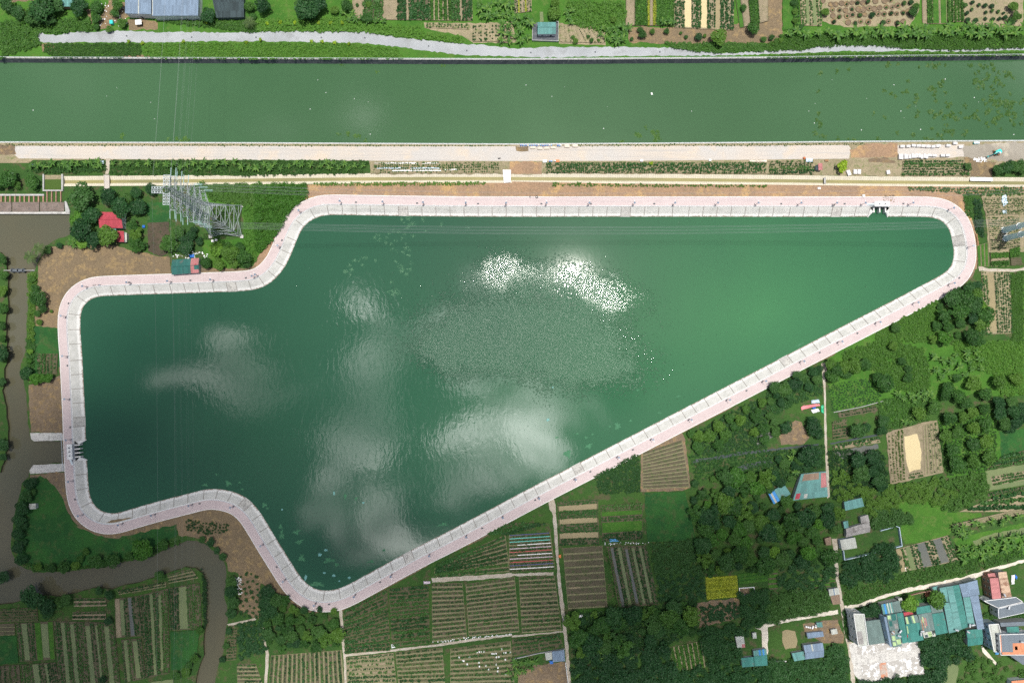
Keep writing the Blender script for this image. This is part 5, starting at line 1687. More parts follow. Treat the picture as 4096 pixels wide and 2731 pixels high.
def bq(pts, z0, z1, nm, mat):
    fp = wpoly(T(0, 1, *pts), z1)
    mb = MB()
    mb.prism([(p.x - c0.x, p.y - c0.y) for p in fp], z0, z1)
    return mb.obj(nm, mat, pl_)


M_oldconc = ground_mat('brown_stained_slab', (0.17,0.135,0.115),(0.21,0.17,0.15),(0.12,0.11,0.10),0.3,0.7,2.0,0.3,0.06)
bq([(-300, 288), (104, 288), (104, 378), (-300, 378)], -0.6, 0.55, 'slab', M_oldconc)
bq([(112, 288), (358, 288), (358, 378), (112, 378)], -0.6, 0.55, 'slab', M_oldconc)
bq([(366, 288), (588, 288), (588, 372), (366, 374)], -0.6, 0.55, 'slab', M_oldconc)
bq([(-300, 380), (600, 376), (640, 388), (640, 396), (-300, 396)], -2.0, 0.40, 'sill', M_conc)
bq([(592, 280), (608, 280), (640, 370), (636, 386), (600, 384)], -2.0, 0.9, 'abutment', M_wallgrey)
bq([(-300, 214), (402, 214), (402, 230), (-300, 230)], -0.2, 0.9, 'beam', M_wallgrey)
for x in (-30, 8, 48, 90, 135, 180, 222, 265, 308, 352, 395):
    bq([(x - 6, 231), (x + 6, 231), (x + 6, 287), (x - 6, 287)], -0.2, 0.7, 'rib', M_wallbrick)
for x in (430, 473, 513, 556):
    bq([(x - 4, 188), (x + 4, 188), (x + 4, 287), (x - 4, 287)], -0.2, 0.8, 'rib', M_wallbrick)
bq([(390, 175), (575, 175), (575, 187), (390, 187)], -0.2, 1.0, 'beam', M_wallgrey)
bq([(390, 30), (402, 30), (402, 174), (390, 174)], -0.2, 1.2, 'side_wall', M_wallgrey)
bq([(562, 30), (576, 30), (576, 174), (562, 174)], -0.2, 1.2, 'side_wall', M_wallgrey)
tag(sheet('basin_floor', T(0,1,(403,40),(561,40),(561,80),(403,80)), M_sand), 'sandy end of the square basin by the barrage', 'basin')
tag(sheet('basin_water', T(0,1,(403,80),(561,80),(561,174),(403,174)), water_mat('algae_basin', (0.06,0.105,0.02), None, 0.2,0.4)), 'algae green square basin above the barrage', 'basin')
# plank bridges and crossings
for lb, nm, pts, hh, mat in [('white concrete plank bridge over the ditch above the lake', 'plank_bridge', T(1,1,(2268,-8),(2340,-8),(2336,106),(2278,112)),0.7, M_white),
                             ('sandy concrete footbridge over the left end of the ditch', 'footbridge', T(0,1,(955,38),(1003,40),(1005,182),(962,186)),0.55, M_pale),
                             ('white culvert slab over the right part of the ditch', 'culvert', T(3,1,(1858,62),(2062,66),(2062,96),(1858,92)),0.4, M_white),
                             ('small grey weir wall across the ditch', 'weir', T(3,1,(516,62),(528,62),(528,122),(516,122)),0.5, M_wallgrey)]:
    fp = wpoly(pts, hh)
    root = empty(nm, (fp[0].x, fp[0].y, 0))
    tag(root, lb, nm.replace('_', ' '))
    mb = MB()
    mb.prism([(p.x - fp[0].x, p.y - fp[0].y) for p in fp], hh - 0.3, hh)
    mb.obj('deck', mat, root)
    for s in (0, 2):
        a, c = fp[s] - fp[0], fp[(s + 1) % 4] - fp[0]
        if (c - a).length < 6:
            a, c = fp[(s + 1) % 4] - fp[0], fp[(s + 2) % 4] - fp[0]
        md = (a + c) / 2
        mb = MB()
        mb.box((md.x, md.y, hh + 0.12), ((c - a).length, 0.25, 0.3), math.atan2(c.y - a.y, c.x - a.x))
        mb.obj('kerb', mat, root)
# pipe bridge across the creek
a, c = P(*T1(0, 1, 35, 915), 0.6), P(*T1(0, 1, 318, 915), 0.6)
root = empty('pipe_bridge', (a.x, a.y, 0))
tag(root, 'thin pipe on a grey trestle across the creek', 'pipe')
mb = MB()
mb.bar((0, 0, 0.6), (c.x - a.x, c.y - a.y, 0.6), 0.22, 8)
mb.obj('pipe', M_wallgrey, root)
mb = MB()
L_ = c.x - a.x
mb.box((L_ * 0.45, 0, 0.75), (L_ * 0.46, 1.6, 0.3))
for f in (0.27, 0.45, 0.63):
    mb.box((L_ * f, 0, -0.3), (0.6, 2.4, 2.4))
mb.obj('trestle', M_lampgrey, root)
# ================================================================== VEGETATION
L_dark = leaf_mat('dark_leaves', (0.016, 0.068, 0.022), (0.040, 0.125, 0.036), (0.055, 0.140, 0.032))
L_mid = leaf_mat('mid_leaves', (0.028, 0.100, 0.020), (0.064, 0.172, 0.030), (0.085, 0.185, 0.028))
L_bright = leaf_mat('bright_leaves', (0.045, 0.155, 0.018), (0.100, 0.260, 0.034), (0.12, 0.26, 0.035))
L_lime = leaf_mat('lime_leaves', (0.22, 0.36, 0.02), (0.32, 0.46, 0.03))
L_crop = leaf_mat('crop_leaves', (0.020, 0.092, 0.024), (0.050, 0.150, 0.036), (0.06, 0.155, 0.038))
L_cropl = leaf_mat('pale_crop_leaves', (0.055, 0.115, 0.022), (0.10, 0.17, 0.035))
L_yel = leaf_mat('yellow_crop_leaves', (0.30, 0.36, 0.03), (0.44, 0.48, 0.05))
L_weed = leaf_mat('weed_leaves', (0.030, 0.100, 0.018), (0.078, 0.188, 0.030))
L_weedd = leaf_mat('dark_weed_leaves', (0.016, 0.064, 0.018), (0.040, 0.118, 0.028))
L_weeds = leaf_mat('sunny_weed_leaves', (0.046, 0.138, 0.018), (0.105, 0.238, 0.032))
L_hyac = leaf_mat('hyacinth_leaves', (0.040, 0.115, 0.020), (0.085, 0.185, 0.032))
M_bark = paint_mat('bark', (0.12, 0.085, 0.055), 0.25, 0.9, 2.0)


def leaf_quads(pos, nrm, size, asp=0.62, jit=0.5):
    n_ = len(pos)
    nrm = nrm + rng.normal(0, jit, (n_, 3))
    nrm /= np.linalg.norm(nrm, axis=1)[:, None] + 1e-9
    t = rng.normal(0, 1, (n_, 3))
    t -= nrm * np.sum(t * nrm, 1)[:, None]
    t /= np.linalg.norm(t, axis=1)[:, None] + 1e-9
    b_ = np.cross(nrm, t)
    s = np.asarray(size).reshape(-1, 1) * np.ones((n_, 1))
    o = np.empty((n_, 4, 3))
    o[:, 0] = pos - t * s
    o[:, 1] = pos + b_ * s * asp + t * s * 0.1
    o[:, 2] = pos + t * s
    o[:, 3] = pos - b_ * s * asp + t * s * 0.1
    return o.reshape(-1, 3)


def crown_quads(n_leaf=1300, lumps=11, flat=0.72, leaf=0.085, lump_r=(0.34, 0.5), spread=0.62):
    """leaf clumps over an uneven pile of boughs; unit radius, resting on z = 0.25"""
    cen_ = []
    for k in range(lumps):
        a = 2 * math.pi * (k * 0.618) + rng.uniform(-0.4, 0.4)
        rr = spread * math.sqrt((k + 0.4) / lumps) * rng.uniform(0.85, 1.1)
        cen_.append((rr * math.cos(a), rr * math.sin(a),0.62 + flat * (0.62 - 0.55 * rr * rr) * rng.uniform(0.7,1.15)))
    cen_ = np.array(cen_)
    lr = rng.uniform(*lump_r, lumps)
    w_ = lr ** 2 / np.sum(lr ** 2)
    ki = rng.choice(lumps, n_leaf, p=w_)
    dv = rng.normal(0, 1, (n_leaf, 3))
    dv[:, 2] = np.abs(dv[:, 2]) * 0.9 - 0.25 * rng.random(n_leaf)
    dv /= np.linalg.norm(dv, axis=1)[:, None]
    pos_ = cen_[ki] + dv * (lr[ki] * rng.uniform(0.72, 1.08, n_leaf))[:, None] * np.array([1, 1, flat])
    return leaf_quads(pos_, dv * 0.7 + np.array([0, 0, 0.6]), leaf * rng.uniform(0.7, 1.4, n_leaf))


CROWNS = {}
for nm, mat_, kw in (('round', L_dark, {}),('mid', L_mid, {}),('bright', L_bright, dict(lumps=9)),('loose', L_mid, dict(lumps=8, lump_r=(0.24,0.36), spread=0.8, n_leaf=900)),('lime', L_lime, dict(lumps=5, n_leaf=300, leaf=0.15))):
    CROWNS[nm] = [quad_mesh('crown', crown_quads(**kw), mat_) for _ in range(7 if nm in ('round', 'mid') else 4)]


def trunk_mesh():
    mb = MB()
    mb.bar((0, 0, 0), (0.02, 0.01, 0.55), 0.085, 7, 0.06)
    for k in range(4):
        a = k * 1.57 + random.uniform(-0.4, 0.4)
        mb.bar((0.02, 0.01, 0.5), (0.38 * math.cos(a), 0.38 * math.sin(a), 0.95), 0.045, 5, 0.02)
    return mb.mesh('trunk', M_bark)


TRUNKS = [trunk_mesh() for _ in range(3)]
TREE_N = [0]


def tree(px_, pyy, r, kind='round', label='', group='', name='broadleaf_tree', cat='tree', world=None):
    """r: crown radius in metres; px is where the crown shows"""
    p = P(px_, pyy, r * 0.95) if world is None else world
    if r > 2.0 and name != 'sapling' and built(np.array([[p[0], p[1]]]), 0.1)[0]:
        return None
    root = empty(name, (p[0], p[1], 0), random.uniform(0, 6.28), r)
    root.scale = (r * random.uniform(0.92,1.08), r * random.uniform(0.92,1.08), r * random.uniform(0.85,1.1))
    tag(root, label, cat, group)
    obj('trunk', random.choice(TRUNKS), root)
    obj('crown', random.choice(CROWNS[kind]), root)
    TREE_N[0] += 1
    return root


def built(c_, m_):
    """which points lie on or close to a building"""
    hit = np.zeros(len(c_), bool)
    for fp in FOOT:
        ctr_ = sum((Vector(p) for p in fp), Vector((0, 0))) / 4
        big_ = [ctr_ + (Vector(p) - ctr_) * (1 + m_ / max(1.0, (Vector(p) - ctr_).length)) for p in fp]
        hit |= in_poly(big_, c_[:, 0], c_[:, 1])
    return hit


def poisson(wp, dmin, tries=6000, clear=1.2):
    """scatter in polygon with a minimum distance"""
    X = np.array([p[0] for p in wp]); Y = np.array([p[1] for p in wp])
    c_ = np.column_stack((rng.uniform(X.min(), X.max(), tries), rng.uniform(Y.min(), Y.max(), tries)))
    c_ = c_[in_poly(wp, c_[:, 0], c_[:, 1])]
    c_ = c_[~built(c_, clear)]
    out, grid = [], {}
    for p in c_:
        g_ = (int(p[0] // dmin), int(p[1] // dmin))
        ok = True
        for a in (-1, 0, 1):
            for b_ in (-1, 0, 1):
                for q_ in grid.get((g_[0] + a, g_[1] + b_), ()):
                    if (q_[0] - p[0]) ** 2 + (q_[1] - p[1]) ** 2 < dmin * dmin:
                        ok = False
        if ok:
            out.append(p)
            grid.setdefault(g_, []).append(p)
    return out


Z = 0.0625       # metres per enlargement unit


def trees_at(i, j, lst, kind, label, group, name='broadleaf_tree', cat='tree'):
    for x, y, r in lst:
        tree(*T1(i, j, x, y), r * Z, kind, label, group, name, cat)


# --- single trees one can point to
trees_at(0,1,[(730,240,135)], 'round', 'largest round dark tree beside the old barrage', 'trees around the red house')
trees_at(0,1,[(1000,235,82),(1110,335,98),(1270,330,85),(1250,205,62),(1380,170,62),(1170,250,50)], 'round', 'round dark tree north-east of the red house', 'trees around the red house')
trees_at(0,1,[(705,432,75)], 'bright', 'lighter green tree left of the red house', 'trees around the red house')
trees_at(0,1,[(840,415,95),(730,540,105),(860,640,85),(770,600,60)], 'round', 'round dark tree between the creek and the red house', 'trees around the red house')
trees_at(0,1,[(985,600,100)], 'mid', 'round tree below the red house, touching its small annex', 'trees around the red house')
trees_at(0,1,[(745,668,55)], 'bright', 'small bright tree at the edge of the bare soil', 'trees around the red house')
trees_at(0,1,[(1220,500,60),(1240,580,65),(1225,650,60),(1250,720,50),(1310,680,45)], 'loose', 'loose papaya-like tree right of the red annex', 'trees around the red house')
trees_at(0,1,[(1548,665,85)], 'mid', 'round tree at the corner of the dark tilled garden', 'trees below the pylon')
trees_at(0,1,[(1700,700,75),(1640,560,62),(1750,600,55),(1830,645,42),(1780,540,40),(1690,640,55)], 'round', 'dark tree between the tilled garden and the pylon', 'trees below the pylon')
trees_at(0, 1, [(1985, 725, 82)], 'bright', 'bright round tree above the teal shed', 'trees below the pylon')
trees_at(0,1,[(2110,760,90),(2230,790,75),(1890,845,60),(2010,860,62),(2150,850,55),(2260,850,45),(2080,690,55),(2200,700,50)], 'mid', 'tree in the clump right of the teal shed', 'trees below the pylon')
trees_at(0,1,[(60,70,95),(290,105,72),(150,130,45),(-20,120,60)], 'mid', 'tree above the old barrage at the left edge', 'trees by the barrage')
trees_at(0,1,[(340,1170,82),(390,1260,50),(320,1080,40),(360,1390,30),(340,1310,35),(470,1290,18),(290,1000,35)], 'mid', 'bushy tree on the creek edge west of the promenade', 'creek side trees')
trees_at(0,1,[(430,725,42),(540,685,35)], 'round', 'small dark tree beside the coconut palms', 'creek side trees')
trees_at(0,1,[(15,810,50),(30,960,45),(20,1100,50),(20,1260,55),(10,1420,50),(20,1540,40)], 'mid', 'tree on the left bank of the creek at the picture edge', 'left bank trees')
trees_at(0,2,[(10,110,75),(5,370,48),(15,950,65),(25,1060,38)], 'round', 'dark tree leaning over the creek at the left edge', 'left bank trees')
trees_at(0,2,[(235,290,68)], 'round', 'dark tree overhanging the creek beside the garden plot', 'creek side trees')
trees_at(0,2,[(320,350,60),(440,335,50),(380,340,45),(270,180,30),(275,90,30)], 'bright', 'bushy tree at the upper edge of the brown clods', 'creek side trees')
trees_at(0,2,[(265,1300,62),(235,1420,62),(200,1530,72),(290,1380,40)], 'round', 'dark tree on the creek side of the meadow', 'trees in the creek bend')
trees_at(0,3,[(170,70,62),(170,190,62),(160,320,62),(190,430,58),(220,130,40),(210,280,40)], 'round', 'dark tree in the row along the creek bend', 'trees in the creek bend')
trees_at(0,3,[(1310,330,105)], 'bright', 'broad pale green tree on the inner creek bank', 'trees in the creek bend')
trees_at(0,3,[(1490,300,62),(870,455,72),(1030,440,72),(580,500,62),(740,425,38),(790,360,38),(470,510,45),(690,490,45),(1180,400,45),(950,470,45),(350,500,40)], 'mid', 'pale green bush on the inner creek bank', 'trees in the creek bend', 'shrub', 'shrub')
trees_at(0,3,[(290,780,110)], 'round', 'big dark tree at the creek left of the striped ponds', 'trees by the striped ponds')
trees_at(0,3,[(420,860,80),(430,940,52),(600,810,60),(520,850,50),(20,600,60),(990,1000,40),(1000,760,45),(900,720,40),(940,1530,40)], 'round', 'dark tree beside the striped ponds', 'trees by the striped ponds')
trees_at(0,3,[(2120,650,60),(2110,730,68),(2130,830,60),(2125,930,52),(2040,410,42),(1990,350,35),(1930,275,45),(1860,250,35),(2100,1090,35),(2075,1230,35),(2040,1350,35)], 'round', 'dark bush on the outer creek bank', 'bushes of the outer creek bank', 'shrub', 'shrub')
trees_at(0,3,[(1465,580,48),(1700,1470,50),(1790,1340,45),(1730,1400,40),(1620,1500,40),(1830,1080,40)], 'mid', 'bush beside the square green plot at the creek', 'bushes of the inner creek bank', 'shrub', 'shrub')
trees_at(0,0,[(370,60,130),(480,50,92),(290,155,82),(160,110,72),(60,40,75),(450,185,60),(330,170,60)], 'round', 'dark tree in the upper left corner grove', 'upper left grove')
trees_at(0, 0, [(718, 50, 92)], 'round', 'dark tree half hiding the small pale teal shed', 'upper left grove')
trees_at(0,0,[(1910,140,75)], 'round', 'round dark tree between the workshop and the net house', 'trees along the northern road')
trees_at(0,0,[(1075,50,62),(1115,210,52),(880,70,62),(880,170,55),(2290,60,55),(1050,120,45),(2320,150,40),(1000,270,35),(880,245,35)], 'mid', 'tree among the yards beside the workshop', 'trees along the northern road')
trees_at(1,0,[(60,50,80),(460,80,115),(560,40,95),(420,30,70),(510,130,60)], 'round', 'dark bamboo-like tree north of the road, left of the brown bed', 'trees along the northern road')
trees_at(1,0,[(830,50,60),(1020,165,52),(720,90,45),(1035,40,32),(930,50,20)], 'mid', 'tree among the garden beds north of the road', 'trees along the northern road')
trees_at(2,0,[(1910,330,88)], 'mid', 'largest single tree beside the northern road, right of the teal house', 'trees along the northern road')
trees_at(2,0,[(1715,340,42)], 'round', 'small round dark tree left of the largest roadside tree', 'trees along the northern road')
trees_at(2,0,[(390,110,72),(2220,255,68),(2125,70,36),(395,20,50),(930,180,35)], 'mid', 'tree among the northern garden strips', 'trees along the northern road')
trees_at(2,0,[(585,375,30),(700,335,20),(560,340,22),(730,370,25),(795,372,18),(2315,360,30),(1770,330,20),(1550,305,18),(1600,340,22),(1100,360,22),(1200,320,40),(1290,290,30),(1420,290,30),(1180,270,32)], 'mid', 'small round bush in the northern gardens', 'northern garden bushes', 'shrub', 'shrub')
trees_at(3,0,[(530,112,42),(35,345,30),(120,330,18),(120,370,25),(240,20,35),(250,105,32),(250,190,34),(300,245,30),(1340,110,50),(1360,60,40),(2260,60,55),(2280,150,50),(2240,200,45)], 'mid', 'bush beside the right-hand northern garden strips', 'northern garden bushes', 'shrub', 'shrub')
trees_at(3,0,[(685,1525,62)], 'lime', 'round yellow green tree below the earth heap', 'trees along the canal road')
CROWNS['round_lime'] = [quad_mesh('crown', crown_quads(n_leaf=1500, lumps=13), L_bright)]
trees_at(3,0,[(2200,1545,60),(2280,1530,60),(2120,1560,55),(2340,1545,55),(1840,1530,40),(2160,1520,35),(2240,1500,40),(2330,1495,40)], 'round', 'dark tree below the gravel yard at the right edge', 'trees along the canal road')
# orchard with ringed pits
pits = [(500,10),(575,45),(620,45),(675,35),(720,40),(770,30),(820,25),(870,30),(915,15),(985,15),(1070,10),(1125,5),(1250,30),(1310,20),(590,95),(655,95),(710,98),(770,85),(830,88),(875,90),(930,80),(975,85),(1025,75),(1085,70),(1140,70),(1190,55),(595,148),(655,155),(725,148),(775,135),(843,140),(890,140),(958,137),(1010,130),(1065,132),(1130,125),(1180,130),(1240,120),(1290,110),(603,198),(735,210),(800,215),(850,200),(920,205),(1055,208),(1105,200),(1185,213),(1240,200)]
big = {(958,137): 30,(843,140): 22,(1055,208): 25,(1185,213): 22,(1130,125): 20,(820,25): 20,(915,15): 24,(1250,30): 24,(1310,20): 26,(603,198): 20,(655,155): 18,(770,85): 16,(655,95): 14,(800,215): 20,(1065,132): 14,(1240,120): 18,(775,135): 16}
mb = MB()
mb.lathe((0, 0, 0), [(1.75, 0), (1.7, 0.22), (1.4, 0.24), (1.25, 0.05), (0.0, 0.03)], 12)
pit_me = mb.mesh('pit_ring', M_clod)
for q_ in pits:
    p = P(*T1(3, 0, *q_), 0)
    o = obj('tree_pit', pit_me, None, (p.x, p.y, LAYER[0] - 0.02), random.uniform(0,6), random.uniform(0.8,1.1))
    tag(o, 'low soil ring around a tree pit in the sandy orchard', 'tree pit', 'tree pits in the sandy orchard')
    r_ = big.get(q_, random.choice([0, 9, 12, 0]))
    if r_:
        tree(*T1(3,0, q_[0] + 4, q_[1]), r_ * Z, 'round', 'small orchard tree in a ringed pit near the top edge', 'young trees in the sandy orchard', 'young_tree', 'tree')
trees_at(3,0,[(1880,20,22),(1940,45,20),(1995,50,24),(2060,55,24),(1875,88,18),(1830,120,22),(2000,115,18),(2060,100,18),(2120,105,20),(1910,185,26),(2000,172,18),(2065,178,22),(2125,172,20),(2180,160,26),(1840,185,28),(1815,45,26),(2165,120,16)], 'round', 'small dark tree in the sandy orchard of the upper right corner', 'young trees in the right-hand orchard', 'young_tree', 'tree')
# right-hand orchard
trees_at(3,2,[(1535,600,75),(1395,660,68),(1670,700,72),(1640,865,68),(1745,830,62),(1890,795,66),(2005,760,68),(1705,1000,70),(1895,945,66),(2010,915,70),(1740,1130,78),(1890,1100,75),(2035,1060,72),(1790,690,55),(1890,650,55),(1980,620,50)], 'mid', 'round tree in the grassy orchard rows', 'trees of the grassy orchard', 'grove_tree')
trees_at(3,2,[(2120,560,62),(2250,560,62),(2140,655,62),(2260,650,62),(2170,760,62),(2280,745,62),(2345,600,55),(2345,700,55),(2230,800,50)], 'round', 'dark tree in the orchard block at the right edge', 'trees of the right-hand orchard block', 'grove_tree')
trees_at(3,2,[(2000,480,66),(1895,385,72),(2125,370,75),(2285,345,65),(1740,330,50),(1660,430,70),(1750,500,70),(1620,500,55),(1820,560,60),(1290,330,50),(1080,380,90),(1010,330,60),(1225,180,45),(1290,250,40),(1150,40,50),(900,210,60),(790,220,75),(700,230,70),(640,260,65),(580,210,60),(600,330,60),(560,300,45),(730,300,50)], 'mid', 'tree standing in the overgrown green field', 'trees of the overgrown field')
trees_at(3,2,[(830,820,85),(1060,730,60),(1050,820,55),(900,790,50),(970,1060,75),(830,1090,80),(1020,1120,60),(860,1220,90),(960,1200,60),(1020,1270,70),(1050,1330,55)], 'round', 'dark tree beside the sandy plot with the cream pond', 'trees beside the sandy plot')
trees_at(3,2,[(430,780,75),(470,840,55),(400,720,45),(170,790,60),(70,830,50),(390,1050,100),(300,1080,60),(440,1110,55),(40,1250,70),(120,1300,50),(210,1260,35),(100,1080,45),(150,1120,60),(260,1140,50),(340,1150,50)], 'round', 'dark tree between the footpath and the tilled fields', 'trees along the footpath')
trees_at(3,2,[(60,420,65),(150,440,70),(250,390,70),(320,340,60),(260,310,50),(100,480,50),(200,500,45),(420,280,50),(450,350,50),(380,420,45),(20,550,40),(120,560,45),(60,730,45),(20,680,40),(470,250,40)], 'round', 'dark tree in the strip along the slanting promenade', 'trees along the slanting promenade')
trees_at(2,2,[(2300,800,60),(2230,830,50),(2320,900,50),(2100,720,60),(2000,700,50),(1900,780,60),(1720,870,60),(1650,850,45),(1810,870,70),(1960,860,60),(1700,950,50),(1900,950,60),(2230,700,50),(2150,620,45),(2300,560,45),(2260,640,35),(2050,780,50),(1720,1000,45)], 'mid', 'tree in the strip below the slanting promenade', 'trees along the slanting promenade')
trees_at(3,1,[(1170,1440,52)], 'round', 'single dark tree near the bright field by the slanting promenade', 'trees of the overgrown field')
trees_at(3,1,[(1930,1060,55),(1850,1080,60)], 'round', 'dark tree close to the rounded promenade corner', 'grove below the rounded promenade corner')
village_trees = [(1145,445,26, 'mid'),(800,505,26, 'bright'),(200,620,18, 'round'),(320,610,22, 'round'),(1570,965,8, 'mid')]
for x, y, r, kd in village_trees:
    tree(*V1(x, y), r * 0.13 * 1.6, kd, {1145: 'round tree in the brick yard of the village', 800: 'bright tree in the walled village garden', 200: 'dark tree right of the tall white roofed house', 320: 'dark tree above the grey green roof', 1570: 'small bush between the teal roofs'}[x], 'village trees')
for k, (i_, j_, x, y) in enumerate([(0,0,1180,380),(0,0,1305,395),(0,0,1682,382),(0,0,1890,205),(0,0,2262,390),(1,0,40,365),(1,0,508,378),(1,0,608,382),(1,0,722,390),(1,0,852,402),(1,0,685,208),(1,0,570,208),(1,0,355,210),(1,0,100,214),(1,0,222,205),(1,0,790,210),(2,0,1280,1500)]):
    tree(*T1(i_, j_, x, y),1.25, 'lime', f'lime green sapling, {ORD[k]} from the left of the northern roadside row' if k < 16 else 'lime sapling below the canal road', 'lime saplings', 'sapling', 'sapling')

# --- groves filled in
def grove(pts, r, kinds, label, group, name='broadleaf_tree', cat='tree', d=1.35, cap=60):
    wp = wpoly(pts, 2.5)
    for q_ in poisson(wp, r * d, clear=r * 0.75)[:cap]:
        tree(0,0, r * random.choice((0.6,0.8,0.95,1.05,1.2,1.4)), random.choice(kinds), label, group, name, cat, world=q_)


def thicket(pts, r, mat_, label, cat='thicket', name='thicket', d=0.95, leaf=0.12, nl=240, hz=0.8):
    """bushes grown into one mass"""
    wp = wpoly(pts, 1.0)
    tmpl = [crown_quads(n_leaf=nl, lumps=6, leaf=leaf) for _ in range(4)]
    out = []
    for q_ in poisson(wp, r * d, 9000, r * 0.7):
        s = r * random.uniform(0.65, 1.35)
        a = random.uniform(0, 6.28)
        ca, sa = math.cos(a), math.sin(a)
        v_ = random.choice(tmpl) * s
        v_ = v_ * np.array([1, 1, hz]) - np.array([0, 0, 0.35 * s * hz])
        out.append(np.column_stack((v_[:, 0] * ca - v_[:, 1] * sa + q_[0], v_[:, 0] * sa + v_[:, 1] * ca + q_[1], v_[:, 2])))
    if out:
        o = obj(name, quad_mesh(name, np.concatenate(out), mat_))
        tag(o, label, cat, kind='stuff')


grove(T(3,1,(1580,1160),(1720,1110),(1930,1090),(1985,1230),(1990,1400),(1940,1568),(1570,1568)) + T(3,2,(1500,60)),4.0,['round', 'mid', 'bright', 'loose'], 'tree in the dense grove below the rounded promenade corner', 'grove below the rounded promenade corner', cap=34)
grove(T(2,2,(1640,1300),(1960,1235),(2330,1215)) + T(3,2,(180,1480),(600,1500),(680,1568)) + T(3,3,(680,150),(580,230),(560,440),(0,480)) + T(2,3,(2351,510),(1770,540),(1720,300),(1700,30)),4.2,['round', 'round', 'mid', 'loose', 'round', 'bright'], 'tree in the wood south-west of the patched teal shed', 'southern wood', cap=85)
grove(T(2,3,(540,950),(900,930),(1290,890),(1300,1180),(1000,1230),(620,1290),(540,1150)),4.4,['round', 'mid', 'loose'], 'tree in the grove right of the dirt lane', 'grove right of the dirt lane', 'grove_tree', cap=26)  # ordinary broadleaf trees, named apart for groves and orchards
grove(T(2,3,(1310,880),(1660,830),(1690,980),(1640,1100),(1320,1100)),4.2,['mid', 'round'], 'tree in the square grove below the channel plot', 'square grove', 'grove_tree', cap=14)
grove(T(1,3,(70,690),(250,770),(420,880),(740,900),(780,1220),(120,1260),(70,950)),3.4,['round', 'round', 'mid', 'loose'], 'tree in the dense block orchard below the promenade corner', 'block orchard', 'grove_tree', cap=36)
thicket(T(3,3,(1400,1150),(1600,1110),(1780,1090),(1850,1320),(1650,1390),(1600,1568),(1460,1568),(1400,1350)),3.2, L_dark, 'wood right of the torn-down houses', 'wood', 'wood', nl=420, leaf=0.1, hz=1.0)
thicket(T(2,3,(1280,300),(1690,270),(1750,540),(1320,560)),2.2, L_dark, 'dense bushes between the green plot and the wood')
thicket(T(2,3,(1340,590),(1750,570),(1760,780),(1370,830)),2.0, L_dark, 'dark bushes left of the yellow crop', d=1.2)
thicket(T(2,3,(560,1310),(1000,1280),(1430,1230),(1480,1470),(1500,1568),(560,1568)),3.4, L_dark, 'dark wood along the bottom edge right of the lane', 'wood', 'wood', nl=420, leaf=0.1, hz=1.0)
thicket(T(2,3,(1710,1080),(2030,1040),(2200,1090),(2050,1240),(2100,1330),(1800,1410),(1770,1180)),3.2, L_dark, 'dark wood left of the teal sheds', 'wood', 'wood', nl=420, leaf=0.1, hz=1.0)
thicket(T(2,3,(1510,1470),(1800,1420),(2351,1420),(2351,1600),(1520,1600)),3.2, L_dark, 'dark wood along the bottom edge below the teal sheds', 'wood', 'wood', nl=420, leaf=0.1, hz=1.0)
thicket(T(3,3,(700,440),(960,370),(1000,300),(1160,300),(1200,560),(1060,620),(700,650)),3.0, L_dark, 'wood below the walled grassy yard', 'wood', 'wood', nl=420, leaf=0.1, hz=1.0)
thicket(T(3,3,(0,760),(550,720),(560,880),(450,920),(0,990)),3.0, L_dark, 'wood above the pale village track', 'wood', 'wood', nl=420, leaf=0.1, hz=1.0)
thicket(T(2,3,(2100,760),(2351,720),(2351,990),(2110,1030)),2.8, L_dark, 'wood right of the brown bushy plot', 'wood', 'wood', nl=420, leaf=0.1, hz=1.0)
thicket(T(3,3,(100,520),(330,480),(600,470),(620,690),(200,700),(100,620)),2.6, L_dark, 'garden trees above the village track', 'thicket', nl=420, leaf=0.1, d=1.3)
thicket(T(3,3,(0,1370),(330,1370),(520,1330),(540,1220),(690,1230),(745,1568),(0,1600)),3.0, L_dark, 'wood below the blue grey farmhouse', 'wood', 'wood', nl=420, leaf=0.1, hz=1.0)
thicket(T(3,3,(860,1560),(1440,1490),(1500,1620),(860,1640)),3.0, L_dark, 'trees along the bottom edge below the torn-down houses', 'wood', 'wood', nl=420, leaf=0.1, hz=1.0)
thicket(T(3,3,(1980,1330),(2351,1480),(2351,1600),(1760,1600),(1860,1350)),2.4, L_mid, 'bushes in the lower right corner', d=1.5)
thicket(T(3,3,(1000,-20),(1180,-20),(1320,10),(1300,90),(1180,110),(960,140)),2.8, L_dark, 'trees right of the long grey shed', 'wood', 'wood', nl=420, leaf=0.1)
thicket(T(3,2,(600,1180),(760,1250),(1000,1400),(1120,1350),(1600,1250),(1700,1400),(1560,1500),(1180,1440),(1150,1568),(900,1568),(880,1420),(620,1450)),2.8, L_mid, 'mixed trees below the sandy plot', 'wood', 'wood', nl=420, leaf=0.1, d=1.15)
thicket(T(3,2,(1600,1280),(1980,1200),(2030,1380),(1700,1568),(1560,1500)),2.4, L_mid, 'bushes right of the sandy plot', d=1.2)
thicket(T(3,3,(700,620),(900,690),(1250,560),(1700,470),(2351,330),(2351,400),(1900,540),(1500,630),(1000,760),(860,820),(710,850)),1.3, L_weed, 'rank weeds along the pale village lane', d=1.0, leaf=0.2, nl=90)
thicket(T(3,3,(705,900),(770,900),(790,1130),(730,1120)),1.6, L_mid, 'hedge left of the tall white roofed house')
thicket(T(3,3,(1985,930),(2351,900),(2351,1010),(2080,1000)),1.8, L_mid, 'bushes between the two white houses')
thicket(T(1,1,(0,130),(445,135),(470,210),(300,370),(240,480),(190,560),(160,640),(60,700),(0,740)),2.3, L_bright, 'bright green thicket beside the north-western notch', d=0.85, hz=1.1)
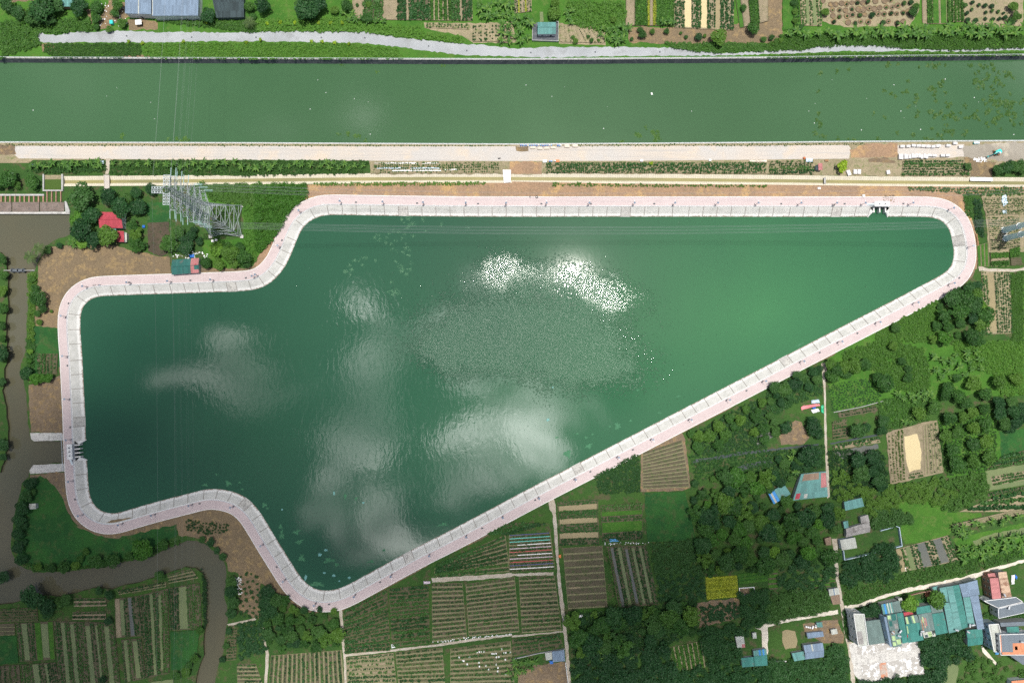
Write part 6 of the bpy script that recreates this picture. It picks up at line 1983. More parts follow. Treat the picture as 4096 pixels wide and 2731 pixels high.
thicket(T(0,1,(1850,130),(2351,130),(2351,300),(2230,300),(1930,250)),2.2, L_mid, 'green thicket behind the pylon', d=0.9)
thicket(T(0,1,(2250,300),(2351,300),(2351,840),(2290,780),(2240,640)),1.5, L_bright, 'low bright bushes right of the pylon', d=1.1)
thicket(T(0,0,(0,200),(550,190),(820,160),(830,280),(360,295),(330,370),(380,400),(0,530)),1.7, L_weed, 'tangled weeds in the upper left corner', d=0.9, leaf=0.16, nl=140)
thicket(T(0,0,(1450,190),(2351,190),(2351,290),(1500,295)) + T(1,0,(0,290)),1.4, L_weed, 'weeds above the northern road below the workshop', d=1.0, leaf=0.18, nl=110)
thicket(T(1,0,(0,180),(900,150),(1000,220),(1500,240),(1560,300),(1900,330),(1900,390),(1500,355),(1000,285),(0,285)),1.3, L_weeds, 'bright weeds above the northern road', d=1.0, leaf=0.18, nl=110)
thicket(T(0,0,(400,400),(1280,400),(1290,500),(1100,520),(500,525),(400,470)),1.0, L_weed, 'weeds between the northern road and the canal wall, left', d=1.0, leaf=0.2, nl=80)
thicket(T(0,0,(1330,400),(2351,390)) + T(1,0,(900,400),(1300,450),(1350,535),(0,535)) + T(0,0,(1320,530)),1.0, L_weeds, 'weeds between the northern road and the canal wall, middle', d=1.1, leaf=0.2, nl=70)
thicket(T(2,0,(520,10),(1030,20),(1040,240),(880,300),(620,240),(530,110)),1.7, L_weeds, 'bright green field of leafy plants right of the teal house', d=0.9, leaf=0.18, nl=110)
thicket(T(2,0,(1400,390),(1830,400),(2351,400),(2351,460),(1800,475),(1500,435)),1.4, L_weed, 'weeds along the northern road below the strips', d=0.9, leaf=0.18, nl=110)
thicket(T(3,0,(0,400),(160,330),(700,320),(1500,330),(2351,320),(2351,435),(1700,455),(1200,430),(900,410),(450,425),(280,455),(0,460)),1.3, L_weeds, 'bright weeds along the right end of the northern road', d=0.95, leaf=0.18, nl=110)
thicket(T(3,0,(0,505),(400,490),(1200,482),(2351,475),(2351,505),(1000,520),(250,530),(0,525)),0.8, L_weeds, 'weeds hanging over the far canal wall', d=1.1, leaf=0.22, nl=60)
thicket(T(0,1,(245,950),(320,930),(315,1060),(300,1568),(245,1560),(262,1200)),1.2, L_mid, 'green fringe of shrubs on the right creek bank', d=1.0, leaf=0.2, nl=80)
thicket(T(0,2,(240,-20),(310,-20),(310,200),(250,330),(225,320),(240,150)),1.2, L_mid, 'green fringe of shrubs beside the garden plot', d=1.0, leaf=0.2, nl=80)
thicket(T(0,3,(220,470),(600,520),(900,470),(1200,410),(1500,300),(1650,250),(1650,290),(1480,345),(1200,440),(850,505),(500,545),(300,535)),1.2, L_weed, 'shrub fringe of the creek bend', d=1.1, leaf=0.2, nl=80)
thicket(T(0,3,(1840,520),(1890,640),(1890,1000),(1870,1060),(1855,640)),1.0, L_weedd, 'weedy rim of the creek beside the striped ponds', d=1.1, leaf=0.2, nl=80)
thicket(T(2,2,(760,1240),(1160,1030),(1180,1380),(810,1400)),1.1, L_weedd, 'dark green crop left of the tilled brown field', d=1.0, leaf=0.22, nl=70)
thicket(T(2,2,(1640,1060),(2100,990),(2351,970),(2351,1200),(1950,1230),(1700,1290)),1.0, L_weedd, 'rank grass around the curving dark ditch', d=1.4, leaf=0.22, nl=60)
thicket(T(3,2,(700,90),(1100,-20),(1420,60),(1500,300),(1480,480),(1200,440),(1060,300),(700,180)),1.3, L_weeds, 'knee high bright weeds in the overgrown field', d=1.0, leaf=0.2, nl=80)
thicket(T(3,2,(1700,0),(2351,0),(2351,470),(2150,500),(2080,300),(1900,250),(1760,120)),1.3, L_weeds, 'tall bright weeds near the right edge', d=1.0, leaf=0.2, nl=80)
thicket(T(3,2,(1020,560),(1200,500),(1480,500),(1460,720),(1150,780),(1050,800)),1.3, L_weed, 'weeds above the sandy plot', d=1.0, leaf=0.2, nl=80)
thicket(T(3,1,(1000,1500),(1250,1350),(1560,1190),(1560,1568),(1000,1568)),1.2, L_weeds, 'bright weeds beside the slanting promenade', d=1.0, leaf=0.2, nl=80)
thicket(T(3,1,(2240,960),(2351,930),(2351,1568),(2250,1568)),1.0, L_weeds, 'dense green crop at the right edge', d=0.9, leaf=0.22, nl=70)
thicket(T(3,1,(1810,240),(1880,240),(1880,420),(1835,420)),1.2, L_mid, 'clipped green hedge block near the promenade, left of two', 'hedge', 'hedge', leaf=0.2, nl=90)
thicket(T(3,1,(1890,260),(1955,260),(1985,600),(1925,560)),1.3, L_dark, 'long dark hedge near the promenade, right of two', 'hedge', 'hedge', leaf=0.2, nl=90)
thicket(T(0,0,(260,1500),(960,1470),(960,1568),(230,1568)) + T(0,1,(950,5),(400,15)),1.2, L_mid, 'green planting left of the trodden path below the canal road', d=1.1, leaf=0.2, nl=80)
thicket(T(0,0,(1010,1475),(2351,1475)) + T(1,0,(1030,1480),(990,1568)) + T(1,1,(900,20)) + T(0,1,(2351,35),(1010,30)),1.2, L_weed, 'green planting right of the trodden path below the canal road', d=1.2, leaf=0.2, nl=80)
thicket(T(1,1,(520,112),(1200,108),(2100,105),(2100,125),(1200,130),(560,132)),0.8, L_weeds, 'thin weeds along the lower edge of the ditch, left', d=1.2, leaf=0.24, nl=50)
thicket(T(2,1,(370,110),(1030,120),(1300,125),(2351,130),(2351,142),(1500,146),(900,142),(380,135)),0.8, L_weeds, 'thin weeds along the lower edge of the ditch, middle', d=1.5, leaf=0.24, nl=50)
thicket(T(3,1,(1300,150),(1720,155),(2351,150),(2351,215),(1900,225),(1700,190),(1300,172)),0.9, L_weed, 'thin weeds along the lower edge of the ditch, right', d=1.3, leaf=0.24, nl=50)
thicket(T(0,0,(0,1320),(2351,1325)) + T(1,0,(2351,1335),(0,1340)) + T(0,0,(0,1335)),0.5, L_weed, 'sparse weeds behind the canal railing, left half', d=2.4, leaf=0.3, nl=30)
thicket(T(2,0,(600,1325),(2351,1318)) + T(3,0,(900,1310),(900,1325),(0,1335)) + T(2,0,(600,1340)),0.5, L_weed, 'sparse weeds behind the canal railing, right half', d=2.2, leaf=0.3, nl=30)
thicket(T(0,3,(1700,70),(1850,90),(2100,110),(2080,180),(1900,200),(1720,160)),0.9, L_weedd, 'dark scrub on the dry soil by the promenade', d=1.6, leaf=0.24, nl=50)
thicket(T(0,3,(2200,560),(2351,560)) + T(1,3,(40,900)) + T(0,3,(2351,960),(2190,960)),1.2, L_weedd, 'low bushes on the dry soil left of the block orchard', d=2.2, leaf=0.2, nl=90)
thicket(T(0,3,(2190,1030),(2351,1000)) + T(1,3,(60,980),(90,1260)) + T(0,3,(2190,1350)),1.6, L_dark, 'garden of dark bushes left of the footpath', d=1.25, leaf=0.16, nl=140)
thicket(T(2,3,(1740,870),(2060,830),(2090,960),(1760,1010)),1.5, L_dark, 'low bushes on the brown southern plot', d=1.2, leaf=0.18, nl=110)
thicket(T(3,1,(1990,1000),(2010,950),(2060,1500),(1960,1500)),0.9, L_crop, 'row of bushes left of the narrow brown pond', 'crop', 'crop', d=1.15, leaf=0.24, nl=50)

thicket(T(3,2,(0,420),(480,260),(500,480),(280,560),(0,700)),1.2, L_weedd, 'undergrowth in the strip along the slanting promenade', d=1.2, leaf=0.2, nl=80)
thicket(T(2,2,(1640,870),(2100,600),(2351,500),(2351,960),(1700,1040)),1.2, L_weedd, 'undergrowth below the slanting promenade', d=1.2, leaf=0.2, nl=80)
thicket(T(3,2,(0,1020),(510,960),(520,1180),(300,1220),(0,1380)),1.3, L_weedd, 'undergrowth between the ditch and the patched shed', d=1.2, leaf=0.2, nl=80)
thicket(T(3,2,(560,1000),(1060,1010),(1110,1310),(900,1420),(600,1440)),1.3, L_weedd, 'undergrowth under the trees left of the sandy plot', d=1.2, leaf=0.2, nl=80)
thicket(T(3,2,(1560,700),(2090,560),(2110,1100),(2000,1190),(1640,1230)),0.8, L_weed, 'long grass between the orchard trees', d=1.5, leaf=0.26, nl=50)
thicket(T(3,2,(560,400),(900,340),(1060,460),(1000,560),(600,630)),0.7, L_weedd, 'low growth in the wet green field', d=1.6, leaf=0.26, nl=40)
thicket(T(2,3,(540,930),(1300,870),(1690,820),(1700,1060),(1440,1220),(560,1310)),1.5, L_weedd, 'undergrowth in the grove right of the lane', d=1.2, leaf=0.2, nl=90)

# ------------------------------------------------------------------ banana plants and palms
L_banana = leaf_mat('banana_leaves', (0.042, 0.135, 0.022), (0.088, 0.205, 0.034), (0.11, 0.22, 0.04))
L_palm = leaf_mat('palm_leaves', (0.060, 0.120, 0.035), (0.115, 0.175, 0.055))
M_stem = paint_mat('banana_stem', (0.16, 0.19, 0.07), 0.2, 0.7)


def arched_leaf(L, wd, rise, drop, seg=6):
    vs, fs = [], []
    for k in range(seg + 1):
        f = k / seg
        x = L * f
        z = rise * math.sin(f * math.pi * 0.55) - drop * f * f
        ww = wd * math.sin(math.pi * min(1, 0.12 + f * 0.88)) ** 0.7
        vs += [(x, -ww, z - 0.12 * ww), (x, 0, z), (x, ww, z - 0.12 * ww)]
    for k in range(seg):
        for s in (0, 1):
            fs.append((3 * k + s, 3 * k + 3 + s, 3 * k + 4 + s, 3 * k + 1 + s))
    return vs, fs


BL = [mesh('leaf', *arched_leaf(L, w_, r_, d_), L_banana) for L, w_, r_, d_ in ((2.5,0.36,1.1,0.9),(2.9,0.4,1.0,1.3),(2.2,0.32,1.3,0.5))]
mb = MB()
mb.bar((0, 0, 0), (0, 0, 2.1), 0.2, 7, 0.11)
bstem = mb.mesh('stem', M_stem)


def banana(p, s, label, group):
    root = empty('banana_plant', (p[0], p[1], 0), random.uniform(0, 6.28), s)
    tag(root, label, 'banana plant', group)
    obj('stem', bstem, root)
    m_ = random.randint(7, 9)
    for k in range(m_):
        obj('leaf', random.choice(BL), root, (0,0,2.0),2 * math.pi * k / m_ + random.uniform(-0.25,0.25), random.uniform(0.8,1.15))


def banana_row(pts, d_, label, group, s=1.0, cap=40):
    for q_ in poisson(wpoly(pts, 2.0), d_)[:cap]:
        banana(q_, s * random.uniform(0.8, 1.2), label, group)


banana_row(T(0,0,(300,1490),(940,1470),(930,1530),(270,1540)),3.0, 'banana plant left of the trodden path below the canal road', 'banana row below the canal road', 0.95,18)
banana_row(T(0,0,(1030,1480),(2300,1480),(2300,1540),(1040,1540)),4.0, 'banana plant near the pylon below the canal road', 'banana row below the canal road', 0.95,26)
banana_row(T(1,0,(0,1490),(1000,1490),(980,1540),(0,1545)),3.6, 'banana plant in the strip above the lake notch', 'banana row below the canal road', 0.95,22)
banana_row(T(2,0,(-80,150),(150,140),(170,230),(140,400),(-120,410)),3.3, 'banana plant left of the teal gabled house', 'bananas around the teal house', 1.15,16)
banana_row(T(2,0,(480,90),(570,90),(560,210),(490,200)),3.4, 'banana plant right of the teal gabled house', 'bananas around the teal house', 1.0,4)
banana_row(T(2,0,(790,250),(1080,230),(1060,310),(1000,390),(940,380),(800,330)),3.3, 'banana plant beside the bright leafy field', 'bananas beside the bright field', 1.1,14)
banana_row(T(2,0,(1350,170),(1480,170),(1480,230),(1360,230)),3.4, 'banana plant at the foot of the garden strips', 'bananas at the garden strips', 1.0,4)
banana_row(T(1,0,(2030,30),(2351,20),(2351,150),(2090,190)),3.6, 'banana plant above the sandy garden rows', 'bananas above the sandy garden', 1.15,14)
banana_row(T(1,0,(790,110),(870,90),(960,120),(1180,190),(1130,230),(800,170)),3.6, 'banana plant beside the brown garden bed', 'bananas beside the brown bed', 1.0,8)
banana_row(T(3,0,(170,290),(500,280),(1000,260),(1500,240),(2100,240),(2351,240),(2351,310),(1900,340),(900,330),(200,345)),4.2, 'banana plant in the long row above the right end of the northern road', 'long banana row', 1.3,46)
banana_row(T(3,2,(1190,480),(1500,460),(1520,540),(1230,550)),3.2, 'banana plant in the weeds above the sandy plot', 'bananas of the overgrown field', 0.95,10)
banana_row(T(3,2,(1480,130),(1740,100),(1950,90),(1960,290),(1600,360),(1490,260)),4.6, 'banana plant in the overgrown green field', 'bananas of the overgrown field', 1.0,16)
banana_row(T(3,2,(1240,690),(1340,690),(1340,750),(1250,750)),3.0, 'banana plant at the corner of the sandy plot', 'bananas of the overgrown field', 0.9,3)
banana_row(T(3,2,(210,1010),(300,1000),(340,1200),(220,1210)),3.6, 'banana plant between the dark ditch and the patched shed', 'bananas near the patched shed', 0.95,6)
banana_row(T(3,3,(1760,320),(2000,270),(2351,190),(2400,180),(2400,300),(2100,370),(1800,440)),3.4, 'banana plant in the dense belt below the wet meadow', 'banana belt at the right', 1.1,40)
banana_row(T(3,3,(1720,130),(1850,130),(1860,230),(1740,230)),3.2, 'banana plant in the clump left of the wet meadow', 'banana clump left of the wet meadow', 1.1,8)
banana_row(T(3,3,(1900,90),(2300,20),(2340,60),(1920,130)),4.2, 'banana plant along the upper rim of the wet meadow', 'bananas above the wet meadow', 0.95,10)
banana_row(T(2,3,(760,1280),(1100,1270),(1100,1330),(780,1350)),4.0, 'banana plant in the clearing of the bottom wood', 'bananas of the bottom wood', 0.95,6)
banana_row(T(2,3,(0,1360),(240,1330),(240,1410),(150,1440),(20,1560),(-40,1500)),3.6, 'banana plant beside the scrubby yard at the bottom', 'bananas of the scrubby yard', 1.0,9)
banana_row(T(0,1,(600,640),(690,630),(690,690),(620,690)),2.6, 'banana plant by the red house on the bare soil edge', 'bananas by the red house', 0.9,3)
banana_row(T(2,3,(1700,10),(1760,10),(1770,250),(1720,250)),5.0, 'banana plant at the rim of the smooth green plot', 'bananas at the green plot', 0.9,4)


def coconut(px_, pyy, h, label):
    p = P(px_, pyy, h)
    root = empty('coconut_palm', (p.x, p.y, 0), random.uniform(0, 6.28))
    tag(root, label, 'palm', 'coconut palms at the creek')
    mb = MB()
    mb.bar((0, 0, 0), (0.15, 0.1, h * 0.5), 0.28, 8, 0.2)
    mb.bar((0.15, 0.1, h * 0.5), (0, 0, h), 0.2, 8, 0.16)
    mb.obj('trunk', M_bark, root)
    for k in range(15):
        obj('frond', FR[k % 3], root, (0,0, h),2 * math.pi * k / 15 + random.uniform(-0.15,0.15), random.uniform(0.85,1.1))


FR = []
for rise, drop in ((1.2, 2.2), (1.6, 1.6), (0.7, 2.6)):
    vs, fs = arched_leaf(4.3, 0.09, rise, drop, 8)
    nb = len(vs)
    for k in range(1, 17):
        f = k / 17
        x = 4.3 * f
        z = rise * math.sin(f * math.pi * 0.55) - drop * f * f
        ll = 1.0 * math.sin(math.pi * (0.15 + 0.8 * f))
        for s in (-1, 1):
            b0 = len(vs)
            vs += [(x - 0.06,0, z),(x + 0.08,0, z),(x + 0.45 * ll, s * ll, z - 0.35 * ll),(x + 0.3 * ll, s * ll * 0.95, z - 0.38 * ll)]
            fs.append((b0, b0 + 1, b0 + 2, b0 + 3))
    FR.append(mesh('frond', vs, fs, L_palm))
coconut(*T1(0, 1, 355, 715), 7.0, 'larger coconut palm on the creek bank near the bare soil')
coconut(*T1(0, 1, 275, 790), 6.0, 'lower coconut palm leaning over the creek near the pipe')
coconut(*T1(0, 0, 2290, 205), 4.0, 'pale fan palm above the northern road near the net house')
# ================================================================== FIELDS
M_bed = ground_mat('bed_soil', (0.098,0.088,0.056),(0.12,0.104,0.068),(0.055,0.085,0.03),0.15,0.5,1.8,0.6,0.15)
M_bedl = ground_mat('dry_bed_soil', (0.24,0.20,0.135),(0.28,0.235,0.155),(0.19,0.175,0.10),0.15,0.5,1.8,0.6,0.15)
M_furrow = ground_mat('pale_furrow', (0.215,0.20,0.115),(0.19,0.185,0.105),(0.13,0.15,0.065),0.12,0.4,1.6,0.4,0.1)
M_furrowd = ground_mat('dark_furrow', (0.10,0.10,0.052),(0.125,0.115,0.065),(0.07,0.09,0.035),0.12,0.4,1.6,0.5,0.1)
M_greenbed = ground_mat('green_bed', (0.040,0.120,0.018),(0.055,0.150,0.022),(0.075,0.15,0.03),0.15,0.5,2.2,0.6,0.15)
M_yelbed = ground_mat('yellow_green_bed', (0.26,0.30,0.03),(0.33,0.37,0.04),(0.18,0.25,0.03),0.2,0.5,2.0,0.6,0.15)
M_film = paint_mat('white_film', (0.78, 0.79, 0.80), 0.08, 0.35, coords='World')
M_filmb = paint_mat('pale_blue_film', (0.50, 0.62, 0.74), 0.1, 0.35, coords='World')
M_filmr = paint_mat('red_film', (0.45, 0.05, 0.06), 0.1, 0.4, coords='World')
M_filmn = paint_mat('navy_film', (0.04, 0.06, 0.20), 0.1, 0.4, coords='World')
M_filmt = paint_mat('turquoise_film', (0.08, 0.50, 0.44), 0.1, 0.4, coords='World')
M_filmk = paint_mat('lilac_film', (0.56, 0.47, 0.55), 0.1, 0.4, coords='World')

PLANT = [None] * 5
for k in range(5):
    m_ = 12
    dv = rng.normal(0, 1, (m_, 3))
    dv[:, 2] = np.abs(dv[:, 2])
    dv /= np.linalg.norm(dv, axis=1)[:, None]
    PLANT[k] = leaf_quads(dv * rng.uniform(0.35,0.9,(m_, 1)) + np.array([0,0,0.25]), dv + np.array([0,0,0.5]), rng.uniform(0.4,0.62, m_),0.55,0.4)


def plants_along(pts_, spacing, size, gap=0.06, jit=0.2):
    """plant quads along a polyline of Vector xyz"""
    out = []
    a, c = pts_
    L = (c - a).length
    m_ = max(1, int(L / spacing))
    size *= random.uniform(0.8, 1.2)
    ph, wv = random.uniform(0, 6), random.uniform(0.05, 0.22)
    sd = Vector((a.y - c.y, c.x - a.x, 0)) / max(L, 1e-6)
    gap = gap * random.choice((0.5, 1, 1, 1.6, 4))
    for k in range(m_):
        if random.random() < gap:
            continue
        f = (k + 0.5 + random.uniform(-jit, jit)) / m_
        p = a.lerp(c, f) + sd * wv * math.sin(f * L * 0.25 + ph)
        s = 1.3 * size * random.uniform(0.75, 1.25)
        an = random.uniform(0, 6.28)
        ca, sa = math.cos(an) * s, math.sin(an) * s
        v_ = random.choice(PLANT)
        out.append(np.column_stack((v_[:, 0] * ca - v_[:, 1] * sa + p.x + random.uniform(-jit, jit), v_[:, 0] * sa + v_[:, 1] * ca + p.y + random.uniform(-jit, jit), v_[:, 2] * s + p.z)))
    return out


def ridge(name, a0, a1, c1, c0, h, z, mat, parent):
    """raised bed: footprint a0-a1 (one long side) and c0-c1 (other), bevelled top"""
    mid = (a0 + a1 + c0 + c1) / 4
    vs = []
    for p in (a0, a1, c1, c0):
        vs.append((p.x, p.y, z))
    for p, o in ((a0, c0), (a1, c1), (c1, a1), (c0, a0)):
        q_ = p.lerp(o, 0.14)
        vs.append((q_.x, q_.y, z + h * random.uniform(0.9, 1.1)))
    fs = [(4, 5, 6, 7), (0, 1, 5, 4), (1, 2, 6, 5), (2, 3, 7, 6), (3, 0, 4, 7)]
    nrm = (Vector(vs[5]) - Vector(vs[4])).cross(Vector(vs[7]) - Vector(vs[4]))
    if nrm.z < 0:
        fs = [tuple(reversed(f)) for f in fs]
    return obj(name, mesh(name, vs, fs, mat), parent)


def strips(label, quad, seq, cat='field', base=None, name='field', rough=0.12, group=None, crop=L_crop, psize=0.55, pspace=1.0, gap=0.08, bed=M_bed):
    """a plot made of parallel strips; quad a,b,c,d: strips run a->b and are stacked from a towards d.
    seq of (type, width): s bare bed, c planted bed, g green bed, G plain green, y yellow crop, w water.., f furrow"""
    q_ = [P(x, y, 0) for x, y in quad]
    a, b_, c, e = q_
    root = empty(name, ((a + c) / 2).to_tuple()[:2] + (0,))
    tag(root, label, cat, group)
    o0 = root.location.copy()
    loc = [p - o0 for p in q_]
    a, b_, c, e = loc
    LAYER[0] += 0.003
    z0 = LAYER[0]
    sh = MB()
    base = base or M_furrowd
    sh.prism([(p.x, p.y) for p in (loc if ((b_ - a).cross(e - a)).z > 0 else loc[::-1])], z0 - 0.05, z0)
    sh.obj('soil', base, root)
    tot = sum(w_ for _, w_ in seq)
    acc = 0.0
    WM = {'w': W_olive, 'wc': W_cream, 'wm': W_mud, 'wg': W_grey}
    for ty, w_ in seq:
        f0, f1 = acc / tot, (acc + w_) / tot
        acc += w_
        if ty == 'f':
            continue
        i0 = 0.012 if ty[0] != 'w' else random.uniform(0.015, 0.06)
        i1 = 1 - i0
        A0, A1 = a.lerp(e, f0), b_.lerp(c, f0)
        C0, C1 = a.lerp(e, f1), b_.lerp(c, f1)
        pA0, pA1 = A0.lerp(A1, i0), A0.lerp(A1, i1)
        pC0, pC1 = C0.lerp(C1, i0), C0.lerp(C1, i1)
        if ty[0] == 'w':
            poly = rough_edge([pA0.xy, pA1.xy, pC1.xy, pC0.xy], rough, 1.2)
            ar = sum(poly[k].x * poly[(k + 1) % len(poly)].y - poly[(k + 1) % len(poly)].x * poly[k].y for k in range(len(poly)))
            sheet('channel', poly if ar > 0 else poly[::-1], WM[ty], z0 + 0.03, world=True, parent=root, kind=None)
            continue
        bm = {'s': M_bedl, 'c': bed, 'g': M_greenbed, 'G': M_greenbed, 'y': M_yelbed, 'd': M_bed}[ty]
        wdt = (C0 - A0).length
        lo, hi = (0.06, 0.94) if wdt > 1.2 else (0.1, 0.9)
        ridge('bed', pA0.lerp(pC0, lo), pA1.lerp(pC1, lo), pA1.lerp(pC1, hi), pA0.lerp(pC0, hi),0.22, z0 + 0.002, bm, root)
        if ty in 'cgy':
            nl = max(1, int(round(wdt / (1.25 if ty == 'c' else 0.9))))
            out = []
            for k in range(nl):
                f = (k + 0.5) / nl
                s0, s1 = pA0.lerp(pC0, f), pA1.lerp(pC1, f)
                s0.z = s1.z = z0 + 0.2
                out += plants_along((s0, s1), pspace if ty == 'c' else 0.75, psize if ty == 'c' else 0.5, gap)
            if out:
                o = obj('crop', quad_mesh('crop', np.concatenate(out), {'c': crop, 'g': L_weed, 'y': L_yel}[ty]), root)
                o['kind'] = 'stuff'
    return root


def rows(label, quad, n_, frac=0.66, base=None, cat='field', **kw):
    """n_ alike planted beds with furrows between"""
    seq = []
    for k in range(n_):
        seq += [('c', frac), ('f', 1 - frac)]
    return strips(label, quad, seq, cat, base, **kw)


# --- south fields
rows('dark green vegetable plot below the promenade corner, left of two', T(1,3,(805,905),(1205,705),(1235,1265),(815,1290)),16,0.72, M_furrowd, psize=0.62, pspace=0.9, crop=L_crop)
rows('dark green vegetable plot below the promenade corner, right of two', T(1,3,(1222,695),(1585,665),(1595,1195),(1250,1235)),15,0.8, M_furrowd, psize=0.72, pspace=0.85, gap=0.04)
rows('olive striped plot with pale furrows, narrow one in the middle', T(1,3,(1615,650),(1895,645),(1938,1150),(1620,1185)),13,0.72, M_furrow, psize=0.5, crop=L_crop)
rows('olive striped plot with pale furrows, wide one right of the narrow one', T(1,3,(1925,655)) + T(2,3,(25,590),(68,1095)) + T(1,3,(1955,1135)),13,0.72, M_furrow, psize=0.5)
rows('olive striped plot with pale furrows beside the dirt lane', T(2,3,(62,592),(390,575),(455,1080),(92,1105)),13,0.72, M_furrow, psize=0.5)
rows('plot with upright rows below the block orchard', T(1,3,(140,1310),(115,1640),(815,1640),(788,1260)),16,0.72, M_furrow, psize=0.55)
rows('yellowish plot with bushy rows at the bottom edge, first from the left', T(1,3,(835,1330),(1262,1285),(1300,1640),(835,1640)),9,0.66, M_furrow, psize=0.6, pspace=1.2, bed=M_bedl)
rows('yellowish plot with bushy rows at the bottom edge, second from the left', T(1,3,(1282,1280),(1712,1235),(1742,1640),(1312,1640)),10,0.66, M_furrow, psize=0.6, pspace=1.0, bed=M_furrowd)
rows('plot at the bottom edge with white boxes scattered over it', T(1,3,(1785,1245),(2338,1175),(2380,1640),(1785,1640)),10,0.66, M_furrow, psize=0.55, pspace=1.0, bed=M_furrowd)
rows('small plot with pale furrows at the left of the upright rows', T(0,3,(2175,1385),(2351,1385)) + T(1,3,(85,1640)) + T(0,3,(2185,1640)),7,0.7, M_furrow, psize=0.5)
rows('narrow plot of ridges beside the creek', T(0,3,(2100,1035),(2178,1030),(2170,1350),(2075,1360)),12,0.7, M_furrowd, psize=0.45)
rows('dark green bean plot above the grey farm track', T(1,3,(1650,478),(2290,205),(2335,540),(1630,590)),8,0.88, M_furrow, psize=0.7, pspace=0.8, gap=0.02)
rows('lower part of the dark plot next to the promenade', T(1,3,(2120,195),(2330,90)) + T(2,3,(340,100)) + T(1,3,(2300,200)),3,0.88, M_furrowd, psize=0.7, pspace=0.85)
film = [('f', .35), ('c', .65)]
fr = strips('plot covered with strips of coloured plastic film beside the dirt lane', T(1,3,(2322,205)) + T(2,3,(352,180),(398,520)) + T(1,3,(2322,545)), film * 11, base=M_furrow, psize=0.5)
fm = [M_filmn, M_filmt, M_filmt, M_film, M_filmk, M_filmr, M_film, M_filmk, M_filmr, M_filmn, M_film]
fa, fb, fc, fd = [P(x, y, 0) - fr.location for x, y in T(1,3,(2322,205)) + T(2,3,(352,180),(398,520)) + T(1,3,(2322,545))]
for k, mt in enumerate(fm):
    f0, f1 = (k + 0.03) / 11, (k + 0.28) / 11
    s0, s1 = (0.02, 0.97) if k not in (3, 6) else (0.2, 0.97)
    A_, B_ = fa.lerp(fd, f0), fb.lerp(fc, f0)
    C_, D_ = fa.lerp(fd, f1), fb.lerp(fc, f1)
    o = ridge('film_strip', A_.lerp(B_, s0), A_.lerp(B_, s1), C_.lerp(D_, s1), C_.lerp(D_, s0),0.16, LAYER[0] + 0.01, mt, fr)
    o['label'] = {0: 'dark blue strip of film'}.get(k, 'strip of coloured plastic film')
strips('plot with three long muddy ponds beside the dirt lane', T(2,2,(415,1470),(790,1440)) + T(2,3,(800,290),(435,300)),[('c', 40),('wm', 45),('c', 70),('wm', 42),('c', 80),('wm', 46),('c', 60)], bed=M_bed, psize=0.6)
strips('plot of green beds right of the muddy ponds', T(2,2,(812,1500),(1195,1480)) + T(2,3,(1200,240),(830,265)),[('c', 50),('G', 40),('c', 40),('G', 90),('c', 60)], base=M_bed, psize=0.6)
tag(sheet('green_plot', T(2,2,(1215,1385),(1590,1378)) + T(2,3,(1690,255),(1245,268)), M_lawn, rough=0.25), 'smooth dark green rectangular plot below the tilled brown field', 'field')
strips('tilled brown field with pale ridges beside the slanting promenade', T(2,2,(1200,1020),(1560,900),(1630,1335),(1200,1350)),[('d', 0.78),('f', 0.22)] * 12, base=M_furrow)
strips('bare tilled plot with faint ridges right of the dirt lane', T(2,3,(465,325),(828,302),(878,865),(515,885)),[('d', 0.85),('f', 0.15)] * 9, base=M_furrow)
pond(T(2,3,(545,665),(630,655),(625,740),(560,755),(535,720)), W_mud, 'small muddy pool in the bare tilled plot')
strips('plot with five narrow slanting water channels', T(2,3,(855,312),(965,880),(1345,838),(1232,300)),[('g', 18),('c', 30),('wg', 26),('c', 40),('w', 28),('c', 40),('wg', 26),('c', 40),('w', 24),('c', 44),('w', 26),('c', 50)], base=M_bed, psize=0.5)
strips('narrow bright green strip below the bare tilled plot', T(2,3,(512,905),(878,870),(880,900),(515,938)),[('g', 1)], base=M_greenbed)
strips('bright yellow green crop rectangle in the southern fields', T(2,3,(1775,592),(2065,575),(2080,770),(1786,796)),[('y', 1)] * 10, base=M_yelbed)
strips('green plot right of the yellow crop', T(2,3,(2070,560),(2351,525),(2351,630),(2080,660)),[('G', 1)] * 3, base=M_lawn)
strips('garden plot with brown ridges in the southern wood', T(2,3,(1445,1235),(1495,1455),(1775,1415),(1740,1175)),[('g', 0.8),('f', 0.2)] * 7, base=M_bedl)
rows('vegetable beds above the boundary wall at the bottom', T(2,3,(0,1160),(440,1110),(470,1230),(0,1320)),4,0.7, M_furrowd, psize=0.6)
strips('garden beds left of the village lane', T(3,3,(0,520),(85,515),(90,700),(0,705)),[('G', .8),('f', .2)] * 4, base=M_bed)
strips('green beds below the garden trees at the village lane', T(3,3,(350,610),(610,580),(620,670),(360,695)),[('G', .85),('f', .15)] * 3, base=M_bed)

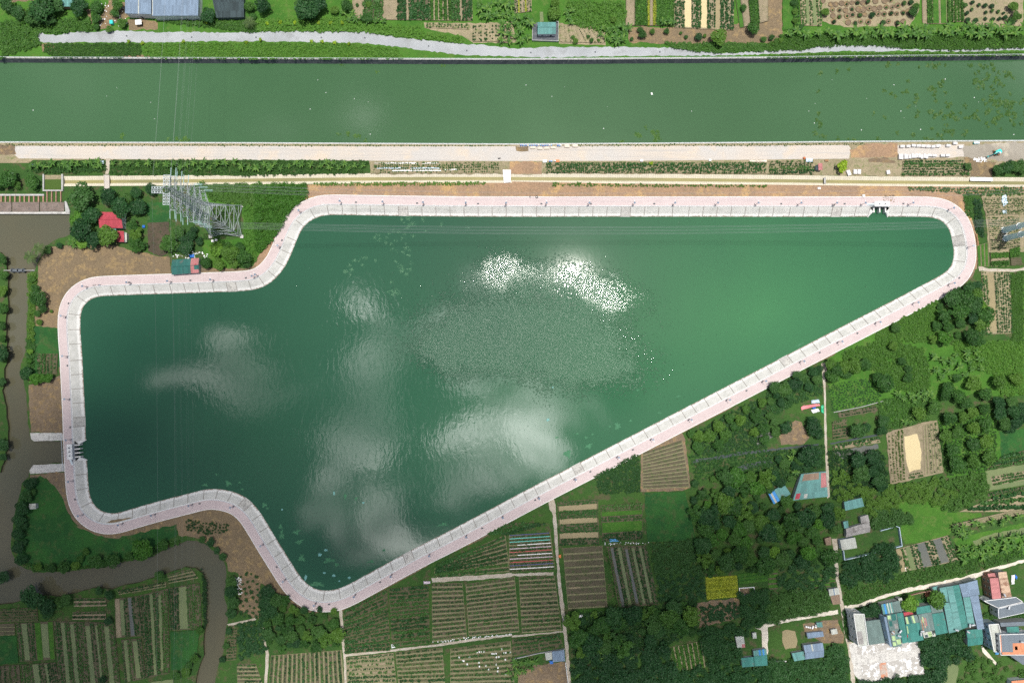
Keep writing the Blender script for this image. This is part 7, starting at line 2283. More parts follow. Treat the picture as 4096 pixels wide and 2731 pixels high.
# --- striped ponds bottom left
strips('striped pond field at the far left, upper block', T(0,3,(150,1012),(190,1365),(512,1345),(490,995)),[('c', 45),('w', 48),('c', 65),('G', 60),('w', 58),('G', 50)], base=M_bed, psize=0.5)
strips('striped pond field at the far left, lower block', T(0,3,(190,1395),(215,1640),(570,1640),(515,1372)),[('c', 120),('w', 58),('c', 60),('w', 26),('c', 90)], base=M_bed, psize=0.5)
strips('striped pond field with long slanting channels, left of the middle', T(0,3,(495,992),(555,1640),(1115,1640),(1050,1010)),[('c', 62),('w', 34),('c', 46),('w', 34),('c', 100),('w', 40),('c', 48),('w', 18),('c', 60),('w', 42),('c', 50)], base=M_bed, psize=0.5, bed=M_bed)
strips('striped pond field, short upper block with two dull channels', T(0,3,(1055,788),(1068,1148),(1325,1130),(1280,762)),[('s', 55),('w', 36),('c', 50),('wg', 36),('c', 85)], base=M_bed, psize=0.5)
strips('striped pond field, short lower block with two bright channels', T(0,3,(1115,1168),(1150,1560),(1345,1520),(1300,1150)),[('c', 22),('w', 30),('c', 50),('w', 40),('c', 42)], base=M_bed, psize=0.5)
strips('striped pond field with two long narrow channels', T(0,3,(1285,758),(1348,1515),(1558,1470),(1548,695)),[('c', 88),('w', 30),('c', 50),('w', 28),('c', 66)], base=M_bed, psize=0.5)
strips('striped pond field with one wide green channel near the creek', T(0,3,(1555,692),(1565,1078),(1858,1065),(1835,645)),[('c', 92),('w', 76),('c', 130)], base=M_bed, psize=0.55)
tag(sheet('green_plot', T(0,3,(1565,1090),(1838,1080),(1800,1330),(1730,1440),(1570,1450)), M_lawn, rough=0.3), 'smooth dark green plot beside the creek, bottom left', 'field')
tag(sheet('green_plot', T(0,3,(-100,1135),(150,1130),(168,1380),(-100,1400)), M_lawn, rough=0.2), 'smooth dark green plot at the left edge', 'field')
strips('grey tilled plot at the left edge', T(0,3,(-100,1020),(138,1015),(142,1122),(-100,1128)),[('d', .9),('f', .1)] * 3, base=M_furrow)
rows('planted rows in the bottom left corner', T(0,3,(-60,1410),(-50,1640),(200,1640),(180,1395)),5,0.6, M_bed, psize=0.5)
rows('brown furrowed plot at the left edge above the green plot', T(0,3,(-60,885),(345,870),(355,995),(-60,1008)),5,0.7, M_furrowd, psize=0.4)
rows('short planted beds above the striped ponds, upper', T(0,3,(682,785),(975,785),(982,855),(682,862)),2,0.7, M_bedl, psize=0.5)
rows('short planted beds above the striped ponds, lower', T(0,3,(672,912),(972,905),(978,978),(668,982)),2,0.7, M_bedl, psize=0.5)
rows('narrow white edged bed along the creek, left', T(0,3,(1080,715),(1525,632),(1530,680),(1095,752)),2,0.7, M_furrow, psize=0.45)
rows('narrow white edged bed along the creek, right', T(0,3,(1540,572),(1760,515),(1825,600),(1552,650)),3,0.7, M_furrow, psize=0.45)
pond(T(0,3,(1380,1560),(1590,1530),(1590,1640),(1380,1640)), W_olive, 'olive pond at the bottom edge below the striped field')

# --- right fields
rows('sandy field of seedlings above the steel masts', T(3,1,(1972,250),(2340,245),(2400,405),(2000,415)),12,0.6, M_sand, psize=0.3, pspace=0.75, bed=M_sand)
rows('sandy field of seedlings around the steel masts', T(3,1,(2015,430),(2300,422),(2312,695),(2042,742)),17,0.6, M_sand, psize=0.32, pspace=0.8, bed=M_sand)
strips('green vegetable beds below the seedlings', T(3,1,(2040,757),(2205,745),(2208,880),(2045,880)),[('g', 50),('s', 18),('g', 50)], base=M_sand)
strips('small green bed right of the vegetable beds', T(3,1,(2212,720),(2305,690),(2312,785),(2215,792)),[('g', 1)], base=M_bed)
strips('small brown tilled bed near the right edge', T(3,1,(2222,800),(2320,795),(2330,868),(2228,872)),[('d', 1)] * 5, base=M_furrowd)
strips('striped lawn beds beside the rounded promenade end', T(3,1,(1915,690),(1925,880),(2025,880),(2020,660)),[('G', .85),('s', .15)] * 3, base=M_sand)
strips('bush field with one long muddy pond near the right edge', T(3,1,(1955,928),(1985,1500),(2245,1495),(2215,925)),[('c', 50),('wm', 62),('c', 150)], base=M_sand, bed=M_sand, psize=0.5, pspace=1.0)
tag(sheet('sandy_plot', T(3,2,(1085,835),(1250,790),(1390,750),(1552,720),(1612,1200),(1400,1250),(1125,1312)), M_bedl, rough=0.3), 'sandy plot around the cream pond', 'field')
pond(T(3,2,(1250,870),(1370,845),(1395,930),(1410,1020),(1400,1170),(1340,1180),(1300,1200),(1270,1100),(1260,1000)), W_cream, 'cream pond surface in the sandy plot', 0.2)
rows('planted rows left of the cream pond', T(3,2,(1095,845),(1125,1300),(1260,1270),(1240,800)),5,0.7, M_bedl, psize=0.5, bed=M_bedl, crop=L_cropl)
rows('dry planted rows right of the cream pond', T(3,2,(1415,770),(1430,1225),(1605,1190),(1548,730)),6,0.75, M_furrow, psize=0.4, gap=0.45, bed=M_bedl)
rows('planted rows below the cream pond', T(3,2,(1290,1210),(1420,1190),(1420,1235),(1280,1265)),2,0.7, M_bedl, psize=0.5, bed=M_bedl)
pond(T(3,2,(1995,1190),(2200,1150),(2450,1110),(2450,1300),(2030,1368)), W_olive, 'yellow green moat pond at the right edge', 0.2)
rows('planted island in the yellow green moat', T(3,2,(2038,1240),(2450,1165),(2450,1250),(2062,1322)),3,0.75, M_bedl, psize=0.65, pspace=1.1, bed=M_bedl)
rows('bush rows below the moat pond', T(3,2,(2010,1385),(2450,1310),(2450,1345),(2020,1420)),2,0.7, M_bed, psize=0.6, pspace=1.1)
rows('sandy bush rows in the lower right', T(3,2,(2060,1435),(2450,1350),(2450,1560),(1750,1560)),3,0.45, M_sand, psize=1.0, pspace=2.0, bed=M_sand)
rows('bush rows above the moat pond', T(3,2,(2150,1050),(2450,970),(2450,1100),(2000,1180)),4,0.7, M_bed, psize=0.65, pspace=1.1)
rows('dark crop plot beside the footpath', T(3,2,(585,735),(715,705),(740,880),(592,900)),6,0.75, M_furrowd, psize=0.5)
rows('two sandy bush rows above the grey pond', T(3,2,(590,955),(1010,875),(1030,925),(600,995)),2,0.7, M_bedl, psize=0.7, pspace=1.2, bed=M_bedl)
rows('bushy rows below the wet meadow wall', T(3,2,(640,650),(990,590),(1000,640),(650,700)),2,0.7, M_bed, psize=0.55)
strips('striped field with four ponds beside the bright meadow', T(3,3,(1170,335),(1222,545),(1745,440),(1655,205)),[('wm', 50),('c', 50),('w', 52),('c', 75),('wg', 88),('c', 92),('wg', 84),('c', 92)], base=M_bedl, bed=M_bedl, psize=0.6, pspace=1.1)
strips('brown strips above the wet meadow', T(3,3,(1680,110),(2400,-60),(2400,0),(1700,150)),[('s', .6),('f', .4)] * 3, base=M_furrow)

# --- north strips
strips('garden strips north of the road with yellow flowering rows', T(2,0,(1045,-80),(1040,240),(1485,245),(1485,-80)),[('s', 85),('g', 112),('y', 20),('s', 30),('y', 22),('g', 165)], base=M_bed)
strips('garden strips with two long cream ponds at the top edge', T(2,0,(1490,-80),(1490,258),(2035,285),(2035,-80)),[('c', 92),('wc', 58),('c', 88),('wc', 54),('c', 78),('wm', 38),('c', 125)], base=M_sand, bed=M_bedl, psize=0.6)
strips('garden strips left of the sandy orchard', T(2,0,(2040,-80),(2090,265),(2351,200),(2351,-80)),[('G', 45),('s', 70),('g', 90),('s', 95)], base=M_bed)
strips('small sandy beds left of the teal house', T(2,0,(20,-80),(20,130),(180,110),(180,-80)),[('c', 30),('y', 14),('c', 40),('y', 14),('c', 40)], base=M_sand, bed=M_bedl, psize=0.4)
strips('long garden strips with a broad brown bed at the top edge', T(1,0,(885,-80),(890,185),(1990,195),(1985,-80)),[('s', 90),('c', 185),('s', 122),('c', 78),('s', 24),('c', 190),('g', 32),('f', 8),('g', 32),('f', 8),('g', 32),('f', 8),('g', 32),('f', 8),('g', 32),('c', 70),('s', 24),('c', 90)], base=M_bedl, psize=0.7, pspace=0.9)
rows('two bush rows along the sandy garden', T(1,0,(1560,222),(1960,232),(1960,275),(1560,258)),2,0.6, M_sand, psize=0.5, pspace=1.6, bed=M_sand)
rows('upright rows of young bushes in the sandy garden', T(1,0,(1995,235),(1990,385),(2351,385),(2351,228)),7,0.6, M_sand, psize=0.6, pspace=1.7, bed=M_sand)
rows('sandy rows of seedlings right of the teal house', T(2,0,(440,225),(440,390),(850,400),(730,250)),9,0.5, M_sand, psize=0.3, gap=0.3, bed=M_sand)
strips('planted beds edged with white stones at the top edge', T(3,0,(288,-80),(302,240),(492,245),(480,-80)),[('c', 52),('w', 28),('c', 34),('w', 34),('c', 46)], base=M_sand, bed=M_sand, psize=0.5)
strips('tall green bed at the top edge left of the stone edged beds', T(3,0,(130,-80),(135,285),(285,270),(275,-80)),[('G', 1),('g', .6)], base=M_greenbed)
strips('green and brown strips between the two sandy orchards', T(3,0,(1410,-80),(1415,225),(1640,225),(1630,-80)),[('s', 40),('g', 55),('G', 62),('s', 10),('G', 60)], base=M_bedl)
strips('bright trellis plot beside the right-hand orchard', T(3,0,(1645,-80),(1648,208),(1792,205),(1790,-80)),[('g', .8),('f', .2)] * 5, base=M_bedl)
rows('bed of white mulched rows between the road and the ditch', T(1,0,(1070,1495),(2250,1492)) + T(1,1,(2250,25),(1060,28)),5,0.7, M_sand, psize=0.45, pspace=1.3, bed=M_sand)
rows('long bed of bushes between the road and the ditch', T(2,0,(285,1495),(2351,1495)) + T(2,1,(2351,30),(292,24)),7,0.75, M_sand, psize=0.55, pspace=1.1, bed=M_bedl, gap=0.12)
rows('bed of bushes left of the small red roofed hut', T(3,0,(0,1480),(415,1478)) + T(3,1,(425,35),(0,35)),7,0.75, M_sand, psize=0.55, pspace=1.1, bed=M_bedl, gap=0.12)
rows('grid of low bushes below the concrete blocks', T(3,0,(1235,1478),(1800,1475)) + T(3,1,(1860,48),(1228,50)),6,0.8, M_sand, psize=0.6, pspace=1.0, bed=M_bedl)
rows('vegetable rows in the garden beside the western promenade', T(0,2,(345,110),(350,290),(525,300),(535,110)),6,0.75, M_furrowd, psize=0.6)
# ================================================================== SMALLER THINGS
M_block = ground_mat('cast_block_concrete', (0.66,0.645,0.64),(0.72,0.70,0.69),(0.58,0.56,0.54),0.4,0.8,2.5,0.2,0.04,0.85)
M_exc = paint_mat('turquoise_paint', (0.05, 0.58, 0.54), 0.08, 0.4)
M_excd = paint_mat('dark_turquoise_paint', (0.02, 0.24, 0.24), 0.1, 0.45)
M_rust = paint_mat('rust', (0.30, 0.17, 0.09), 0.25, 0.9, 2.0)
M_blue = paint_mat('blue_plastic', (0.03, 0.16, 0.55), 0.1, 0.4)
M_blue2 = paint_mat('sky_blue_plastic', (0.10, 0.33, 0.62), 0.1, 0.4)
M_orange = paint_mat('orange_paint', (0.72, 0.20, 0.06), 0.1, 0.5)
M_pink = paint_mat('pink_sheet', (0.74, 0.25, 0.27), 0.08, 0.5, coords='World')
M_green = paint_mat('green_net', (0.02, 0.42, 0.20), 0.1, 0.5, coords='World')
M_red = paint_mat('red_paint', (0.50, 0.05, 0.05), 0.1, 0.5)
M_bag = paint_mat('pale_sack', (0.62, 0.55, 0.46), 0.15, 0.8)
M_algae = paint_mat('floating_algae', (0.040, 0.155, 0.075), 0.15, 0.7, coords='World')
M_algaep = paint_mat('pale_floating_scum', (0.13, 0.32, 0.30), 0.15, 0.6, coords='World')

# --- cast concrete blocks beside the gravel yard
def blk_mesh(L, Wd, Hh, bev=0.08):
    vs = []
    for z, i_ in ((0, 0), (Hh - bev, 0), (Hh, bev)):
        for sx_, sy_ in ((-1, -1), (1, -1), (1, 1), (-1, 1)):
            vs.append((sx_ * (L / 2 - i_), sy_ * (Wd / 2 - i_), z))
    fs = [(3, 2, 1, 0), (8, 9, 10, 11)]
    for k in (0, 4):
        fs += [(k + s, k + (s + 1) % 4, k + 4 + (s + 1) % 4, k + 4 + s) for s in range(4)]
    return mesh('concrete_block', vs, fs, M_block)


BLK = blk_mesh(2.5, 1.4, 1.2)
row1 = [(1232,1345),(1287,1344),(1336,1338),(1381,1340),(1425,1342),(1470,1346),(1517,1348),(1562,1342),(1655,1338)]
row2 = [(1220, 1427), (1268, 1427), (1487, 1428), (1530, 1430), (1605, 1430), (1650, 1428)]
row3 = [(1220, 1452), (1268, 1450)]
up = [(1302,1440),(1326,1433),(1349,1434),(1362,1430),(1388,1432),(1412,1440),(1436,1434),(1456,1440)]
loose = [(1770, 1352), (1718, 1317)]
for grp, lst, rz, txt in (('upper row', row1,0, 'lying in the upper row'),('lower row', row2,0, 'lying lengthwise in the lower row'),('front', row3,0, 'lying at the left front of the lower row'),('upright', up, math.pi / 2, 'turned crosswise in the lower row'),('loose', loose, 0, 'lying apart near the turquoise container')):
    for k, q_ in enumerate(lst):
        p = P(*T1(3, 0, *q_), 1.0)
        o = obj('concrete_block', BLK, None, (p.x, p.y, LAYER[0] * 0.6), rz + random.uniform(-0.06,0.06),(random.uniform(0.92,1.05), random.uniform(0.92,1.05),1))
        tag(o, f'pale concrete block {txt}, {ORD[k]} from the left', 'concrete block', 'cast concrete blocks')

# --- turquoise container
p = P(*T1(3, 0, 1915, 1313), 1.0)
root = empty('container', (p.x, p.y, 0.1))
tag(root, 'small turquoise container beside the canal railing', 'container')
mb = MB(); mb.box((0, 0, 0.6), (3.1, 1.0, 1.2)); mb.obj('body', M_exc, root)
mb = MB(); mb.box((0, 0, 1.24), (3.2, 1.1, 0.08)); mb.obj('lid', M_rail, root)

# --- excavator
p = P(3880 + 1130 / 10.89, 540 + 790 / 10.89, 0.2)
root = empty('excavator', (p.x, p.y, LAYER[0] * 0.7), rad(24))
tag(root, 'turquoise tracked excavator on the grey gravel', 'excavator')
for s in (-1, 1):         # tracks point west-east, so turn back against the house
    mb = MB()
    prof = [(-1.9,0.15),(-1.6,0),(1.6,0),(1.9,0.15),(2.0,0.45),(1.8,0.75),(-1.8,0.75),(-2.0,0.45)]
    m_ = len(prof)
    vs = [(x, s * 1.15 - 0.3, z) for x, z in prof] + [(x, s * 1.15 + 0.3, z) for x, z in prof]
    mb.add(vs, [tuple(range(m_)), tuple(range(2 * m_ - 1, m_ - 1,-1))] + [(k + m_, (k + 1) % m_ + m_, (k + 1) % m_, k) for k in range(m_)])
    o = mb.obj('track', M_rust, root)
    o.rotation_euler = (0, 0, rad(-24))
mb = MB()                                                   # slewing house with rounded counterweight
house_p = [(-1.2, -1.25), (1.3, -1.25), (1.75, -0.9), (1.95, 0), (1.75, 0.9), (1.3, 1.25), (-1.2, 1.25)]
mb.prism(house_p, 1.0, 1.95)
mb.obj('house', M_exc, root)
mb = MB(); mb.prism([(0.9,-1.2),(1.35,-1.2),(1.8,-0.85),(2.0,0),(1.8,0.85),(1.35,1.2),(0.9,1.2)],1.96,2.25); mb.obj('counterweight', M_exc, root)
mb = MB(); mb.box((0.1, 0.75, 2.1), (1.5, 0.8, 0.28)); mb.obj('engine_cover', M_exc, root)
mb = MB(); mb.prism([(-1.5, -1.2), (0.2, -1.2), (0.2, -0.3), (-1.5, -0.3)], 1.96, 2.9)
cab = mb.obj('cab', M_lampgrey, root)
mb = MB(); mb.box((0.0, -0.75, 2.96), (0.75, 0.92, 0.08)); mb.obj('cab_roof', M_white, cab)
mb = MB(); mb.box((-0.75, -0.75, 2.93), (0.7, 0.8, 0.04)); mb.obj('windscreen', M_glass, cab)
bm_pts = [(-0.2, 0, 1.6), (-2.3, 0, 4.2), (-4.6, 0, 4.4)]
mb = MB()
for a_, c_, w0, w1 in ((bm_pts[0], bm_pts[1], 0.42, 0.36), (bm_pts[1], bm_pts[2], 0.36, 0.28)):
    mb.bar(a_, c_, w0, 4, w1)
mb.obj('boom', M_exc, root)
mb = MB(); mb.bar((-4.5, 0, 4.5), (-6.1, 0, 1.7), 0.28, 4, 0.22); mb.obj('stick', M_excd, root)
mb = MB(); mb.bar((-2.0, 0.1, 4.6), (-4.4, 0.1, 4.85), 0.1, 6); mb.obj('ram', M_white, root)
mb = MB()
mb.add([(-6.0,-0.55,1.8),(-6.0,0.55,1.8),(-6.7,-0.55,1.5),(-6.7,0.55,1.5),(-6.4,-0.55,0.75),(-6.4,0.55,0.75),(-5.8,-0.55,0.85),(-5.8,0.55,0.85)],[(0,2,3,1),(2,4,5,3),(4,6,7,5),(0,6,4,2),(1,3,5,7)])
mb.obj('bucket', M_excd, root)

# --- barrels, sacks and boards beside the canal road
mb = MB()
mb.lathe((0,0,0),[(0.3,0),(0.34,0.12),(0.33,0.32),(0.35,0.36),(0.33,0.4),(0.33,0.66),(0.35,0.7),(0.33,0.74),(0.3,0.92)],12)
BAR = [mb.mesh('barrel', m_) for m_ in (M_blue, M_blue2, M_white)]
for k in range(18):
    x = 80 + k * 16.6
    p = P(*T1(2, 0, x, 1338 + random.uniform(-2, 2)), 0.5)
    o = obj('barrel', BAR[[0, 0, 1, 0, 2, 1][k % 6]], None, (p.x, p.y, LAYER[0] * 0.5), 0, 1.1)
    tag(o, f'plastic barrel at the canal railing, {ORD[k]} from the left in its row', 'barrel', 'row of barrels by the canal')
for k, (x, y) in enumerate([(420, 1338), (435, 1340), (449, 1338), (347, 1482), (364, 1484), (396, 1480)]):
    p = P(*T1(2, 0, x, y), 0.5)
    o = obj('barrel', BAR[k % 3], None, (p.x, p.y, LAYER[0] * 0.5), 0, 1.2)
    tag(o, ['first barrel right of the long barrel row', 'second barrel right of the long barrel row', 'pale barrel next to the big pale sack', 'left barrel beside the white crate below the road', 'middle barrel beside the white crate below the road', 'right barrel beside the orange tub below the road'][k], 'barrel', 'stray barrels by the road')
for k, (x, y, w_, h_, mt, tx) in enumerate([(190,1356,50,24, M_bag, 'first from the left'),(256,1362,48,24, M_bag, 'second from the left'),(318,1360,48,24, M_bag, 'third from the left'),(377,1356,48,24, M_bag, 'fourth from the left'),(505,1340,50,32, M_bag, 'against the railing, larger'),(579,1340,50,26, M_bag, 'against the railing, rightmost')]):
    p = P(*T1(2, 0, x, y), 0.5)
    mb = MB()
    L_, D_ = w_ * Z, h_ * Z
    vs = []
    for z, i_ in ((0, 0.05), (0.35, 0.0), (0.6, 0.12), (0.72, 0.4)):
        for sx_, sy_ in ((-1, -1), (0, -1.08), (1, -1), (1.05, 0), (1, 1), (0, 1.08), (-1, 1), (-1.05, 0)):
            vs.append((sx_ * (L_ / 2 - i_) , sy_ * (D_ / 2 - i_ * 0.6), z + random.uniform(-0.03, 0.03)))
    fs = [tuple(range(24, 32))]
    for q in range(3):
        fs += [(8 * q + s, 8 * q + (s + 1) % 8, 8 * q + 8 + (s + 1) % 8, 8 * q + 8 + s) for s in range(8)]
    o = obj('sack', mesh('sack', vs, fs, mt), None, (p.x, p.y, LAYER[0] * 0.5), random.uniform(-0.05, 0.05))
    tag(o, f'big pale sack on the canal road, {tx}', 'sack', 'big sacks on the canal road')


def crate(i_, j_, x, y, w_, h_, ht, mat, label, name='crate', cat='crate', rz=0.0, group=None):
    p = P(*T1(i_, j_, x, y), ht)
    root = empty(name, (p.x, p.y, LAYER[0] * 0.5), rz)
    tag(root, label, cat, group)
    mb = MB(); mb.box((0, 0, ht / 2), (w_ * Z, h_ * Z, ht)); mb.obj('body', mat, root)
    mb = MB(); mb.box((0, 0, ht + 0.03), (w_ * Z * 1.05, h_ * Z * 1.05, 0.08)); mb.obj('lid', mat, root)
    return root


crate(2, 0, 300, 1482, 34, 24, 0.8, M_white, 'white crate below the canal road near the barrels')
crate(2, 0, 418, 1478, 34, 20, 0.4, M_orange, 'orange tub below the canal road', 'tub', 'tub')
crate(2, 0, 1190, 1475, 24, 20, 0.7, M_white, 'white box at the lower edge of the canal road, middle')
crate(2, 0, 1818, 1472, 22, 18, 0.7, M_white, 'white box at the lower edge of the canal road, right')
crate(3,0,378,1472,56,30,0.9, M_filmb, 'pale tarpaulin covered stack beside the orange frame', 'stack', 'stack')
crate(2, 0, 1295, 840, 14, 20, 0.25, M_white, 'white foam raft drifting in the canal', 'raft', 'raft', 0.3)
bpy.data.objects['raft'].location.z = -3.5
crate(3, 1, 468, 162, 26, 18, 0.4, M_white, 'white box on the earth bank north of the promenade')
crate(3, 1, 878, 232, 22, 24, 0.7, M_white, 'pale box at the outer kerb near the sluice')
crate(3, 0, 538, 1476, 30, 16, 0.5, M_rust, 'rusty trough right of the tarpaulin stack', 'trough', 'trough')
for k, (i_, j_, x, y, w_, h_, rz, tx) in enumerate([(3,1,742,20,30,48,0.35, 'left of three'),(3,1,800,10,30,40,0.0, 'middle of three'),(3,1,836,10,30,40,-0.05, 'right of three'),(3,1,1104,14,30,34,0.15, 'standing apart')]):
    crate(i_, j_, x, y, w_, h_, 0.9, M_block, f'white concrete slab above the ditch, {tx}', 'concrete_slab', 'concrete slab', rz, 'slabs above the ditch')
# orange hoop frame
p = P(*T1(3, 0, 335, 1452), 0.8)
root = empty('hoop_frame', (p.x, p.y, 0.15))
tag(root, 'tangle of bright orange hoops on the lower road edge', 'frame')
for k in range(5):
    mb = MB()
    r_ = 0.8
    a0 = k * 0.63
    pts_ = [Vector((r_ * math.cos(t) * math.cos(a0), r_ * math.cos(t) * math.sin(a0),0.1 + r_ * math.sin(t) * 1.2)) for t in np.linspace(0, math.pi, 9)]
    for q0, q1 in zip(pts_[:-1], pts_[1:]):
        mb.bar(q0, q1, 0.11, 5)
    mb.obj('hoop', M_orange, root)
# two tyres above the north promenade, one beside the northern road
mb = MB()
mb.lathe((0,0,0),[(0.35,0.05),(0.42,0.0),(0.62,0.0),(0.72,0.12),(0.72,0.28),(0.62,0.4),(0.42,0.4),(0.35,0.34)],16)
ty = bpy.data.meshes.new('tyre')
v_, f_ = mb.v, mb.f[:-2]
ty.from_pydata(v_, [], f_); ty.materials.append(M_black)
for (i_, j_, x, y, s, lb) in [(2,1,167,240,0.8, 'smaller black tyre lying above the north promenade'),(2,1,227,243,1.15, 'larger black tyre lying above the north promenade'),(3,0,966,408,0.9, 'old tyre at the edge of the northern road')]:
    p = P(*T1(i_, j_, x, y), 0.3)
    tag(obj('tyre', ty, None, (p.x, p.y, 0.3), 0, s), lb, 'tyre', 'old tyres')


def motorbike(px_, pyy, z, rz, label, body):
    p = P(px_, pyy, 0.5)
    root = empty('motorbike', (p.x, p.y, z), rz)
    tag(root, label, 'motorbike')
    for x, nm in ((-0.62, 'rear_wheel'), (0.62, 'front_wheel')):
        mb = MB()
        mb.bar((x, -0.06, 0.3), (x, 0.06, 0.3), 0.3, 14)
        mb.obj('wheel', M_black, root)
    mb = MB()
    mb.prism([(-0.85,-0.12),(0.1,-0.17),(0.45,-0.12),(0.45,0.12),(0.1,0.17),(-0.85,0.12)],0.42,0.72)
    mb.bar((0.62, 0, 0.3), (0.42, 0, 0.98), 0.06, 6)
    mb.obj('body', body, root)
    mb = MB(); mb.prism([(-0.75,-0.14),(0.05,-0.12),(0.05,0.12),(-0.75,0.14)],0.73,0.83); mb.obj('seat', M_black, root)
    mb = MB(); mb.bar((0.4, -0.35, 1.0), (0.4, 0.35, 1.0), 0.035, 6); mb.obj('handlebar', M_lampgrey, root)


motorbike(*T1(1,0,2235,1455), LAYER[0] * 0.5,0.15, 'dark motorbike parked on the pale canal road', M_black)
motorbike(*T1(0,1,915,1050),0.42,0.1, 'motorbike with a blue body on the north-western promenade', M_blue2)
motorbike(*T1(0, 1, 868, 1052), 0.42, 0.2, 'pale motorbike left of the blue one on the promenade', M_white)
motorbike(*T1(3,1,607,318),0.42,1.0, 'dark motorbike at the lake railing left of the north sluice', M_black)
motorbike(*T1(3, 3, 625, 573), LAYER[0], 1.3, 'motorbike on the narrow village lane', M_black)


def cloth(pts, mat, label, h=0.5, name='tarpaulin', cat='tarpaulin', group=None):
    """crumpled sheet lying over something"""
    wp = wpoly(pts, h)
    X = [p.x for p in wp]; Y = [p.y for p in wp]
    cx_, cy_ = sum(X) / len(X), sum(Y) / len(Y)
    ringp = rough_edge(wp, 0.15, 0.8)
    m_ = len(ringp)
    vs = [(p.x, p.y, 0.1 + LAYER[0]) for p in ringp]
    for f, hz in ((0.75, h * 0.8), (0.4, h)):
        for p in ringp:
            vs.append((cx_ + (p.x - cx_) * f + random.uniform(-.12, .12), cy_ + (p.y - cy_) * f + random.uniform(-.12, .12), LAYER[0] + hz * random.uniform(0.6,1.25)))
    vs.append((cx_, cy_, LAYER[0] + h * 1.1))
    fs = []
    for q in range(2):
        fs += [(q * m_ + k, q * m_ + (k + 1) % m_, (q + 1) * m_ + (k + 1) % m_, (q + 1) * m_ + k) for k in range(m_)]
    fs += [(2 * m_ + k, 2 * m_ + (k + 1) % m_, 3 * m_) for k in range(m_)]
    return tag(obj(name, mesh(name, vs, fs, mat), None), label, cat, group)


cloth(T(3,2,(302,605),(330,585),(470,570),(482,590),(400,605),(310,630)), M_pink, 'long pink tarpaulin beside the footpath', 0.8)
cloth(T(3,2,(405,605),(440,595),(445,612),(412,618)), M_blue, 'small blue sheet on the pink tarpaulin', 1.0)
cloth(T(3,2,(395,625),(460,612),(478,640),(415,658)), M_film, 'white sheet below the pink tarpaulin', 0.6)
cloth(T(3,2,(398,540),(470,530),(478,562),(400,568)), M_filmb, 'pale sheet above the pink tarpaulin', 0.7)
cloth(T(3,2,(485,590),(508,580),(512,662),(490,650)), M_green, 'green net beside the footpath at the pink tarpaulin', 0.5)
cloth(T(3,2,(685,1215),(712,1210),(712,1250),(688,1252)), M_blue, 'blue sheet under the dark trees', 0.5)
cloth(T(2,3,(890,240),(960,240),(985,265),(900,270)), M_blue2, 'bright blue tarpaulin at the head of the channel plot', 0.5)
cloth(T(2,3,(590,945),(650,930),(655,962),(600,970)), M_film, 'white sheet at the edge of the grove by the lane', 0.5)
cloth(T(2,3,(428,388),(452,385),(452,415),(428,415)), M_orange, 'orange bundle beside the dirt lane', 0.5)
cloth(T(1,3,(1240,1210),(1265,1205),(1280,1240),(1245,1245)), M_film, 'white heap at the corner of the dark green plots', 0.5)
cloth(T(1,3,(1538,628),(1600,628),(1600,650),(1540,655)), M_filmk, 'lilac sheet above the dark green plots', 0.4)
cloth(T(3,3,(2232,575),(2265,570),(2262,655),(2235,660)), M_film, 'white washing sheet right of the rusty roof', 0.5)
cloth(T(3,3,(2266,565),(2290,590),(2285,615),(2266,600)), M_blue, 'blue sheet right of the rusty roof', 0.5)
cloth([V1(1925,1150), V1(1975,1155), V1(1985,1185), V1(1940,1190)], M_blue2, 'blue tarpaulin at the foot of the orange terrace block', 0.7)
cloth(T(2,3,(340,1360),(375,1358),(378,1388),(350,1390)), M_blue, 'blue sheet below the grey roofed shed', 0.5)
cloth(T(3,1,(2150,230),(2185,222),(2200,300),(2160,330),(2140,270)), M_filmb, 'crumpled pale sheet in the seedling field', 0.4)
cloth(T(3,1,(2150,365),(2190,362),(2190,395),(2155,395)), M_filmb, 'small pale sheet below the crumpled one', 0.3)
cloth(T(0,0,(915,1475),(955,1475),(955,1505),(918,1508)), M_filmb, 'pale blue sheet at the banana row', 0.6)
cloth(T(0,0,(285,1512),(320,1510),(320,1532),(288,1532)), M_filmb, 'small blue sheet at the left of the banana row', 0.5)
cloth(T(0,1,(1735,770),(1782,765),(1782,795),(1740,800)), M_blue, 'blue sheet behind the teal shed', 0.6)
cloth(T(0,1,(1305,500),(1332,500),(1332,525),(1308,525)), M_blue, 'blue sheet right of the red house', 0.6)
cloth(T(3,1,(1905,580),(1918,580),(1935,685),(1922,690)), M_rust, 'rusty reed mat at the rounded promenade end', 0.3, 'mat', 'mat')
cloth(T(2,0,(2175,1470),(2340,1468),(2340,1490),(2190,1490)), M_bag, 'long pale heap covered with sheet below the canal road', 0.6)
# mulch film on the bed above the lake
for k, (x0, x1, y, mt) in enumerate([(1085,1510,1500, M_film),(1520,1700,1500, M_film),(1110,1390,1545, M_filmb),(1420,1690,1545, M_filmb),(1250,1700,1568, M_film),(1720,1860,1560, M_film)]):
    cloth(T(1,0,(x0, y - 5),(x1, y - 6),(x1, y + 5),(x0, y + 6)), mt, f'strip of pale mulch film above the ditch, {["top left", "top right", "middle left, bluish", "middle right, bluish", "bottom left", "bottom right"][k]}', 0.25, 'mulch_film', 'film', 'mulch film strips')
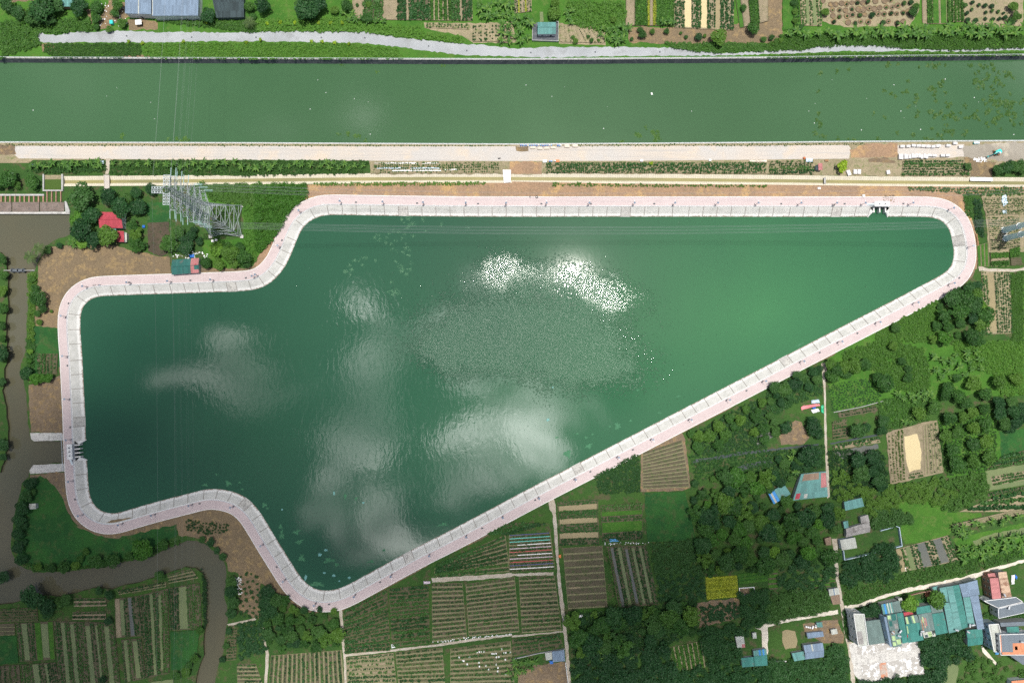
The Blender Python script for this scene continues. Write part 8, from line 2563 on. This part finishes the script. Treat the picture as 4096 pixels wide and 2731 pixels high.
# white canopy in the yard by the workshop
p = P(*T1(0, 0, 1270, 205), 2.4)
root = empty('canopy', (p.x, p.y, 0), 0.08)
tag(root, 'square white canopy in the yard below the workshop', 'canopy')
mb = MB(); mb.box((0, 0, 2.4), (3.6, 2.9, 0.08)); mb.obj('roof', M_film, root)
for sx_, sy_ in CORN:
    mb = MB(); mb.box((sx_ * 1.6, sy_ * 1.3, 1.18), (0.1, 0.1, 2.36)); mb.obj('post', M_lampgrey, root)
crate(0,0,1022,205,28,34,1.6, M_exc, 'small dark green bin in the yard by the workshop', 'bin', 'bin', 0.1)
crate(0, 1, 1790, 552, 16, 16, 0.9, M_white, 'white tub under the pylon, upper', 'tub', 'tub')
crate(0, 1, 1954, 645, 22, 20, 0.9, M_white, 'white tub beside the pylon foot, left', 'tub', 'tub')
crate(0, 1, 1985, 636, 18, 18, 0.9, M_white, 'white tub beside the pylon foot, right', 'tub', 'tub')
crate(0,1,1135,487,14,30,1.0, M_rail, 'pale tank against the right wall of the red house', 'tank', 'tank')
# white boxes over the bottom plot
for k, (x, y) in enumerate([(2030,1280),(2052,1277),(2073,1275),(2093,1273),(2168,1293),(2185,1295),(2205,1292),(2255,1252),(2278,1287),(2295,1285),(2335,1282),(2208,1325),(2230,1322),(1865,1328),(1897,1362),(1909,1360),(1940,1390),(1962,1322),(2048,1375),(2110,1402),(2207,1392),(2222,1422),(2290,1348),(2220,1455),(2135,1437),(2293,1480),(2052,1410)]):
    crate(1,3, x, y, 11,14,0.5, M_white, 'small white box among the crop rows of the bottom plot', 'box', 'box', random.uniform(-0.2,0.2), 'white boxes on the bottom plot')
for k, (x, y) in enumerate([(345,1042),(362,1046),(380,1050),(402,1055),(432,1046),(408,1042),(436,1030)]):
    p = P(*T1(3, 3, x, y), 0.5)
    tag(obj('jar', BAR[2], None, (p.x, p.y, LAYER[0] * 0.6),0,1.5), 'white round jar in the row at the top of the farmyard', 'jar', 'white jars in the farmyard')


# --- litter, floating plants, scum
def litter(wp, n_, smin, smax, mat, label, z=0.1, name='litter', cat='litter'):
    X = np.array([p[0] for p in wp]); Y = np.array([p[1] for p in wp])
    c_ = np.column_stack((rng.uniform(X.min(), X.max(), n_ * 6), rng.uniform(Y.min(), Y.max(), n_ * 6)))
    c_ = c_[in_poly(wp, c_[:, 0], c_[:, 1])][:n_]
    if not len(c_):
        return
    pos_ = np.column_stack((c_, np.full(len(c_), z)))
    V = leaf_quads(pos_, np.tile([0, 0, 1.0], (len(c_), 1)), rng.uniform(smin, smax, len(c_)), 0.7, 0.15)
    V[:, 2] = np.clip(V[:, 2], z - 0.02, None)
    tag(obj(name, quad_mesh(name, V, mat)), label, cat, kind='stuff')


litter(wpoly(T(0,1,(1585,760),(1920,740),(1920,800),(1590,805))),40,0.2,0.7, M_film, 'pale household clutter behind the teal shed', 0.3)
litter(wpoly(T(0,0,(900,20),(1200,20),(1200,260),(900,260))),60,0.2,0.6, M_film, 'pale rubble in the yards beside the workshop', 0.3)
litter(wpoly(T(0,3,(2160,590),(2220,590),(2230,740),(2190,750))),50,0.2,0.5, M_film, 'heap of white rubbish bags beside the creek', 0.5)
litter(wpoly(T(1,3,(1620,1185),(1950,1140),(2351,1110),(2351,1125),(1950,1160),(1625,1200))),70,0.2,0.45, M_film, 'white sacks along the pale farm track', 0.35)
litter(wpoly(T(3,3,(1230,330),(1250,320),(1280,530),(1260,540))),30,0.2,0.45, M_film, 'white boxes on the beds between the ponds, left', 0.5)
litter(wpoly(T(3,3,(1480,270),(1510,265),(1520,400),(1490,400))),25,0.25,0.5, M_film, 'white boxes on the beds between the ponds, middle', 0.5)
litter(wpoly(T(3,0,(1880,1450),(1990,1450),(2010,1490),(1900,1490))),50,0.2,0.7, M_film, 'white rubble below the gravel yard', 0.4)
litter(wpoly(T(2,3,(850,275),(1260,270),(1260,290),(850,295))),30,0.2,0.5, M_film, 'pale litter at the head of the channel plot', 0.4)
litter([V1(*p) and P(*V1(*p),0.4).xy for p in ((100,1080),(900,1010),(980,1420),(180,1540))],160,0.15,0.45, M_conc, 'broken masonry on the torn-down house plots', 0.42, 'rubble', 'rubble')
litter(wpoly(T(3,1,(1040,225),(1160,225),(1160,290),(1060,280))),60,0.15,0.5, M_clod, 'spilled earth on the promenade above the north sluice', 0.46, 'spilled_soil', 'soil')
litter(wpoly(T(1,1,(460,130),(2351,130),(2351,235),(520,230))),260,0.12,0.4, M_sand, 'pale stones strewn over the earth fill, left half', 0.25, 'stones', 'stones')
litter(wpoly(T(2,1,(0,120),(2351,150),(2351,240),(0,240))),260,0.12,0.4, M_sand, 'pale stones strewn over the earth fill, right half', 0.25, 'stones', 'stones')
litter(wpoly(T(0,1,(460,720),(1500,800),(1500,940),(800,1000),(620,1100),(540,1300),(380,1200),(380,860))),420,0.15,0.6, M_clod, 'clods of earth on the trampled soil by the creek', 0.2, 'clods', 'soil')
litter(wpoly(T(0,2,(270,400),(560,330),(580,820),(290,820))),260,0.2,0.7, M_soil, 'pale clods on the brown patch by the western sluice', 0.2, 'clods', 'soil')


def floats(i_, j_, blobs, mat, label, z, smin, smax, name='water_hyacinth', cat='water plants'):
    """rafts of floating leaves; blobs (x, y, rx, ry, count)"""
    ps = []
    for x, y, rx, ry, m_ in blobs:
        c_ = P(*T1(i_, j_, x, y), z)
        sub = rng.normal(0, 1, (max(2, m_ // 14), 2)) * np.array([rx, ry]) * Z * 0.5
        kk = rng.integers(0, len(sub), m_)
        o_ = sub[kk] + rng.normal(0, 0.55, (m_, 2))
        ps.append(np.column_stack((o_ + np.array([c_.x, c_.y]), np.full(m_, z + 0.03))))
    ps = np.concatenate(ps)
    V = leaf_quads(ps + np.column_stack((np.zeros((len(ps),2)), rng.uniform(0,0.12, len(ps)))), np.tile([0,0,1.0],(len(ps),1)), rng.uniform(smin, smax, len(ps)),0.7,0.25)
    V[:, 2] = np.clip(V[:, 2], z + 0.015, None)
    tag(obj(name, quad_mesh(name, V, mat)), label, cat, kind='stuff')


floats(3,0,[(1560,600,200,50,150),(1075,595,40,30,40),(1150,580,60,20,30),(480,670,30,20,25),(635,650,20,20,20),(750,635,15,12,12),(455,835,15,15,10),(1280,740,20,15,14),(1125,860,50,40,50),(1250,860,30,40,40),(1520,840,110,90,190),(1350,910,60,70,70),(1600,760,25,30,20),(1920,720,90,100,150),(2050,640,110,70,130),(2230,680,80,60,90),(2080,800,100,120,200),(2100,950,150,120,330),(2200,1000,130,130,250),(1650,1050,150,130,260),(1530,1020,60,50,60),(1380,1040,30,50,35),(1900,1050,120,90,150),(2330,950,60,80,70),(2280,1130,100,80,90),(1640,1190,130,80,150),(1830,1200,60,40,40),(2050,1130,120,100,120),(460,1130,30,45,55),(435,1215,20,20,20),(505,1250,30,15,20),(460,1040,20,20,16),(640,1282,40,10,25),(760,1280,40,10,20),(965,1045,15,12,10),(1075,1075,18,12,12),(1015,1280,25,15,20),(1180,1215,20,15,12),(1340,1250,20,30,18),(1450,1270,20,25,16),(1505,1190,15,15,10)],
       L_hyac, 'rafts of water hyacinth spread over the right end of the canal', -3.5, 0.35, 0.75)
floats(2,0,[(1320,1250,80,60,150),(1150,1240,40,30,45),(1290,1215,25,20,25),(985,1303,30,8,25),(1230,1175,12,12,8)], L_hyac, 'raft of water hyacinth at the near canal edge, middle', -3.5,0.35,0.7)
floats(1,0,[(840,1225,30,35,40),(910,1250,40,18,40),(1010,1292,18,10,16),(1115,665,12,12,10),(760,1235,12,10,8),(1715,602,15,8,9),(800,603,12,6,6)], L_hyac, 'small tufts of water hyacinth in the left half of the canal', -3.5,0.35,0.65)
floats(0,0,[(1110,1260,25,25,34),(1660,1275,60,30,80),(1545,1285,20,10,12)], L_hyac, 'clumps of water hyacinth at the near canal edge, left', -3.5,0.35,0.7)
for i_ in range(4):
    litter([P(1024 * i_ + x, y, -3.5).xy for x, y in ((20,300),(1000,300),(1000,555),(20,555))],[5,6,6,16][i_],0.15,0.4, M_film, f'specks of white litter drifting in the canal, {["leftmost", "second", "third", "rightmost"][i_]} quarter', -3.46)
# pale leaves drifting in the upper part of the lake
L_pad = leaf_mat('drifting_leaves', (0.06, 0.20, 0.10), (0.20, 0.38, 0.24))
floats(1,1,[(1360,470,260,60,120),(1500,450,250,40,80),(1330,560,130,90,120),(1360,700,100,90,130),(1350,880,110,100,170),(1270,1110,80,90,120),(1150,640,120,50,80),(960,800,130,70,100),(850,930,70,80,110),(1080,620,60,30,30),(1850,500,200,40,25)], L_pad, 'pale leaves drifting on the lake near the north-western notch', WZ, 0.11,0.28, 'floating_leaves')
# algae scum
al = [(2,2,968,775,34,40,0),(2,2,510,1030,45,45,0),(2,2,705,960,40,26,0.5),(2,2,1090,725,18,12,0.3),(2,2,1155,445,16,14,0),(2,2,1355,652,22,10,0),(2,2,600,845,14,12,0),(2,2,680,880,18,14,0),(2,2,410,880,18,10,0),(2,2,740,850,14,10,0.6),(2,2,1530,500,30,8,0.3),(2,2,900,780,14,10,0),
      (1,2,75,1500,26,28,0),(1,2,820,1420,14,34,0),(1,2,920,1440,16,24,-0.5),(1,2,105,1530,18,12,0),(1,3,225,130,24,26,0),(1,3,370,180,44,24,0.2),(1,3,400,268,44,22,0.4),(1,3,670,440,64,28,0.2),(1,3,1055,450,40,14,0.2),(1,3,420,420,36,40,0),(1,3,1720,110,52,18,0.2),(1,3,235,210,26,50,0),(1,3,1175,345,16,16,0),(1,3,560,660,90,26,0),(1,3,740,480,26,22,0),
      (0,2,2095,1300,40,26,-0.6),(0,2,1990,1220,14,12,0),(0,2,2200,1292,16,10,0),(0,2,2225,1355,16,10,0),(0,2,1885,1315,34,16,0),(3,2,290,30,50,10,0.5)]
for k, (i_, j_, x, y, rx, ry, ang) in enumerate(al):
    c_ = P(*T1(i_, j_, x, y), WZ)
    m_ = 22
    ph = random.uniform(0, 6)
    vs = [(c_.x, c_.y, WZ + 0.02 + k * 0.0006)]
    for q in range(m_):
        t = 2 * math.pi * q / m_
        rr = 0.72 * (1 + 0.3 * math.sin(3 * t + ph) + 0.3 * math.sin(7 * t + 2 * ph) + random.uniform(-0.25,0.25))
        x_, y_ = rr * rx * Z * math.cos(t), rr * ry * Z * math.sin(t)
        vs.append((c_.x + x_ * math.cos(ang) - y_ * math.sin(ang), c_.y + x_ * math.sin(ang) + y_ * math.cos(ang), WZ + 0.02 + k * 0.0006))
    o = obj('algae_patch', mesh('algae_patch', vs, [(0, q + 1,(q + 1) % m_ + 1) for q in range(m_)], M_algae))
    where = 'under the slanting south-eastern bank' if (i_ >= 2) else ('near the south-western notch' if i_ == 0 else 'in the southern corner of the lake')
    tag(o, f'patch of green algae floating {where}', 'algae', f'algae patches {where}')
pal = [(1,3,640,345,18,14),(1,3,585,387,18,14),(1,3,627,553,16,10),(1,3,715,578,16,12),(1,3,857,598,16,12),(1,3,765,628,10,8),(1,3,455,598,16,28),(1,2,717,1390,9,18),(1,2,985,1478,12,8),(1,2,240,1540,10,8),(2,2,330,718,14,14),(2,2,375,420,8,8)]
for k, (i_, j_, x, y, rx, ry) in enumerate(pal):
    c_ = P(*T1(i_, j_, x, y), WZ)
    m_ = 18
    vs = [(c_.x, c_.y, WZ + 0.03)]
    for q in range(m_):
        t = 2 * math.pi * q / m_
        rr = random.uniform(0.6, 1.2)
        vs.append((c_.x + rr * rx * Z * math.cos(t), c_.y + rr * ry * Z * math.sin(t), WZ + 0.03))
    tag(obj('scum_patch', mesh('scum_patch', vs, [(0, q + 1,(q + 1) % m_ + 1) for q in range(m_)], M_algaep)), 'pale turquoise scum patch floating in the southern lake corner' if j_ == 3 else 'pale turquoise scum patch floating on the lower lake', 'scum', 'pale scum patches low' if j_ == 3 else 'pale scum patches high')
# little trash posts: road studs on the northern road
mb = MB(); mb.lathe((0, 0, 0), [(0.5, 0), (0.5, 0.06), (0.1, 0.08)], 12)
mh = mb.mesh('manhole_cover', M_cover)
for k, (i_, j_, x, y) in enumerate([(0,0,1163,333),(0,0,1760,344),(1,0,0,346),(1,0,600,347),(1,0,1000,350),(1,0,1585,426),(1,0,1935,467),(2,0,173,486),(2,0,765,480),(2,0,1358,479)]):
    p = P(*T1(i_, j_, x, y), 0)
    tag(obj('manhole_cover', mh, None, (p.x, p.y, 0.06)), f'round dark manhole cover on the northern road, {ORD[k]} from the left', 'manhole cover', 'manhole covers of the northern road')

# ================================================================== the cloud whose shade lies over the lower part of the place
M_cloud, n, b = new_mat('cloud_vapour')
pos = n.n('ShaderNodeNewGeometry').outputs['Position']
flat = n.vm('MULTIPLY', pos, (1, 1, 0))
CZ = 700.0
off = Vector((d.x / d.z, d.y / d.z)) * CZ
wb = n.vm('SUBTRACT', n.noise(flat, 0.006, 2.0, 0.6, out=1), (0.5, 0.5, 0.5))
fw = n.vm('MULTIPLY', n.vm('ADD', flat, n.vm('SCALE', wb, s=120.0)), (1, 1, 0))
bl = []
for ox, oy, rx, ry, amp, ang in [(100,1450,430,300,0.95,0.2),(330,980,380,250,0.85,0.3),(1560,1350,540,240,1.05,0.25),
                                 (820, 1230, 320, 210, 0.85, 0.1), (-700, 1500, 600, 700, 0.9, 0.0)]:
    p = P(ox * 1.7415, oy * 1.7415, 0)
    k_ = 1.7415 * H / FPX
    bl.append(n.blob(fw, p.x + off.x, p.y + off.y, rx * k_, ry * k_, amp, ang))
dens = n.add(*bl)
alpha = n.ramp(dens, 0.0, 0.85, 0.0, 0.63)
tr = n.n('ShaderNodeBsdfTransparent')
tl = n.n('ShaderNodeBsdfTranslucent')
tl.inputs[0].default_value = (0.26, 0.27, 0.29, 1)
ms = n.n('ShaderNodeMixShader')
n.put(ms.inputs[0], alpha)
lk = M_cloud.node_tree.links
lk.new(tr.outputs[0], ms.inputs[1])
lk.new(tl.outputs[0], ms.inputs[2])
lk.new(ms.outputs[0], M_cloud.node_tree.nodes['Material Output'].inputs[0])
NC = 36
vs, fs = [], []
cx0, cy0 = -80.0, -190.0
for sgn in (1, -1):
    for iy in range(NC + 1):
        for ix in range(NC + 1):
            u_, v_ = ix / NC * 2 - 1, iy / NC * 2 - 1
            rr = max(abs(u_), abs(v_))
            th = max(0.0, 1 - rr ** 4)
            lump = 0.5 + 0.5 * math.sin(u_ * 7 + math.sin(v_ * 5)) * math.cos(v_ * 6 + 1)
            z = CZ + sgn * (60 * th * (0.5 + lump)) * (1.0 if sgn > 0 else 0.4)
            vs.append((cx0 + u_ * 900, cy0 + v_ * 620, z))
nv = (NC + 1) ** 2
for iy in range(NC):
    for ix in range(NC):
        a = iy * (NC + 1) + ix
        fs.append((a, a + 1, a + NC + 2, a + NC + 1))
        fs.append((nv + a, nv + a + NC + 1, nv + a + NC + 2, nv + a + 1))
cl = obj('cloud', mesh('cloud', vs, fs, M_cloud, smooth=True))
tag(cl, 'thin cloud drifting over the southern part of the lake', 'cloud', kind='structure')
